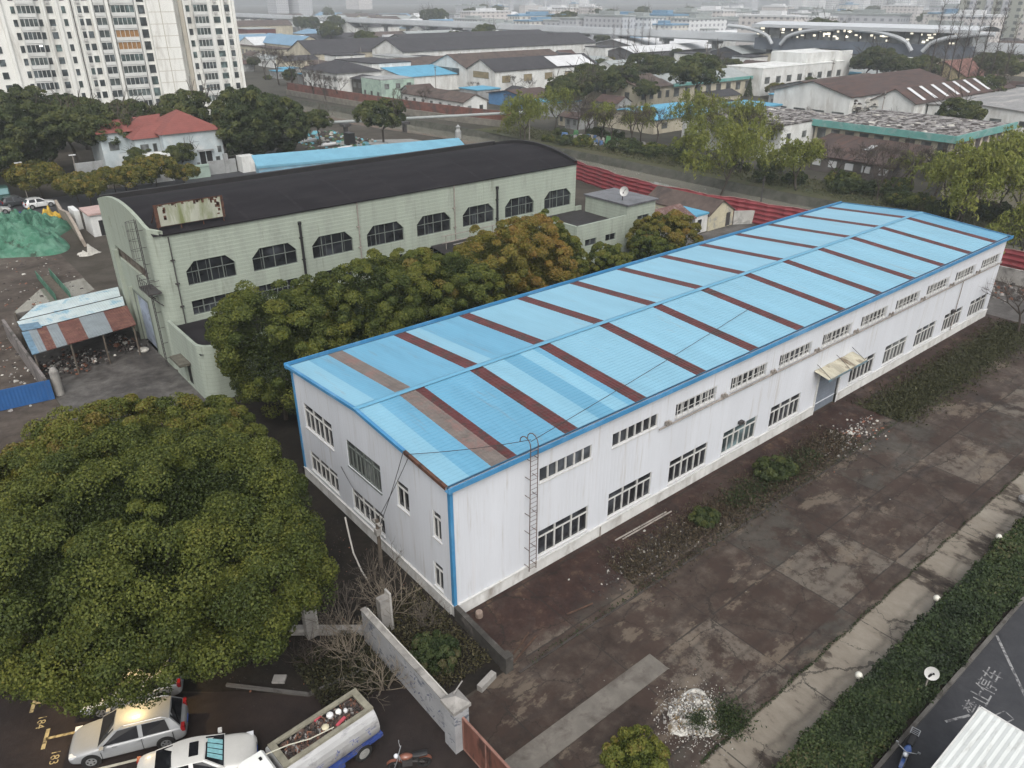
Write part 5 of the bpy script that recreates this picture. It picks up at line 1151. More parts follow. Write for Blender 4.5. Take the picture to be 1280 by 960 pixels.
def shed(name, label, cat, x0, x1, y0, y1, h, ridge=0, axis='X', wm=None, rm=None, win=(), over=.4, wins=None, group=None, flat_par=0, extra=None, gm=GLASS_M):
    """win: list of (face, n, width, z0, z1); faces W (-X side) and S (-Y side)"""
    FOOT.append((x0, x1, y0, y1)); root = thing(name, label, cat, ((x0+x1)/2, (y0+y1)/2, 0), group); mb = MB()
    for a, b in (((x0, y0), (x1, y0)), ((x1, y0), (x1, y1)), ((x1, y1), (x0, y1)), ((x0, y1), (x0, y0))): mb.P((*a, 0), (*b, 0), (*b, h), (*a, h))
    xm, ym = (x0+x1)/2, (y0+y1)/2
    if ridge and axis == 'X': mb.P((x0, y0, h), (x0, y1, h), (x0, ym, ridge-.06)); mb.P((x1, y0, h), (x1, y1, h), (x1, ym, ridge-.06))
    if ridge and axis == 'Y': mb.P((x0, y0, h), (x1, y0, h), (xm, y0, ridge-.06)); mb.P((x0, y1, h), (x1, y1, h), (xm, y1, ridge-.06))
    mb.build('wall', wm or W_WHITE, root); mb = MB(); o = over
    if not ridge:
        if flat_par: mb.box(x0+.2, x1-.2, y0+.2, y1-.2, h-.3, h-.1)
        else: mb.box(x0-o, x1+o, y0-o, y1+o, h, h+.25)
    else:
        t_ = .15
        if axis == 'X':
            e = h-o*(ridge-h)/((y1-y0)/2)
            for s_ in (-1, 1):
                ye = y0-o if s_ < 0 else y1+o
                mb.P((x0-o, ym, ridge), (x1+o, ym, ridge), (x1+o, ye, e), (x0-o, ye, e)); mb.P((x0-o, ye, e), (x1+o, ye, e), (x1+o, ye, e-t_), (x0-o, ye, e-t_)); mb.P((x0-o, ym, ridge), (x0-o, ye, e), (x0-o, ye, e-t_), (x0-o, ym, ridge-t_))
        elif axis == 'Y':
            e = h-o*(ridge-h)/((x1-x0)/2)
            for s_ in (-1, 1):
                xe = x0-o if s_ < 0 else x1+o
                mb.P((xm, y0-o, ridge), (xm, y1+o, ridge), (xe, y1+o, e), (xe, y0-o, e)); mb.P((xe, y0-o, e), (xe, y1+o, e), (xe, y1+o, e-t_), (xe, y0-o, e-t_)); mb.P((xm, y0-o, ridge), (xe, y0-o, e), (xe, y0-o, e-t_), (xm, y0-o, ridge-t_))
        elif axis == 'hip':
            k = min(x1-x0, y1-y0)/2; q = [(x0-o, y0-o, h), (x1+o, y0-o, h), (x1+o, y1+o, h), (x0-o, y1+o, h)]
            if x1-x0 >= y1-y0: A, B = (x0+k, ym, ridge), (x1-k, ym, ridge); mb.P(q[0], q[1], B, A); mb.P(q[2], q[3], A, B); mb.P(q[1], q[2], B); mb.P(q[3], q[0], A)
            else: A, B = (xm, y0+k, ridge), (xm, y1-k, ridge); mb.P(q[1], q[2], B, A); mb.P(q[3], q[0], A, B); mb.P(q[0], q[1], A); mb.P(q[2], q[3], B)
            mb.P(*q[::-1])
        elif axis == 'mono':       # slopes up away from -X
            mb.P((x0-o, y0-o, h), (x0-o, y1+o, h), (x1+o, y1+o, ridge), (x1+o, y0-o, ridge)); mb.P((x0-o, y0-o, h), (x0-o, y1+o, h), (x0-o, y1+o, h-.2), (x0-o, y0-o, h-.2))
    mb.build('roof', rm or R_DARK, root)
    for face, n, w_, z0, z1 in win:
        pl = Pl((x0, y1, 0), (0, -1, 0), (-1, 0, 0)) if face == 'W' else Pl((x0, y0, 0), (1, 0, 0), (0, -1, 0)); L = (y1-y0) if face == 'W' else (x1-x0)
        for i in range(n):
            c_ = L*(i+.5)/n; fwin(root, pl, c_-w_/2, c_+w_/2, z0, z1, gm)
    return root
# ------------------------------------------------------------------ the far-left residential tower
T_WALL = M('tower_cream', (.62, .625, .60), .05, .2, stain=(.42, .41, .38), stretch=(1, 1, .15), stain_scale=.5, stain_at=(.52, .7))
T_TAN = M('tower_tan', (.36, .335, .285), .06, .3); T_BALC = M('tower_balcony', (.50, .51, .50), .1, .4)
TY = 195.0; FL = 2.72; NF = 18; PT = Pl((0, TY, 0), (1, 0, 0), (0, -1, 0))
tw = thing('apartment_tower', 'tall cream apartment tower with glazed balconies behind the red-roofed villa', 'apartment tower', (40, TY+7, 0))
mb = MB(); mb.box(-12, 54.2, TY, TY+15, 0, NF*FL+1); mb.box(55.8, 69.8, TY, TY+14, 0, NF*FL+1); mb.box(54.2, 55.8, TY+1.5, TY+13, 0, NF*FL+1); mb.build('wall', T_WALL, tw)
mb = MB()
for x0, x1, d in ((15.9, 16.6, .5), (24.7, 25.2, .5), (27.2, 28.0, .5), (30.1, 30.5, .35), (31.3, 31.6, .35), (34.8, 35.4, .6), (38.2, 38.9, .8), (44.8, 45.3, .8), (62.6, 63.6, .7), (66.4, 67.0, .6), (69.2, 69.9, .6), (56.6, 57.0, .6)): pbox(mb, PT, x0, x1, 0, NF*FL+1, .002, d)
mb.build('pier', T_WALL, tw)
mb = MB(); pbox(mb, PT, 47.6, 54.0, 0, NF*FL+2, .002, 1.3); mb.build('stair_bay', T_WALL, tw)
mb = MB()
for k in range(NF+1): pbox(mb, PT, 47.58, 54.02, k*FL-.05+.9, k*FL+.06+.9, 1.302, 1.33)
pbox(mb, PT, 50.55, 50.7, 0, NF*FL+1, 1.302, 1.34); pbox(mb, PT, 55.5, 56.5, 0, NF*FL+1, .1, .3); mb.build('joint', T_TAN, tw)
mb = MB(); mb.tube([(30.9, TY-.25, 0), (30.9, TY-.25, NF*FL)], .10, 6); mb.build('downpipe', IRON, tw)
TW_W = [(13.2, 14.6, 'w'), (18.2, 19.2, 'w'), (23.3, 24.3, 'w'), (25.5, 26.9, 'w'), (28.6, 29.6, 'w'), (32.0, 33.0, 'w'), (33.3, 34.6, 'w'), (45.6, 47.3, 't'), (57.2, 58.3, 'w'), (64.0, 65.9, 'w'), (67.3, 68.6, 'w')]
TW_B = [(19.4, 23.0, 1.2), (35.6, 38.0, .55), (39.2, 44.5, 1.2), (58.9, 62.5, 1.1)]
r8 = random.Random(21); nwin = 0; rest = MB()
TG = [glass('tower_glass_a', (.045, .055, .06), .2, .5), glass('tower_glass_b', (.06, .075, .075), .25, .4), glass('tower_glass_c', (.06, .085, .085), .2, .5), mat('orange_curtain', (.24, .13, .05), .8, .3, 2), mat('yellow_curtain', (.26, .21, .07), .8, .3, 2)]
for k in range(NF):
    for a, b, ty in TW_W:
        z0, z1 = k*FL+.78, k*FL+(2.42 if ty == 'w' else 2.55)
        if ty == 't': z0 -= .35
        vis = 1 <= k <= 9
        if vis and nwin < 98: fwin(tw, PT, a, b, z0, z1, TG[0] if r8.random() < .8 else TG[2], T_WALL); nwin += 1
        else: pbox(rest, PT, a, b, z0, z1, .003, .05)
o = rest.build('upper_windows', TG[0], tw); o['kind'] = 'stuff'
nb = 0; rest = MB()
for k in range(NF):
    for j, (a, b, d) in enumerate(TW_B):
        z0 = k*FL+.1
        if k <= 11:
            mb = MB(); pbox(mb, PT, a, b, z0, z0+.8, .002, d); pbox(mb, PT, a-.03, b+.03, z0+2.38, z0+2.6, .002, d+.04)
            n_ = max(2, int((b-a)/.9))
            for i in range(n_+1): x = a+(b-a)*i/n_; pbox(mb, PT, x-.05, x+.05, z0+.8, z0+2.38, d-.12, d-.02)
            bo = mb.build('balcony', T_BALC, tw)
            g = MB(); pbox(g, PT, a+.03, b-.03, z0+.8, z0+2.38, d-.5, d-.14)
            go = g.build('pane', TG[r8.choice((0, 0, 1, 1, 2))] if not (j == 2 and k in (6, 7)) else TG[3], None, origin=ORG[tw]); go.location = (0, 0, 0); go.parent = bo
        else: pbox(rest, PT, a, b, z0, z0+2.6, .002, d)
rest.build('upper_balconies', T_BALC, tw)['kind'] = 'stuff'
mb = MB()
for k in range(NF):
    for x in (26.0, 32.4, 36.8, 64.8, 67.8):
        if r8.random() < .75: pbox(mb, PT, x-.4, x+.4, k*FL+.15, k*FL+.7, .002, .4)
o = mb.build('air_conditioners', M('aircon', (.40, .40, .39), .1, 1), tw); o['kind'] = 'stuff'
LAMPM = bpy.data.materials.new('lit_room'); LAMPM.use_nodes = True; LAMPM.node_tree.nodes['Principled BSDF'].inputs['Emission Color'].default_value = (1, .97, .9, 1); LAMPM.node_tree.nodes['Principled BSDF'].inputs['Emission Strength'].default_value = 1.6
mb = MB(); pbox(mb, PT, 22.0, 22.7, 6*FL+2.1, 6*FL+2.35, 1.21, 1.24); mb.build('lit_ceiling_lamp', LAMPM, tw)
# ------------------------------------------------------------------ red-roofed villa
vl = shed('villa', 'pale blue villa under a bright red hipped roof, below the apartment tower', 'villa', 24.6, 35.0, 121.5, 133, 7.2, 10.4, 'hip', W_VILLA, R_RED, (), .5)
PV = Pl((24.6, 121.5, 0), (1, 0, 0), (0, -1, 0))
mb = MB(); pbox(mb, PV, 5.9, 6.9, .3, 3.6, .01, .1); pbox(mb, PV, 7.1, 8.1, .3, 3.6, .01, .1); mb.build('door', BLACK, vl); mb = MB(); pbox(mb, PV, 5.6, 8.4, 3.7, 3.95, .01, .6); mb.build('porch_lintel', W_GREY, vl)
fwin(vl, PV, 8.7, 9.5, 1.3, 2.5); fwin(vl, PV, 9.3, 10.0, 3.2, 4.3); fwin(vl, PV, 5.2, 5.7, 1.0, 1.8)
mb = MB(); mb.box(20.4, 24.598, 123.5, 132, 0, 6.6); mb.build('side_wing', W_VILLA, vl); mb = MB(); mb.P((19.9, 123, 6.6), (26.5, 123, 6.6), (28.5, 127.5, 8.9), (23.6, 127.5, 8.4)); mb.P((19.9, 123, 6.6), (23.6, 127.5, 8.4), (19.9, 132.5, 6.6)); mb.P((19.9, 132.5, 6.6), (23.6, 127.5, 8.4), (28.5, 127.5, 8.9), (27, 132.5, 6.8)); mb.build('wing_roof', R_RED, vl)
PV2 = Pl((20.4, 123.5, 0), (1, 0, 0), (0, -1, 0)); fwin(vl, PV2, .8, 2.2, 4.2, 5.6); fwin(vl, PV2, 2.9, 3.6, 4.2, 5.6)
mb = MB(); mb.box(16.0, 20.4, 128, 136, 0, 7.4); mb.build('rear_wing', W_VILLA, vl); mb = MB(); mb.P((15.5, 127.5, 7.4), (26, 127.5, 7.4), (28, 132, 9.4), (19.5, 132, 9.0)); mb.P((15.5, 127.5, 7.4), (19.5, 132, 9.0), (15.5, 136.5, 7.4)); mb.P((15.5, 136.5, 7.4), (19.5, 132, 9.0), (28, 132, 9.4), (26, 136.5, 7.4)); mb.build('rear_roof', R_RED, vl); fwin(vl, Pl((16, 128, 0), (1, 0, 0), (0, -1, 0)), 1.2, 2.8, 4.4, 5.9)
mb = MB(); mb.P((28.4, 123.6, 8.15), (29.0, 123.6, 8.15), (29.6, 124.6, 8.75), (28.8, 124.8, 8.85)); mb.P((29.4, 123.9, 8.35), (30.3, 124.0, 8.4), (30.2, 124.5, 8.7), (29.6, 124.4, 8.65)); o = mb.build('roof_patch', W_WHITE, vl); o['label'] = 'white patch of bare tiles on the red roof'
shed('outhouse', 'small white flat-topped outhouse left of the villa porch', 'outhouse', 20.6, 24.2, 117.5, 121.0, 4.6, 0, 'X', W_WHITE, W_WHITE, (('S', 2, .8, .8, 1.8),), 0, flat_par=1)
shed('canopy', 'green sheet canopy beside the white outhouse', 'canopy', 15.6, 20.2, 117.6, 120.5, 2.4, 3.0, 'X', W_GREY, M('green_sheet', (.07, .25, .19), .1, .4), (), .3)
mb = MB(); mb.box(30.6, 35.6, 117.9, 118.15, 0, 2.4); mb.box(33.5, 34.2, 117.7, 118.3, 0, 3.4); tag(mb.build('courtyard_wall', W_GREY), 'grey courtyard wall with a doorway in front of the villa', 'wall')
mb = MB(); mb.box(25.5, 30.2, 116.6, 116.9, 0, 1.9); mb.box(25.5, 30.2, 116.5, 117.0, 1.9, 2.25); tag(mb.build('courtyard_wall', M('mint_wall', (.26, .33, .29), .2, .5)), 'mint-topped low wall left of the villa doorway', 'wall')
mb = MB(); mb.box(36, 38.6, 116.0, 118.5, 0, 2.8); tag(mb.build('white_kiosk', W_WHITE), 'small white kiosk right of the villa courtyard', 'kiosk')
mb = MB(); mb.box(8.5, 17.5, 138, 138.6, 7.6, 7.9); mb.box(8.6, 9, 138, 138.6, 0, 7.6); mb.box(17, 17.4, 138, 138.6, 0, 7.6); tag(mb.build('gantry', R_WHITE), 'thin white gantry beam left of the villa', 'gantry')
# ------------------------------------------------------------------ left site: street, mound, booth, sheds
NET = M('green_net', (.055, .185, .115), .22, .5, stain=(.085, .24, .17), stain_scale=.5, stain_at=(.45, .7)); 
NET = mat('green_dust_net', (.036, .115, .075), .85, .3, .5, stain=(.080, .175, .125), stain_scale=.6, stain_at=(.44, .60), stain2=((.022, .040, .026), .38, .60, .66, (1, .35, 1)), bump=1.0, bscale=1.6)
heap('netted_mound', -4.4, 94.2, 7.0, 10.0, 2.9, NET, 31, 'big earth mound under a green dust net at the left edge', 'mound', .04, 120, fold=.30, ff=1.0)
mb = MB(); n_ = 24
pl_ = [(3.3, 104.4), (3.0, 100), (2.9, 95), (2.4, 89), (2.0, 84.2)]
for (x0, y0), (x1, y1), h0, h1 in zip(pl_[:-1], pl_[1:], (2.2, 1.7, 2.3, 1.9), (1.7, 2.3, 1.9, 1.0)):
    for q in (-.2, .2): mb.P((x0+q, y0, 0), (x1+q, y1, 0), (x1+q-.25, y1, h1), (x0+q-.25, y0, h0))
    mb.P((x0-.45, y0, h0), (x0-.05, y0, h0), (x1-.05, y1, h1), (x1-.45, y1, h1))
mb.P((1.8, 84.2, 0), (2.2, 84.2, 0), (1.95, 84.2, 1), (1.55, 84.2, 1)); tag(mb.build('site_wall', M('pinkish_render', (.25, .215, .18), .15, .6)), 'ragged pinkish wall between the netted mound and the white booth', 'wall')
bt = shed('booth', 'small white booth with a pinkish slab roof beside the green hall', 'booth', 4.0, 6.2, 88.2, 92.4, 2.9, 0, 'X', W_WHITE, M('pink_slab', (.36, .26, .24), .2, .8), (), .25)
mb = MB(); pbox(mb, Pl((4.0, 88.2, 0), (1, 0, 0), (0, -1, 0)), .9, 1.7, .05, 2.1, .01, .04); mb.build('door', BLACK, bt)
mb = MB(); mb.box(3.2, 3.9, 93.5, 97, 0, 2.6); tag(mb.build('panel_screen', W_WHITE), 'white panel screen behind the booth', 'screen')
YEL = mat('yellow_tarp', (.42, .28, .04), .6, .2, 1.5)
heap('tarpaulin', 1.6, 103.2, 1.5, 1.2, .9, YEL, 6, 'crumpled yellow tarpaulin at the back of the mound', 'tarpaulin', .3, 20); heap('tarpaulin', -.4, 104.2, 1.1, .8, .8, YEL, 16, 'smaller yellow tarpaulin left of the crumpled one', 'tarpaulin', .3, 18)
for x, lb in ((-1.9, 'blue drum behind the mound, left one'), (-1.1, 'blue drum behind the mound, right one')): mb = MB(); mb.lathe((x, 105.2, 0), [(0, 0), (.36, 0), (.36, 1), (0, 1)], 12); tag(mb.build('drum', M('drum_blue', (.05, .07, .26), .1, 1)), lb, 'drum')
heap('rubbish_pile', 1.4, 80.5, 1.3, .8, .45, STONE_W, 36, 'white rubbish pile between mound and green hall', 'rubbish pile', .5, 22)
chips('site_rubble', 500, lambda r: (r.uniform(-20, -2), r.uniform(58, 85), .01), .04, .2, [STONE_G, STONE_D, STONE_D, STONE_D, STONE_W, STONE_B], 32, 'broken rubble over the demolition site', 'stuff', .4)
chips('site_rubble', 500, lambda r: (r.uniform(-22, -11), r.uniform(40, 58), .01), .05, .22, [STONE_G, STONE_D, STONE_D, STONE_D, STONE_W, STONE_B], 33, 'broken rubble behind the blue hoarding', 'stuff', .4)
mb = MB(); mb.box(-5.5, -4.3, 63.5, 73.4, .25, .35); pk = tag(mb.build('plank_bridge', WOOD), 'plank footway over the little canal', 'footbridge')
for x in (-5.62, -4.24):
    mb = MB(); mb.box(x, x+.06, 63.5, 73.4, .3, 1.15); o = mb.build('side_net', NET, pk)
# scrap shed with the patchwork roof
ss = thing('scrap_shed', 'lean-to scrap shed with a patchwork rust and pale blue roof', 'shed', (-6, 49, 0))
FLc, FRc, BRc, BLc = Vector((-10.9, 43.6, 2.85)), Vector((-2.5, 44.6, 2.95)), Vector((-1.45, 53.6, 3.6)), Vector((-10.6, 53.0, 3.6))
P_RUST = mat('shed_rust', (.10, .042, .034), .8, .3, 1, stain=(.14, .07, .05), stain_scale=1.5, lines=(0, .22, .02, 1)); P_GB = mat('shed_grey_blue', (.16, .185, .20), .6, .15, 1, lines=(0, .22, .02, 1)); P_CY = mat('shed_pale_cyan', (.36, .42, .43), .6, .12, .8, stain=(.19, .31, .38), stain_scale=.6, stain_at=(.52, .6), lines=(0, .22, .02, 1)); P_B = mat('shed_blue', (.10, .17, .23), .6, .3, 2)
def sp(u, v): return FLc.lerp(FRc, u).lerp(BLc.lerp(BRc, u), v)
mb = MB()
for a, b, k in ((0, .06, 3), (.06, .13, 1), (.13, .22, 0), (.22, .32, 1), (.32, .52, 0), (.52, .76, 1), (.76, 1.0, 0)): mb.k = k; mb.P(sp(a, 0), sp(b, 0), sp(b, .5), sp(a, .5)); mb.P(*[p-Z*.07 for p in (sp(a, 0), sp(b, 0), sp(b, .5), sp(a, .5))]); mb.P(sp(a, 0), sp(b, 0), sp(b, 0)-Z*.07, sp(a, 0)-Z*.07)
for v0, v1, dz in ((.5, .74, .07), (.74, 1.0, .14)):
    mb.k = 2; mb.P(*[p+Z*dz for p in (sp(0.02, v0), sp(.98, v0), sp(1, v1), sp(.0 if v0 < .7 else .22, v1))])
mb.k = 3; mb.P(*[p+Z*.075 for p in (sp(.01, .5), sp(.18, .47), sp(.17, .62), sp(.0, .66))])
mb.build('roof', [P_RUST, P_GB, P_CY, P_B], ss)
for p in (sp(.02, .02), sp(.35, .02), sp(.66, .02), sp(.97, .02), sp(.02, .98), sp(.5, .98)): mb = MB(); mb.cyl((p.x, p.y, 0), (p.x, p.y, p.z-.05), .08, n=6); mb.build('post', WOOD, ss)
mb = MB(); mb.box(-10.5, -1.6, 53.2, 53.4, 0, 3.3); mb.build('back_wall', CONC_DK, ss)
mb = MB(); mb.obox((-10.75, 40.2), (-.02, 1), 16.5, .22, 0, 1.9); tag(mb.build('yard_wall', mat('purple_grey_wall', (.15, .135, .13), .9, .25, 1, stain=(.07, .065, .06), stain_scale=.8)), 'weathered grey wall along the left side of the scrap shed', 'wall')
mb = MB(); mb.lathe((-10.1, 40.8, 0), [(.34, 0), (.34, 2.1), (.2, 2.4), (0, 2.5)], 12); tag(mb.build('round_pillar', CONC), 'rounded concrete pillar at the end of the weathered wall', 'pillar')
HB = mat('hoarding_blue', (.022, .085, .235), .5, .12, 1, lines=(0, .25, .02, 1))
mb = MB(); mb.obox((-16.5, 40.9), (5.9, -.75), 5.95, .06, .05, 1.75); tag(mb.build('hoarding', HB), 'bright blue sheet hoarding at the left edge by the forecourt', 'hoarding')
chips('scrap_heap', 420, lambda r: (-8+r.gauss(0, 1.2), 46.3+r.gauss(0, 1.0), .05+r.random()*.5), .06, .26, [STONE_D, STONE_D, STONE_D, STONE_G, STONE_W, STONE_B, STONE_D], 34, 'mixed scrap spilling from the left half of the shed')
chips('scrap_heap', 240, lambda r: (-3.2+r.gauss(0, .6), 47.6+r.gauss(0, .9), .05+r.random()*.5), .06, .22, [STONE_D, STONE_D, STONE_D, STONE_G, STONE_W, STONE_B, STONE_D], 35, 'mixed scrap beside the pale blue roller door')
mb = MB(); mb.lathe((-2.3, 45.2, .2), [(0, -.2), (.4, -.15), (.5, 0), (.38, .15), (0, .2)], 10); tag(mb.build('white_sack', STONE_W), 'white sack lying in front of the roller door', 'sack')
# street cars
car('white hatchback parked on the street behind the mound', 'car', (1.9, 111.2, .01), R(5), (.62, .63, .63), 4.3, 1.8, 1.5, True)
car('silver saloon parked left of the white street car', 'car', (-4.4, 110.6, .01), R(4), (.40, .40, .38), 4.5, 1.8, 1.45, False)
car('dark car behind the white street car', 'car', (-.5, 114.6, .01), R(4), (.03, .035, .04), 4.5, 1.8, 1.5, True)
tr = thing('delivery_truck', 'dark green box truck with a pale teal windscreen on the street', 'truck', (-3.2, 117.2, 0)); mb = MB(); mb.box(-8, -2.6, 116.2, 118.4, .7, 3.2); mb.build('box_body', M('truck_green', (.025, .06, .05), .2, 1), tr); mb = MB(); mb.box(-2.55, -1.0, 116.3, 118.3, .6, 2.7); mb.build('cab', M('cab_green', (.03, .08, .07), .2, 1), tr); mb = MB(); mb.box(-2.5, -1.1, 116.2, 116.29, 1.6, 2.5); mb.box(-.99, -.95, 116.4, 118.2, 1.6, 2.5); mb.build('windscreen', M('teal_glass', (.20, .34, .36), .1, 1), tr)
for x in (-7, -1.8):
    for y in (116.3, 118.1): mb = MB(); mb.cyl((x, y, .45), (x, y+.25, .45), .45, n=14); mb.build('wheel', TYRE, tr)
gm_ = MB(); gm_.box(9.6, 14, 120.5, 120.8, 0, 4.2); tag(gm_.build('blank_wall', W_GREY), 'plain grey wall between the street trees left of the villa', 'wall')
mb = MB(); mb.grid(lambda u, v: (10.5+5*u, 113+2.4*v, 2.5+.5*math.sin(math.pi*v)), 10, 8); sc_o = thing('shelter', 'rounded grey shelter roof among the street trees', 'shelter', (13, 114, 0)); mb.build('roof', R_GREYM, sc_o, smooth=True)
for x in (10.8, 15.2): mb = MB(); mb.cyl((x, 114.2, 0), (x, 114.2, 2.9), .07, n=6); mb.build('post', IRON, sc_o)
for i, (x, y) in enumerate(((9.2, 117.8), (1.2, 116.2))):
    l_ = thing('street_lamp', ['slim pale street lamp standing by the plain grey wall', 'slim pale street lamp behind the white street car'][i], 'street lamp', (x, y, 0)); mb = MB(); mb.cyl((x, y, 0), (x, y, 6), .07); mb.build('pole', PIPE, l_); mb = MB(); mb.box(x-.5, x+.5, y-.12, y+.12, 5.95, 6.1); mb.build('lamp_head', R_WHITE, l_)
# long blue shed behind the hall, junk yard, pipe bridge
bs = thing('long_shed', 'long low shed with a bright blue roof strip behind the black barrel roof', 'shed', (52, 98, 0)); u_ = Vector((37.1, -7.9)).normalized(); n2 = Vector((-u_.y, u_.x)); A_ = Vector((33.3, 101.8))
mb = MB(); mb.obox(A_, u_, 37.8, 3.2, 0, 3.6); mb.build('wall', M('shed_wall_blue', (.16, .29, .38), .2, .4, stain=(.22, .27, .29), stain_scale=.5), bs)
mb = MB(); q = [A_-n2*.15-u_*.3, A_+u_*38.1-n2*.15, A_+u_*38.1+n2*3.6, A_-u_*.3+n2*3.6]; mb.P(*[(p.x, p.y, z) for p, z in zip(q, (3.7, 3.7, 4.9, 4.9))]); mb.P(*[(p.x, p.y, z) for p, z in zip((q[0], q[1], q[1], q[0]), (3.7, 3.7, 3.3, 3.3))]); mb.build('roof', M('shed_roof_soft_blue', (.12, .27, .36), .12, .4), bs)
chips('junk', 420, lambda r: (r.uniform(56, 72), r.uniform(112, 150), .1), .15, .8, [STONE_W, STONE_G, STONE_D, M('junk_green', (.05, .13, .07), .3, 1), M('junk_teal', (.12, .30, .36), .2, 1), STONE_D, M('junk_olive', (.10, .11, .05), .3, 1)], 37, 'jumbled junk and offcuts over the riverside yard', 'stuff', .5)
for i, (x, y, l, a, lb) in enumerate(((58, 138, 4, .2, 'white pipe section in the junk yard, upper one'), (59.5, 131, 3.4, .1, 'white pipe section in the junk yard, middle one'), (60, 125, 3.6, .15, 'white pipe section in the junk yard, lower one'))): mb = MB(); mb.cyl((x, y, .4), (x+l, y+l*a, .4), .35, n=10); tag(mb.build('pipe_section', R_WHITE), lb, 'pipe')
mb = MB(); mb.box(64.8, 66.2, 128.5, 131, 0, 2.6); tag(mb.build('dumpster', BLACK), 'black upright box in the junk yard', 'container')
mb = MB(); mb.lathe((66.5, 118.5, 0), [(1.8, 0), (1.8, 1.5), (1.4, 1.9), (0, 2)], 12); tag(mb.build('round_tank', W_GREY), 'grey round tank under the lone tree', 'tank')
sheet('concrete_apron', [(60, 140), (80, 128), (83, 112), (70, 118)], .012, M('apron', (.22, .22, .21), .2, .3))
pb = thing('pipe_bridge', 'pale pipe carried across the river on two dark piers', 'pipe bridge', (88, 142, 0)); mb = MB(); mb.tube([(64, 148, 2.3), (70, 145.5, 2.6), (112, 125.5, 3.4)], .32, 8); mb.build('pipe', R_GREYM, pb)
for x, y in ((72.5, 144.3), (85, 138.4)): mb = MB(); mb.box(x-.4, x+.4, y-.4, y+.4, -2, 1.6); mb.box(x-1, x+1, y-1, y+1, 1.6, 2.2); mb.build('pier', IRON, pb)
mb = MB(); mb.lathe((88.6, 121.5, 0), [(.7, 0), (.7, 1.6), (.4, 2.1), (.55, 2.6), (0, 3.1)], 10); tag(mb.build('stone_bollard', W_GREY), 'pale stone bollard on the bank beside the black roof end', 'bollard')
# red hoarding on the near bank
REDH = mat('hoarding_red', (.175, .030, .036), .6, .2, .6, stain=(.19, .06, .06), stain_scale=.8, stain_at=(.55, .7), stretch=(1, 1, 3), lines=(2, .62, .10, 1.5, .12, .15))
pts = [(79.5, 76), (77.3, 66), (75.6, 57), (75.3, 50), (76.3, 43), (77.6, 36.5), (78.6, 29.6), (79.2, 20), (80.0, 10), (80.4, 0), (80.6, -14)]
rh = thing('red_hoarding', 'wavy dark red sheet hoarding along the near river bank', 'hoarding', (78, 50, 0)); mb = MB()
dense = []
for (x0, y0), (x1, y1) in zip(pts[:-1], pts[1:]):
    for i in range(8): dense.append((x0+(x1-x0)*i/8+.12*math.sin(i*2+y0), y0+(y1-y0)*i/8))
for (x0, y0), (x1, y1) in zip(dense[:-1], dense[1:]): mb.P((x0, y0, .1), (x1, y1, .1), (x1+.25, y1, 3.2+.1*math.sin(y1*.7)), (x0+.25, y0, 3.2+.1*math.sin(y0*.7)))
mb.build('sheet', REDH, rh); mb = MB()
for x, y in dense[::4]: mb.cyl((x+.2, y, 0), (x+.35, y, 2.75), .05, n=5)
mb.tube([(x+.26, y, 3.2+.1*math.sin(y*.7)) for x, y in dense], .045, 4); mb.build('frame', M('hoarding_frame', (.30, .16, .15), .2, 1), rh)
# cottages between the hall and the river
ct = shed('cottage', 'old cottage with a brown tiled roof and a peeling cream gable', 'cottage', 69.8, 75.3, 37.4, 49, 2.3, 3.9, 'Y', M('peeling_cream', (.40, .37, .27), .15, .8, stain=(.24, .24, .22), stain_scale=.9), R_BRN, (), .15)
mb = MB(); pbox(mb, Pl((69.8, 37.4, 0), (1, 0, 0), (0, -1, 0)), 3.9, 4.8, .1, 1.95, .005, .04); mb.build('door', IRON, ct)
lt = shed('lean_to', 'white lean-to with a small blue sheet roof against the cottage', 'lean-to', 67.0, 69.75, 37.6, 42, 2.4, 0, 'X', W_WHITE, R_CYAN, (), .1); mb = MB(); pbox(mb, Pl((67, 37.6, 0), (1, 0, 0), (0, -1, 0)), .6, 1.4, .1, 1.9, .005, .04); mb.build('door', BLACK, lt)
shed('cottage', 'smaller cottage with a reddish ridged tile roof beside the green annex', 'cottage', 59.5, 66.5, 37.5, 43, 2.6, 3.8, 'X', W_GREY, M('ridged_red_tile', (.10, .055, .048), .3, .8, stain=(.17, .13, .12), stain_scale=2.5, stain_at=(.52, .6)), (), .3)
mb = MB(); mb.obox((75.4, 37.3), (7.2, -4.6), 7.2, .25, 0, 1.9); tag(mb.build('yard_wall', M('grey_white_wall', (.33, .33, .31), .2, .5, stain=(.2, .2, .19), stain_scale=.6)), 'grey-white yard wall running from the cottage to the hoarding', 'wall')
mb = MB(); mb.box(78.6, 78.9, -12, 10, 0, 1.7); tag(mb.build('yard_wall', CONC), 'grey wall below the red hoarding past the warehouse far end', 'wall')
sheet('cottage_court', [(56, 30), (78, 30), (78, 37.2), (56, 37.2)], .012, M_COURT); sheet('end_court', [(66.8, -6), (78, -8), (78, 14), (66.8, 14)], .014, M_COURT)
chips('end_rubble', 420, lambda r: (75.5+r.gauss(0, 1.4), 2+r.gauss(0, 4.5), .05), .08, .35, [STONE_D, STONE_G, STONE_D, STONE_D, STONE_B, STONE_G], 38, 'rubble heap beyond the far end of the warehouse')
place(bare('bare_tree', 'dark leafless tree at the far end of the yard', 'tree', 91, 6.5, .6, 4, .13), 63.9, -3.9)
pw = thing('utility_pole', 'thin dark pole standing at the river hoarding by the warehouse roof', 'pole', (82, 37, 0)); mb = MB(); mb.cyl((80.5, 36.6, 0), (80.5, 36.6, 6.2), .09, n=6); mb.build('shaft', IRON, pw); mb = MB(); mb.box(80.1, 80.9, 36.55, 36.65, 5.6, 5.72); mb.build('crossarm', IRON, pw)
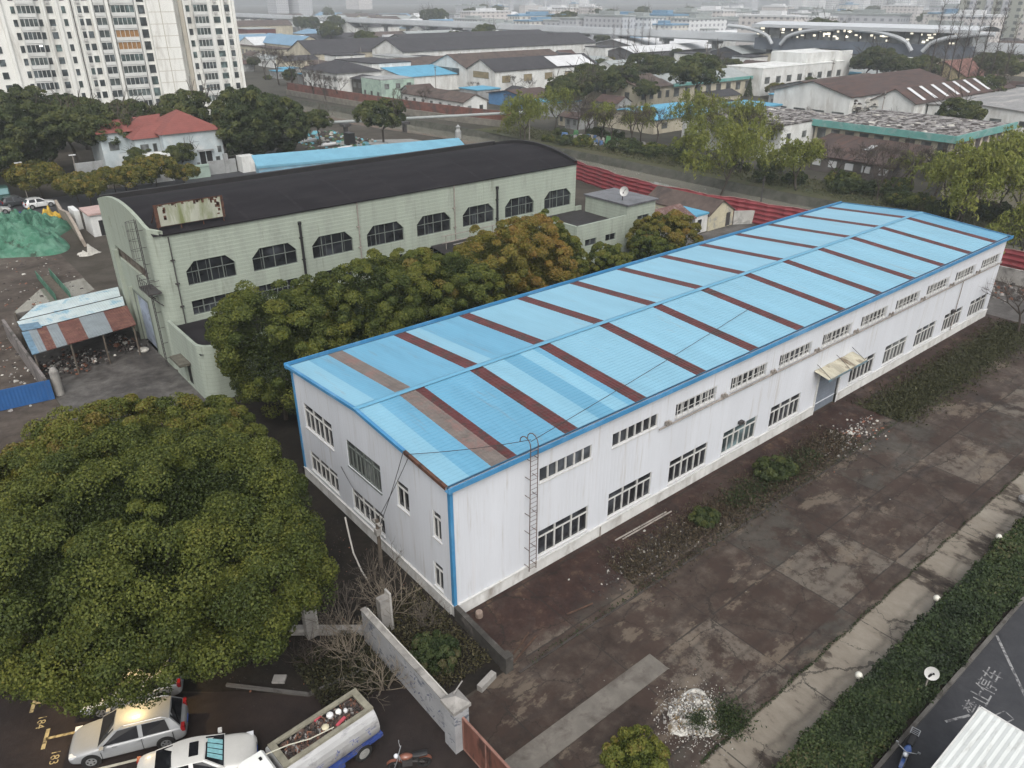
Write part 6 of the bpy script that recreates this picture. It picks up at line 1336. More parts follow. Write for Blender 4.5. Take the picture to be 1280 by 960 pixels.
# ------------------------------------------------------------------ across the river
bw = thing('river_wall', 'long reddish brick wall on a stone base along the far river bank', 'wall', (100, 170, 0))
bp = [(96.8, 228), (98.0, 205), (99.2, 185), (101.5, 160), (104.5, 140), (108, 126)]
mb = MB(); m2 = MB()
for (x0, y0), (x1, y1) in zip(bp[:-1], bp[1:]):
    a = Vector((x0, y0)); d = Vector((x1-x0, y1-y0)); L = d.length; mb.obox(a, d, L+.05, .3, 1.5, 3.7); m2.obox(a-Vector((-d.y, d.x)).normalized()*.5, d, L+.05, 1.0, -1.5, 1.5)
mb.build('brick', BRICK, bw); m2.build('stone_base', M('stone_base', (.15, .14, .12), .3, .6), bw)
shed('row_house', 'low white row house with a brown tiled roof behind the river wall', 'house', 111.5, 119.5, 150.5, 181, 3.6, 5.3, 'Y', W_WHITE, R_BRN, (('W', 7, 1.3, 1.2, 2.5), ('S', 2, 1.2, 1.2, 2.4)), .4)
shed('flat_house', 'pale mint flat-roofed house behind the river wall', 'house', 111, 123, 192, 204, 6.0, 0, 'X', W_MINT, W_GREY, (('W', 3, 1.2, 1.2, 2.6), ('S', 3, 1.6, 3.4, 4.9)), .05)
shed('workshop', 'cream two-storey workshop with a dark hipped roof behind the river wall', 'workshop', 107.5, 124, 213, 238, 6.8, 9.6, 'hip', W_WHITE, R_DARK, (('W', 7, 1.6, 4.3, 5.8), ('W', 7, 1.6, 1.2, 2.7)), .6)
shed('workshop', 'white-fronted workshop wing with a flat parapet behind the dark hipped roof', 'workshop', 124.5, 140, 220, 246, 8.4, 0, 'X', W_WHITE, R_DARK, (('W', 3, 1.6, 5, 6.4),), .2)
shed('shack', 'dark open-sided shack between the cream workshop and the mint house', 'shack', 112, 121, 205, 212, 5.4, 6.2, 'Y', mat('shack_dark', (.06, .055, .05), .9, .3, .6), R_DARK, (('W', 2, 1.8, 2.6, 4.2),), .5)
tgw = (('W', 1, 8.5, 4.6, 6.6), ('S', 5, 3.6, 3.4, 5.6))
shed('factory_shed', 'white gabled factory shed with a dark roof, right one of the twin gables', 'factory shed', 149, 196, 184, 199, 7.2, 10.4, 'X', W_WHITE, R_DARK, tgw, .4, gm=mat('ochre_glass', (.20, .165, .10), .4, .3, 1))
shed('factory_shed', 'white gabled factory shed with pink patched front, left one of the twin gables', 'factory shed', 149, 196, 199.3, 221, 7.2, 11.0, 'X', W_WHITE, R_BRN, (('W', 1, 13, 4.6, 6.8),), .4)
mb = MB(); mb.box(148.9, 148.95, 205, 220, .2, 3.6); tag(mb.build('poster_wall', M('pink_patch', (.33, .22, .19), .2, .4)), 'faded pink poster wall on the left twin gable', 'poster')
mb = MB(); mb.P((176, 183.5, 7.25), (194, 183.5, 7.25), (194, 190.5, 10.0), (176, 190.5, 10.0)); o = tag(mb.build('roof_sheeting', R_WHITE), 'bright white sheeting over the far end of the twin shed roof', 'roof sheeting')
o.location.z += .12
shed('arched_shed', 'low blue arched shed with striped roof in front of the twin gables', 'shed', 133, 145, 149, 167, 3.2, 4.6, 'X', M('arch_blue', (.07, .17, .32), .2, .5), R_RUSTY, (), .6)
shed('hall', 'hall with a cyan sheet roof behind the mint house', 'hall', 128, 150, 205, 234, 5.2, 7.2, 'X', W_WHITE, R_CYAN, (), .4)
shed('hall', 'hall with a long brown roof behind the cyan one', 'hall', 133, 190, 236, 252, 5.5, 8, 'X', W_GREY, R_BRN, (), .4)
shed('office_row', 'white two-storey office row with small dark windows beyond the brown roof', 'office row', 163, 171, 252, 285, 6.5, 0, 'X', W_WHITE, W_GREY, (('W', 9, 1.6, 4, 5.5), ('W', 9, 1.6, 1, 2.5)), .2)
shed('hall', 'wide dark-roofed hall beyond the white office row', 'hall', 180, 300, 288, 315, 7, 11.5, 'X', W_WHITE, R_DARK, (('W', 2, 4, 2, 5),), .5)
shed('hall', 'second wide dark-roofed hall, farther back and partly hidden', 'hall', 205, 300, 318, 350, 7.5, 12, 'X', W_GREY, R_DARK, (('W', 2, 4, 2, 5),), .5)
cs = shed('blue_hall', 'dark hall carrying a long blue clerestory with a white eave', 'hall', 206, 262, 352, 372, 9, 0, 'X', M('hall_navy', (.03, .05, .085), .2, .3), R_DARK, (), .4)
mb = MB(); mb.box(209, 260, 350.5, 351.5, 6.4, 10.0); mb.build('clerestory', M('clerestory_blue', (.035, .10, .24), .1, .3), cs); mb = MB(); mb.box(208, 261, 349.8, 352, 10.0, 11.0); mb.build('white_eave', R_WHITE, cs)
shed('gabled_house', 'cream gabled house with a long dark roof left of the halls', 'house', 150, 205, 316, 341, 6, 11, 'X', W_CREAM, R_DARK, (('W', 2, 3, 2, 4.4),), .4)
shed('terrace', 'long cream terrace with square windows right of the apartment tower', 'terrace', 150, 170, 352, 402, 6.2, 0, 'X', W_CREAM, R_BRN, (('W', 10, 2.2, 2.2, 4.6),), .5)
shed('terrace', 'low cream terrace behind the leafless trees by the tower', 'terrace', 158, 166, 405, 440, 6.2, 0, 'X', W_CREAM, R_GREYM, (('W', 6, 2.2, 2.2, 4.6),), .5)
shed('red_shed', 'small dark red shed beyond the cream terrace', 'shed', 205, 225, 520, 548, 9, 0, 'X', R_OX, R_GREYM, (), .4)
shed('long_office', 'cream office with a brown roof in front of the dark trees', 'office', 158, 172, 129.5, 148, 5.8, 8.4, 'X', W_CREAM, R_BRN, (('S', 4, 1.6, 2.4, 4.4), ('W', 2, 1.8, 2.4, 4.2)), .5)
shed('long_office', 'long office wing with a grey roof and teal fascia', 'office', 172.4, 218, 130, 144, 5.8, 8.0, 'X', W_CREAM, R_GREYM, (('S', 9, 2.4, 2.2, 4.6),), .5)
mb = MB(); mb.box(172.4, 218.5, 129.2, 129.45, 5.1, 6.0); tag(mb.build('fascia_board', R_TEAL), 'teal fascia board along the long office roof edge', 'fascia')
shed('hall', 'low hall under a bright cyan roof behind the riverside willows', 'hall', 127, 150, 97, 115, 3.4, 4.9, 'X', W_CREAM, R_CYAN, (('S', 3, 2, 1, 2.4),), .6)
JUNK_R = mat('littered_roof', (.23, .22, .215), .9, .2, .6, stain=(.045, .038, .036), stretch=(1, 2.2, 1), stain_scale=.42, stain_at=(.47, .53))
shed('flat_block', 'shabby white flat block with a littered roof between the willows', 'block', 121, 143, 60, 78, 6.6, 0, 'X', W_WHITE, JUNK_R, (('W', 4, 1.6, 3.8, 5.2), ('S', 4, 1.4, 3.8, 5)), .15)
tb = shed('teal_block', 'long flat block with a teal fascia and a littered roof', 'block', 132.5, 158, 33, 59.6, 6.4, 0, 'X', W_CREAM, JUNK_R, (('W', 9, 1.8, 3.4, 5.4), ('S', 8, 2.0, 3.2, 5.6), ('W', 9, 1.8, .8, 2.6)), .6)
mb = MB(); mb.box(131.6, 131.85, 32.2, 60.2, 5.75, 7.0); mb.box(131.85, 158.8, 32.15, 32.38, 5.75, 7.0); mb.build('fascia', R_TEAL, tb)
chips('roof_litter', 260, lambda r: (r.uniform(133, 157), r.uniform(34, 59), 6.66), .2, .8, [STONE_W, STONE_D, STONE_G, STONE_D], 52, 'boards and rags strewn over the teal block roof', 'stuff', .2)
chips('roof_litter', 160, lambda r: (r.uniform(122, 142), r.uniform(61, 77), 6.86), .2, .7, [STONE_W, STONE_D, STONE_G, STONE_D], 53, 'boards strewn over the shabby white block roof', 'stuff', .2)
lb_ = shed('riverside_shed', 'low shed with a sagging brown roof below the teal block', 'shed', 118.5, 131, 36, 55, 2.9, 4.9, 'mono', mat('shed_dark_wall', (.09, .08, .075), .9, .3, .5), R_RUSTY, (('W', 6, 1.7, 1.0, 2.3),), .4, gm=R_WHITE)
mb = MB(); mb.P((124, 43.5, 3.95), (127, 43.5, 4.45), (127, 44.6, 4.45), (124, 44.6, 3.95)); mb.build('skylight', R_WHITE, lb_)
shed('red_roof_shed', 'low shed under a dark red roof at the right edge across the river', 'shed', 131, 172, 13, 31.5, 3.4, 4.8, 'X', W_GREY, R_OX, (), .4)
rhall = shed('rust_hall', 'big pale hall with a rust-brown roof and a torn open wall', 'factory hall', 170, 226, 73, 94, 7.4, 10.2, 'X', W_WHITE, R_RUSTY, (('W', 4, 3.2, 1.8, 3.6),), .5)
rh2 = shed('rust_hall', 'rust-roofed hall with eight pale skylight strips', 'factory hall', 172, 228, 58.5, 68.5, 7.2, 9.8, 'X', W_WHITE, R_RUSTY, (), .5)
for k in range(8):
    mb = MB(); x = 176+6*k; mb.P((x, 58.6, 7.42), (x+1.6, 58.6, 7.42), (x+1.6, 63.0, 9.72), (x, 63.0, 9.72)); mb.build('skylight', R_WHITE, rh2)
mb = MB(); r9 = random.Random(8); mb.box(172, 220, 68.55, 72.9, 0, 3.0); tag(mb.build('collapsed_bay', mat('dark_void', (.015, .014, .014), .95, .3, .5)), 'dark collapsed bay between the two rust-roofed halls', 'ruin')
chips('torn_sheets', 40, lambda r: (171.5+r.random()*2, r.uniform(67.5, 74), r.uniform(3, 6.8)), .5, 1.2, [STONE_W, STONE_W, STONE_D], 54, 'torn white sheets hanging at the collapsed bay', 'stuff', .6)
shed('grey_hall', 'broad hall with a flat worn grey roof at the right edge', 'hall', 178, 236, 34, 58, 6.6, 7.4, 'X', W_WHITE, mat('worn_grey_roof', (.20, .20, .20), .9, .15, .3, stain=(.30, .29, .28), stain_scale=.12, stretch=(1, 3, 1)), (('W', 4, 2.4, 3.6, 4.8), ('S', 6, 2, 3.6, 5)), .4)
w3 = shed('white_factory', 'white three-storey factory with an outside stair tower', 'factory', 212, 262, 126, 140, 8.2, 0, 'X', W_WHITE, W_WHITE, (('S', 8, 2.6, 3.6, 5.6),), .1)
mb = MB(); mb.box(240, 268, 128, 142, 8.2, 11.6); mb.box(262.1, 268, 127, 140, 0, 11.6); mb.build('stair_tower', W_WHITE, w3); mb = MB()
for k in range(3): mb.box(268, 271, 127.5, 131, 2.2+3*k, 2.6+3*k)
mb.build('balcony', W_WHITE, w3)
shed('sheet_hall', 'hall with two white roof strips beyond the long office', 'hall', 268, 330, 232, 248, 6, 8, 'X', M('hall_grey_dark', (.08, .08, .085), .2, .3), R_WHITE, (), .5)
shed('sheet_hall', 'hall with a bright white monopitch roof beyond the dark trees', 'hall', 300, 370, 262, 290, 6.5, 9, 'X', M('hall_grey_dark2', (.10, .10, .10), .2, .3), R_WHITE, (), .5)
shed('sheet_hall', 'dark hall with a narrow white roof in front of the white factory', 'hall', 300, 345, 196, 214, 6, 8.5, 'X', M('hall_black', (.04, .042, .05), .2, .3), R_GREYM, (), .5)
shed('sheet_hall', 'brown-roofed hall right of the white factory', 'hall', 205, 245, 98, 118, 4, 6.4, 'X', W_GREY, R_BRN, (), .5)
shed('mustard_house', 'mustard gabled house with a faded red roof among the poplars', 'house', 262, 292, 84, 100, 6, 10.2, 'X', M('mustard_render', (.32, .27, .16), .15, .4), M('faded_red_tile', (.17, .085, .07), .2, .5), (('W', 2, 1.8, 2.5, 4.2),), .5)
# ---- elevated line and its lit station
VX = 312
vd = thing('viaduct', 'pale elevated railway crossing the haze behind the factories', 'viaduct', (VX, 350, 0))
mb = MB(); mb.box(VX-5, VX+5, -120, 900, 10.2, 12.2); mb.build('deck', M('viaduct_concrete', (.30, .31, .32), .1, .1), vd)
mb = MB(); mb.box(VX-5.4, VX-5.05, -120, 900, 10.8, 13.6); mb.box(VX+5.05, VX+5.4, -120, 900, 10.8, 13.6); mb.build('parapet', M('viaduct_parapet', (.42, .44, .46), .08, .1), vd)
for k in range(34):
    y = -110+30*k; mb = MB(); mb.box(VX-1.2, VX+1.2, y-1, y+1, 0, 8.6); mb.ext([(VX-4.5, y-1), (VX+4.5, y-1), (VX+4.5, y+1), (VX-4.5, y+1)], 8.6, 10.2); mb.build('pier', W_GREY, vd)
st_ = thing('station', 'elevated station with white arches and a lit glazed platform hall', 'station', (VX, 150, 0))
mb = MB(); mb.grid(lambda u, v: (VX-10+22*u, 100+94*v, 17.6+1.4*math.sin(math.pi*u)), 12, 4); mb.grid(lambda u, v: (VX-10+22*u, 100+94*v, 17.0+1.4*math.sin(math.pi*u)), 12, 4); mb.box(VX-10.2, VX-9.6, 100, 194, 16.8, 18.0); mb.build('roof', M('station_white', (.40, .42, .44), .05, .2), st_)
for yc in (181, 120):
    for s_ in (-1, 1): mb = MB(); mb.tube([(VX-9.5, yc+s_*(2+24*(i/10)), 10.2+6.6*(1-(1-i/10)**2)**.5) for i in range(11)], .75, 8); mb.build('arch', M('arch_white', (.38, .40, .42), .05, .2), st_)
mb = MB(); mb.box(VX-8, VX+8, 101, 193, 8.0, 12.5); mb.build('platform_base', M('station_navy', (.10, .115, .14), .2, .2), st_)
mb = MB(); mb.box(VX-7, VX+7, 102, 192, 12.5, 16.6); mb.build('glazed_hall', M('station_glass', (.17, .18, .18), .5, .3), st_)
for y in range(103, 193, 6): mb = MB(); mb.box(VX-7.4, VX-7.05, y-.2, y+.2, 12.5, 17); mb.build('mullion', IRON, st_)
STL = bpy.data.materials.new('platform_light'); STL.use_nodes = True; STL.node_tree.nodes['Principled BSDF'].inputs['Emission Color'].default_value = (1, .90, .70, 1); STL.node_tree.nodes['Principled BSDF'].inputs['Emission Strength'].default_value = .75
mb = MB(); rs = random.Random(5)
for i in range(60): y = rs.uniform(103, 191); z = rs.choice((13.0, 13.8, 14.6, 15.6, 15.9)); mb.box(VX-7.12, VX-7.06, y, y+rs.uniform(.5, 2.0), z, z+rs.uniform(.4, .9))
o = mb.build('platform_light', STL, st_); o['kind'] = 'stuff'
# ---- poplars, river trees, dark trees
def poplar(label, seed, H):
    rng = np.random.default_rng(seed); root = thing('poplar', label, 'tree', (0, 0, 0), 'tall leafless poplars'); mb = MB(); tw = MB()
    p = Vector((0, 0, 0)); 
    for i in range(8): q = p+Vector((rng.normal()*.12, rng.normal()*.12, H/8)); mb.cyl(p, q, .24*(1-i/9), .24*(1-(i+1)/9), 6, cap=False); p = q
    for i in range(110):
        z = H*rng.uniform(.18, .98); a = rng.uniform(0, 6.28); L = (H*.11)*(1.15-z/H)*rng.uniform(.6, 1.4)+.4; e = Vector((math.cos(a)*L*.75, math.sin(a)*L*.75, z+L*.7)); tw.cyl((0, 0, z), e, .05, .015, 3, cap=False)
        for j in range(3): e2 = Vector((0, 0, z)).lerp(e, rng.uniform(.4, .95)); tw.cyl(e2, e2+Vector(rng.normal(size=3))*L*.22+Vector((0, 0, L*.22)), .022, .01, 3, cap=False)
    mb.build('trunk', TWIG_B, root); tw.build('branches', TWIG_B, root); return root
pp = place(poplar('tall leafless poplar, leftmost of the right-hand row', 1, 29), 232, 83); pp2 = place(poplar('tall leafless poplar, second of the right-hand row', 2, 27), 235, 81)
for i, (x, y, s) in enumerate(((236, 79, .97), (239, 77.5, 1.03), (240, 75, .92), (243, 73.5, 1.05), (246, 71.5, 1.0), (247, 68, .9))): dup((pp, pp2)[i % 2], (x, y, 0), i*1.3, s, label='tall leafless poplar inside the close right-hand row, beyond the rust roof')
for i in range(8): d = 380+i*9; a = .8792-math.atan((770+i*9-640)/1070); dup((pp, pp2)[i % 2], (-16.9+d*math.cos(a), -25+d*math.sin(a), 0), i*1.1, .62+.04*(i % 3), label='slender leafless poplar in the hazy group before the viaduct', group='hazy poplars')
wA = place(willow('willow', 'big yellow-green willow leaning over the river behind the red hoarding', 'tree', 101, 13.2, .62, 1.5, size=.29, tint0=.68), 91.5, 51.5, -1.2, .3, 1.0)
wB = place(willow('willow', 'broad fresh green willow on the far bank, right of the big one', 'tree', 102, 9.6, .72, 1.7, size=.27, tint0=.65), 101.6, 43.6, 0, 1.2)
wC = place(willow('willow', 'dense pale willow beyond the black roof end', 'tree', 103, 12.5, .7, 1.8, size=.28, tint0=.52), 95.2, 106.5, 0, .6)
bA = place(bare('bare_tree', 'leafless brownish tree on the far bank below the teal block', 'tree', 111, 8.6, .62, 5, .2, TWIG_B, 1), 112, 36, 0, 0)
bB = place(bare('bare_tree', 'leafless dark tree on the far bank near the right edge', 'tree', 112, 9.2, .6, 5, .2, TWIG_B, 0), 113.5, 30, 0, 0)
for pr, x, y, rz, s, lb in (
  (wC, 113.3, 116, 1.0, .92, 'willow standing right behind the pale dense one'), (wC, 99.6, 112.5, 2.2, .8, 'smaller willow left of the pale dense one'), (bA, 112.7, 104, .4, 1.1, 'budding leafless tree left of the blue and white sheets'),
  (wB, 110.5, 97, .2, 1.0, 'brownish willow above the blue and white sheets'), (bB, 106.5, 99, 1.5, .95, 'dark leafless tree among the blue and white sheets'), (wB, 115.5, 90.5, 2.1, 1.0, 'brownish willow beside the cyan hall roof'), (bA, 113, 84, 2.2, 1.1, 'leafless tree in front of the cyan hall'),
  (wA, 117.5, 78.5, 1.7, .92, 'upright willow left of the shabby white block'), (wA, 119, 66, 2.6, .88, 'half-bare willow in front of the shabby white block'), (bA, 118.6, 63.4, 3.0, 1.2, 'leafless tree tangled with the half-bare willow'), (wB, 106, 58, 2.9, .8, 'low willow between the big one and the broad one'),
  (bB, 116, 40, 1.1, .8, 'leafless tree at the corner of the sagging shed'), (bA, 114, 26.5, 1.4, 1.05, 'leafless tree in front of the dark red roof'), (bB, 119, 24, 2.0, .95, 'dark leafless tree just right of the teal block corner'), (bA, 108, 30.5, 4.0, .8, 'low leafless tree at the water edge below the teal block'),
  (wA, 120.5, 20.5, .8, .85, 'willow below the dark red roof, right edge'), (wB, 108, 22, .9, 1.0, 'round willow on the bank above the warehouse far end'), (wA, 99.5, 9.0, 2.2, 1.0, 'tall yellow-green willow above the warehouse far corner'), (wC, 104, 2.5, .5, .9, 'willow at the right photo edge above the far corner'), (wB, 112, 12, 2.4, 1.05, 'willow half hidden behind the tall right-hand one'), (bB, 97, 15.5, .7, .9, 'dark leafless tree beside the tall right-hand willow'),
  (wA, 84.5, 4.5, .4, .72, 'willow with a dark trunk at the far end of the warehouse'), (wB, 118, 33, .2, .7, 'small green willow under the teal fascia')):
    dup(pr, (x, y, 0), rz, s, label=lb)
shA = place(bushy('shrub', 'greyish green bank shrub behind the warehouse roof ridge', 'shrub', 121, 2.2, 2.6, -.1, 40, 70, .16, .2, m=L_CAM, tint0=.55, nlobe=5, trunk_r=.06, flat=-.9), 103.6, 26.4)
shB = place(bushy('shrub', 'dark bank shrub under the brownish willow', 'shrub', 122, 2.4, 2.4, -.1, 40, 70, .16, .2, m=L_DARK, tint0=.5, nlobe=5, trunk_r=.06, flat=-.9), 105.5, 88)
rb = random.Random(17)
for i in range(44): dup((shA, shB)[i % 3 > 0], (rb.uniform(101.5, 113), -8+i*2.7+rb.uniform(-1.5, 1.5), 0), rb.uniform(0, 6), rb.uniform(.5, 1.15), label='low scrubby bush in the tangle along the far bank', group='scrub along the far bank')
weeds('bank_grass', 14000, lambda r: (r.uniform(100.8, 111), r.uniform(-10, 125), .02), .22, leaf_mat('bank_grass_leaf', [(0, (.03, .034, .015)), (.6, (.065, .07, .028)), (1, (.11, .10, .05))]), 61, 'rough grass on the far river bank', .45, .3)
chips('bank_litter', 260, lambda r: (r.uniform(106, 112), r.uniform(82, 108), .1), .2, .9, [STONE_W, M('sheet_blue', (.07, .13, .25), .2, 1), STONE_G, M('sheet_green', (.06, .16, .07), .2, 1), STONE_D], 62, 'blue and white sheets and scrap dumped on the far bank', 'stuff', 1.2)
chips('water_glints', 60, lambda r: (r.uniform(85.5, 97), r.uniform(20, 100), -1.395), .12, .35, [STONE_W, STONE_G], 63, 'pale flakes on the river standing in for glints of light', 'stuff', .05)  # pale flakes laid on the water as painted glints
# dark evergreens: prototypes then copies
eA = place(bushy('evergreen_tree', 'great dark evergreen right of the red-roofed villa', 'tree', 131, 6.4, 13.5, .6, 170, 120, .24, .15, m=L_DARK, tint0=.52, tvar=.20, nlobe=9, trunk_r=.3, flat=-.95), 41.0, 123.5)
eB = place(bushy('evergreen_tree', 'round dark evergreen standing alone on the junk yard', 'tree', 132, 4.5, 6.6, 3.6, 100, 110, .2, .16, m=L_DARK, tint0=.62, tvar=.14, nlobe=7, trunk_r=.28), 66.8, 118.2)
eY = place(bushy('street_tree', 'yellowish street tree above the white street car', 'tree', 133, 4.0, 4.6, 1.5, 110, 90, .17, .16, m=L_CAMY, tint0=.46, tvar=.14, nlobe=6, trunk_r=.15, warm=.05), 3.0, 115.5)
for pr, x, y, rz, s, lb in ((eA, 47.5, 124.5, 1.0, .86, 'dark evergreen at the right end of the villa clump'), (eA, 43.5, 130, 2.0, .95, 'dark evergreen at the back of the villa clump'), (eB, 34.8, 138, 1.0, 1.2, 'dark evergreen behind the villa ridge'),
  (eA, 3, 160, .5, 1.0, 'tall evergreen against the tower base, far left'), (eA, 13, 163, 2.5, .95, 'tall evergreen against the tower base, right of the far-left one'), (eA, 20, 160, 3.3, .82, 'dark evergreen falling away to the white gantry'), (eA, -2, 140, 1.3, 1.0, 'broad evergreen in the second row at the left edge'), (eA, 6, 136, 4.3, .95, 'olive evergreen in the second row above the street lamp'), (eB, 13.2, 134.5, 2.3, 1.15, 'round evergreen in front of the white gantry'), (eB, 17.8, 131.5, .3, 1.0, 'dark evergreen beside the plain grey wall'), (eB, 24, 141, 5.3, 1.1, 'dark tree behind the villa rear wing'), (eB, 18.8, 146, 5, 1.1, 'dark tree at the foot of the tower beside the gantry'), (eA, -5, 127, .3, .8, 'dark evergreen over the delivery truck'), (eB, 20.6, 122.4, 1.8, .52, 'small dark tree against the villa wall, left one'), (eB, 26.6, 119.6, .8, .55, 'small dark tree against the villa wall, right one'),
  (eY, 19.5, 112.0, 1.2, .95, 'wide yellowish street tree in front of the villa'), (eY, 13.4, 113.6, 2.2, .72, 'yellow-green street tree left of the wide one'), (eY, 24.0, 111.6, 3.2, .62, 'yellowish street tree nearest the villa doorway'), (eY, 7.2, 111.0, 4.2, .75, 'small yellow-green tree beside the white booth screen'), (eY, 8.2, 107.5, .6, .7, 'low green tree right of the booth'), (eB, -2, 120, 3.3, .9, 'dark tree at the left edge of the street'), (eY, 16.0, 110.2, 2.9, .8, 'low yellow-green tree by the green hall front corner'),
  (eB, 166, 116, .4, 1.45, 'round dark tree in front of the long office'), (eB, 129, 24, .4, .7, 'dark tree below the grey hall corner'), (eB, 165, 45, 1.4, .95, 'small dark tree in front of the rust hall wall'), (eB, 60.5, 134, 1, .7, 'dark bush at the left of the junk yard')): dup(pr, (x, y, 0), rz, s, label=lb)
# conifer by the office
cf = thing('conifer', 'small pointed conifer at the end of the long office', 'tree', (0, 0, 0)); rc = np.random.default_rng(3); k = 1400; zz = rc.random(k)**1.3; an = rc.uniform(0, 6.28, k); rr = (1-zz)*1.5*rc.uniform(.6, 1, k); leaves('crown', np.stack([rr*np.cos(an), rr*np.sin(an), .4+zz*5.4], 1), rc.normal(size=(k, 3)), .22*rc.uniform(.6, 1.3, k), .4+rc.normal(size=k)*.15, L_DARK, cf, .5, rc); mb = MB(); mb.cyl((0, 0, 0), (0, 0, 4), .12, .05); mb.build('trunk', BARK, cf); place(cf, 208, 127.5)
for i, (px, d, s) in enumerate(((728, 228, 1.0), (745, 236, 1.15), (762, 232, 1.0), (780, 240, 1.1), (800, 250, 1.05), (816, 256, 1.3), (834, 262, 1.2), (851, 266, 1.0), (905, 285, 1.0), (922, 296, .95), (704, 222, .95), (716, 215, .9))):
    a = .8792-math.atan((px-640)/1070); dup(eB, (-16.9+d*math.cos(a), -25+d*math.sin(a), 0), i*1.7, s, label='dark tree in the belt between the long office and the white sheet halls', group='dark tree belt')
for i, (px, d, s) in enumerate(((1102, 320, 1.1), (1118, 315, 1.3), (1134, 312, 1.1), (1160, 305, 1.05), (1176, 300, 1.15), (1074, 330, .9), (1240, 330, 1.0), (1262, 320, 1.2), (1278, 300, 1.3), (1225, 262, .8), (1245, 258, .9), (1262, 250, 1.0))):
    a = .8792-math.atan((px-640)/1070); dup(eB, (-16.9+d*math.cos(a), -25+d*math.sin(a), 0), i*1.7, s, label='dark tree below the lit station, right of the white factory', group='dark trees below the station')
for i, (px, d, s) in enumerate(((318, 330, 1.5), (335, 310, 1.6), (352, 300, 1.5), (366, 290, 1.3), (380, 262, 1.2), (395, 255, 1.0), (410, 250, 1.0))):
    a = .8792-math.atan((px-640)/1070); dup((bA, bB)[i % 2], (-16.9+d*math.cos(a), -25+d*math.sin(a), 0), i*1.3, s, label='hazy leafless tree between the apartment tower and the cream workshop', group='leafless trees right of the tower')
# ---- the hazy distance
def far_mat(name, wall, win, sx=3.4, sz=3.0, lo=.30, hi=.72):
    t = NT(name); x, y, z = t.sep()[:3]; u = t.math('FRACT', t.math('DIVIDE', t.math('ADD', x, y), sx)); v = t.math('FRACT', t.math('DIVIDE', z, sz))
    m = t.math('MULTIPLY', t.math('MULTIPLY', t.math('GREATER_THAN', u, lo), t.math('LESS_THAN', u, hi)), t.math('MULTIPLY', t.math('GREATER_THAN', v, .3), t.math('LESS_THAN', v, .8)))
    g = t.n('ShaderNodeNewGeometry'); nz = t.sep(g.outputs['Normal'])[2]; m = t.math('MULTIPLY', m, t.math('LESS_THAN', t.math('ABSOLUTE', nz), .5))
    return t.done(t.mix(m, wall, win), .8, .3)
FM = [far_mat('far_white', (.52, .53, .54), (.22, .23, .25)), far_mat('far_cream', (.47, .46, .43), (.20, .20, .21)), far_mat('far_grey', (.36, .37, .39), (.19, .20, .22)), far_mat('far_pink', (.46, .44, .43), (.20, .20, .21))]  # window contrast lowered: distance haze put into the colours
FR = [R_DARK, R_GREYM, R_BRN, R_WHITE, R_CYAN, R_GREYM, R_DARK, M('far_blue_roof', (.13, .22, .31), .1, .1)]  # the far blue is softened, haze painted into its colour
def polar(px, d): a = .8792-math.atan((px-640)/1070); return (-16.9+d*math.cos(a), -25+d*math.sin(a))
def block(name, label, cat, x, y, lx, ly, h, wm, rm, group, par=1.0, rz=0):
    root = thing(name, label, cat, (0, 0, 0), group); mb = MB(); mb.box(-lx/2, lx/2, -ly/2, ly/2, 0, h); mb.build('wall', wm, root); mb = MB(); mb.box(-lx/2-.3, lx/2+.3, -ly/2-.3, ly/2+.3, h+.002, h+par)
    if par > .9: mb.box(-lx/5, lx/5, -ly/5, ly/5, h+par, h+par+2)
    mb.build('roof', rm, root); root.location = (x, y, 0); root.rotation_euler = (0, 0, rz); return root
rf = random.Random(44); protos = [block('apartment_block', 'hazy walk-up apartment block beyond the railway', 'apartment block', *polar(800+30*i, 520+20*i), 14, 30, 17+i, FM[i % 4], FR[(1, 7, 1, 3)[i % 4]], 'walk-up blocks beyond the railway') for i in range(4)]
for i in range(110):
    px = rf.uniform(560, 1330); d = rf.choice((rf.uniform(430, 620), rf.uniform(600, 1000), rf.uniform(900, 1500)));
    x, y = polar(px, d)
    if x < 345: continue
    dup(protos[i % 4], (x, y, 0), rf.choice((0, 0, math.pi/2)), (rf.uniform(.7, 1.2), rf.uniform(.7, 1.5), rf.uniform(.62, 1.0)))
sp_ = []
for i in range(5):
    L, W_, H_ = 46, 20, 6
    root = thing('far_shed', 'low hazy shed among the distant roofs', 'shed', (0, 0, 0), 'low sheds in the haze'); mb = MB(); mb.box(-L/2, L/2, -W_/2, W_/2, 0, H_); mb.P((-L/2, -W_/2, H_), (-L/2, W_/2, H_), (-L/2, 0, H_+2.9)); mb.P((L/2, -W_/2, H_), (L/2, W_/2, H_), (L/2, 0, H_+2.9)); mb.build('wall', (W_WHITE, W_CREAM, W_GREY)[i % 3], root)
    mb = MB(); mb.P((-L/2-.4, 0, H_+3), (L/2+.4, 0, H_+3), (L/2+.4, -W_/2-.5, H_-.1), (-L/2-.4, -W_/2-.5, H_-.1)); mb.P((-L/2-.4, 0, H_+3), (L/2+.4, 0, H_+3), (L/2+.4, W_/2+.5, H_-.1), (-L/2-.4, W_/2+.5, H_-.1)); mb.build('roof', (R_DARK, R_BRN, R_GREYM, R_WHITE, FR[7])[i], root)
    x, y = polar(420+60*i, 520+15*i); root.location = (x, y, 0); sp_.append(root)
for i in range(100):
    px = rf.uniform(270, 760) if i < 70 else rf.uniform(700, 1300); d = rf.uniform(400, 1100) if i < 70 else rf.uniform(370, 600); x, y = polar(px, d)
    if 290 < x < 334 or y < -100: continue
    if x < 300 and y < 360: continue
    dup(sp_[i % 5], (x, y, 0), rf.choice((0, 0, 0, math.pi/2)), (rf.uniform(.6, 1.5), rf.uniform(.7, 1.3), rf.uniform(.8, 1.3)))
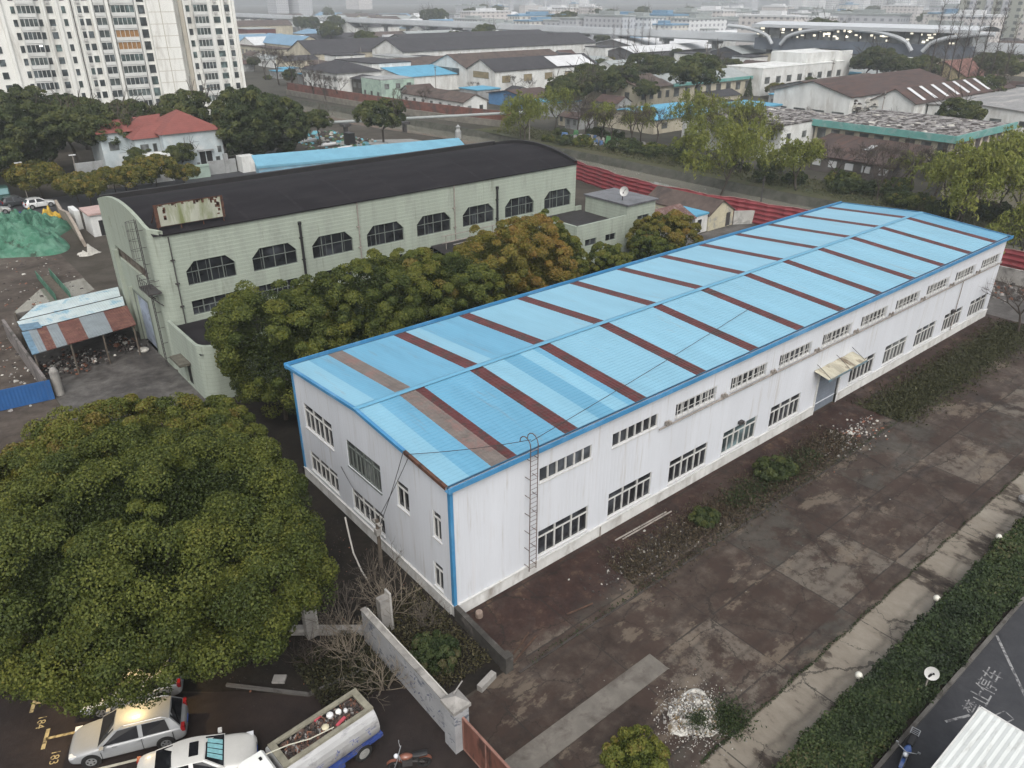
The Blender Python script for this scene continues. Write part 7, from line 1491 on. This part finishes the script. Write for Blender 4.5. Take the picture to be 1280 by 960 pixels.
for i in range(70):
    px = rf.uniform(260, 1320); d = rf.uniform(400, 1200); x, y = polar(px, d)
    if 300 < x < 325: continue
    dup(eB, (x, y, 0), rf.uniform(0, 6), rf.uniform(.9, 1.9), label='faint dark tree scattered among the distant roofs', group='faint distant trees')
for i, (px, d, w_, h, k, lb) in enumerate(((346, 1250, 30, 72, 2, 'pale high-rise left of the hazy pair beside the tower'), (374, 1250, 34, 80, 2, 'pale high-rise right in the hazy pair beside the tower'), (448, 2100, 62, 44, 3, 'pinkish block on the skyline right of the pair'), (613, 1900, 20, 52, 2, 'slim skyline tower, first left of the twin slabs'), (636, 1950, 20, 50, 2, 'slim skyline tower, second left of the twin slabs'), (660, 1900, 20, 54, 2, 'slim skyline tower midway to the twin slabs'), (680, 1950, 18, 48, 2, 'slim skyline tower just left of the twin slabs'), (699, 1500, 40, 62, 2, 'bluish slab tower, left of the twin slabs'), (721, 1500, 38, 66, 0, 'white slab tower, right of the twin slabs'), (935, 1900, 40, 46, 2, 'faint grey block on the right skyline'))):
    block('high_rise', lb, 'high-rise', *polar(px, d), w_*.6, w_, h, FM[k], R_GREYM, 'hazy high-rises on the skyline', 1.0)
hr = block('high_rise', 'faint pale tower in the long row on the right skyline', 'high-rise', *polar(1000, 1500), 20, 26, 70, FM[0], R_GREYM, 'row of faint towers on the right skyline')
for i in range(10): dup(hr, (*polar(1020+19*i, 1500+30*(i % 3)), 0), 0, (1, rf.uniform(.7, 1.1), rf.uniform(.9, 1.15)))
bt = block('high_rise', 'big grey-green apartment tower rising behind the poplars', 'high-rise', 470, 158, 26, 30, 78, far_mat('tower_grey', (.27, .28, .25), (.09, .10, .10), 5.0, 3.0), R_GREYM, None); mb = MB()
for y in (-8, 0, 8): mb.box(-13.8, -13.02, y-1.6, y+1.6, 0, 78)
o = mb.build('balcony_column', FM[2], None, origin=(0, 0, 0)); o.parent = bt; o.location = (0, 0, 0)
b2 = dup(bt, (505, 130, 0), .2, (1, .8, 1.0), label='second grey-green apartment tower at the right edge of the big one')
mb = MB(); x, y = polar(733, 700); mb.box(x, x+.5, y-4, y+5, 8, 12.5); SG = bpy.data.materials.new('orange_sign'); SG.use_nodes = True; SG.node_tree.nodes['Principled BSDF'].inputs['Emission Color'].default_value = (1, .38, .16, 1); SG.node_tree.nodes['Principled BSDF'].inputs['Emission Strength'].default_value = 2.6
mb.box(x+.1, x+.4, y-4, y+5, 0, 8); tag(mb.build('lit_sign', SG), 'glowing orange sign on a far building', 'sign')
mb = MB(); x, y = polar(716, 690); mb.box(x, x+.5, y-6, y+5, 8, 11); SG2 = bpy.data.materials.new('white_sign'); SG2.use_nodes = True; SG2.node_tree.nodes['Principled BSDF'].inputs['Emission Color'].default_value = (1, 1, 1, 1); SG2.node_tree.nodes['Principled BSDF'].inputs['Emission Strength'].default_value = 1.8
tag(mb.build('lit_sign', SG2), 'glowing white sign left of the orange one', 'sign')
# more twiggy growth and poles
for i, (pr, x, y, rz, s, lb) in enumerate(((bA, 110.5, 34, 1.0, 1.0, 'brown leafless tree, one of the tangle before the dark red roof'), (bB, 112.5, 22.5, 2.0, 1.05, 'brown leafless tree at the right of the tangle before the dark red roof'), (bA, 109, 41, 3.2, .9, 'brown leafless tree below the sagging shed skylight'), (bB, 110, 88, .6, 1.1, 'brown leafless tree beside the cyan hall corner'), (bA, 108.5, 93, 2.6, 1.0, 'brown leafless tree over the dumped sheets'), (bB, 113, 108, 1.6, 1.1, 'brown leafless tree left of the dumped sheets'), (bA, 117.5, 70, .9, 1.2, 'brown leafless tree against the shabby white block'), (bB, 108, 15, .9, 1.0, 'brown leafless tree under the tall right-hand willow'),
  (bA, 103.5, 20, 2.9, .7, 'low leafless tree above the far warehouse ridge'), (bB, 104, 31, 4.1, .65, 'low leafless tree on the bank above the blue roof'))): dup(pr, (x, y, 0), rz, s, label=lb)
for i, (pr, x, y, rz, s, lb) in enumerate(((wA, 93.5, 15.5, 1.1, .95, 'yellow-green willow nearest the right edge of the river'), (wB, 90.5, 1.5, 2.1, 1.1, 'fresh willow right behind the far warehouse corner'), (wC, 112, 70, 2.0, .75, 'pale willow left of the half-bare one'), (wB, 103, 66, .5, .85, 'fresh low willow at the water left of the big one'), (wC, 110.5, 48.5, 2.2, .62, 'pale willow by the sagging shed left end'))): dup(pr, (x, y, 0), rz, s, label=lb)
upf = thing('utility_pole', 'thin utility pole among the workshops beyond the river, leftmost', 'pole', (0, 0, 0), 'poles beyond the river'); mb = MB(); mb.cyl((0, 0, 0), (0, 0, 11), .16, .11, 6); mb.build('shaft', PIPE, upf); mb = MB(); mb.box(-1, 1, -.06, .06, 10.2, 10.35); mb.box(-.7, .7, -.06, .06, 9.4, 9.52); mb.build('crossarm', IRON, upf); place(upf, 118, 246)
for i, (x, y) in enumerate(((140, 262), (160, 290), (127, 186), (166, 226), (205, 182), (160, 150), (250, 176), (290, 208), (100, 110), (129, 84), (164, 62), (240, 118))): dup(upf, (x, y, 0), i*.7, .8+.05*(i % 4), label='thin utility pole standing among the roofs beyond the river')
# parked street things and roof clutter that the district shows everywhere
for i, (x, y, z, s) in enumerate(((150.5, 190, 0, 1), (121, 198, 0, .8), (127, 228, 0, 1.1), (146, 170, 0, .9), (205, 175, 0, 1.2), (120, 118, 0, .8), (118, 113, 0, .9), (165, 104, 0, 1))):
    shed('outbuilding', 'small grey outbuilding squeezed between the works across the river', 'outbuilding', x, x+6*s, y, y+5*s, 3*s, 4*s, 'Y', (W_GREY, W_WHITE, W_CREAM)[i % 3], (R_GREYM, R_BRN, R_RUSTY, R_DARK)[i % 4], (('W', 2, 1, 1, 2.2),), .3, group='outbuildings across the river')
# crowd of small low buildings and bushes filling the works district
ro = random.Random(91); hp = []
for i in range(6):
    L, W_, H_ = ((10, 6, 3.2), (14, 8, 4.2), (8, 5, 3), (18, 7, 4), (12, 9, 5.6), (9, 9, 3.4))[i]
    root = thing('small_building', 'small low building crowded among the works across the river', 'building', (0, 0, 0), 'small low buildings among the works'); mb = MB(); mb.box(-L/2, L/2, -W_/2, W_/2, 0, H_)
    if i != 4 and i != 5: mb.P((-L/2, -W_/2, H_), (-L/2, W_/2, H_), (-L/2, 0, H_+1.4)); mb.P((L/2, -W_/2, H_), (L/2, W_/2, H_), (L/2, 0, H_+1.4))
    mb.build('wall', (W_WHITE, W_CREAM, W_GREY, W_WHITE, W_WHITE, W_GREY)[i], root); mb = MB()
    if i in (4, 5): mb.box(-L/2-.2, L/2+.2, -W_/2-.2, W_/2+.2, H_+.003, H_+.3)
    else:
        for s_ in (-1, 1): mb.P((-L/2-.3, 0, H_+1.45), (L/2+.3, 0, H_+1.45), (L/2+.3, s_*(W_/2+.4), H_-.1), (-L/2-.3, s_*(W_/2+.4), H_-.1))
    mb.build('roof', (R_BRN, R_DARK, R_RUSTY, R_GREYM, R_DARK, R_CYAN)[i], root)
    for j in range(3):
        mb = MB(); y = -W_/2+W_*(j+.5)/3; mb.box(-L/2-.04, -L/2-.003, y-.5, y+.5, 1, 2.2); mb.build('window', GLASS_M, root)
    hp.append(root); root.location = (1000+30*i, 400, 0)
used_p = set(); n_ok = 0
for i in range(5200):
    x, y = ro.uniform(106, 300), ro.uniform(10, 520)
    if (x < 300 and y < 20) or n_ok > 150: continue
    k = ro.randrange(6); s = ro.uniform(.75, 1.25); L, W_ = ((10, 6), (14, 8), (8, 5), (18, 7), (12, 9), (9, 9))[k]; q = ro.random() < .4
    hx, hy = (W_/2*s, L/2*s) if q else (L/2*s, W_/2*s)
    if x-hx < 113 and y < 150: continue
    if x-hx < 108: continue
    if any(x-hx-2.2 < b and x+hx+2.2 > a and y-hy-2.2 < d and y+hy+2.2 > c for a, b, c, d in FOOT): continue
    FOOT.append((x-hx, x+hx, y-hy, y+hy)); n_ok += 1
    if k not in used_p: used_p.add(k); o = hp[k]; o.location = (x, y, 0); o.rotation_euler = (0, 0, math.pi/2 if q else 0); o.scale = (s, s, s)
    else: dup(hp[k], (x, y, 0), math.pi/2 if q else 0, s)
for i in range(2400):
    x, y = ro.uniform(106, 300), ro.uniform(10, 430)
    if any(x-1.5 < b and x+1.5 > a and y-1.5 < d and y+1.5 > c for a, b, c, d in FOOT) or (x < 114 and y < 130): continue
    if ro.random() < .10: dup((eB, shA, bA, bB, eY)[ro.randrange(5)], (x, y, 0), ro.uniform(0, 6), ro.uniform(.45, .8), label='modest tree or bush in the gaps between the works across the river', group='greenery between the works')
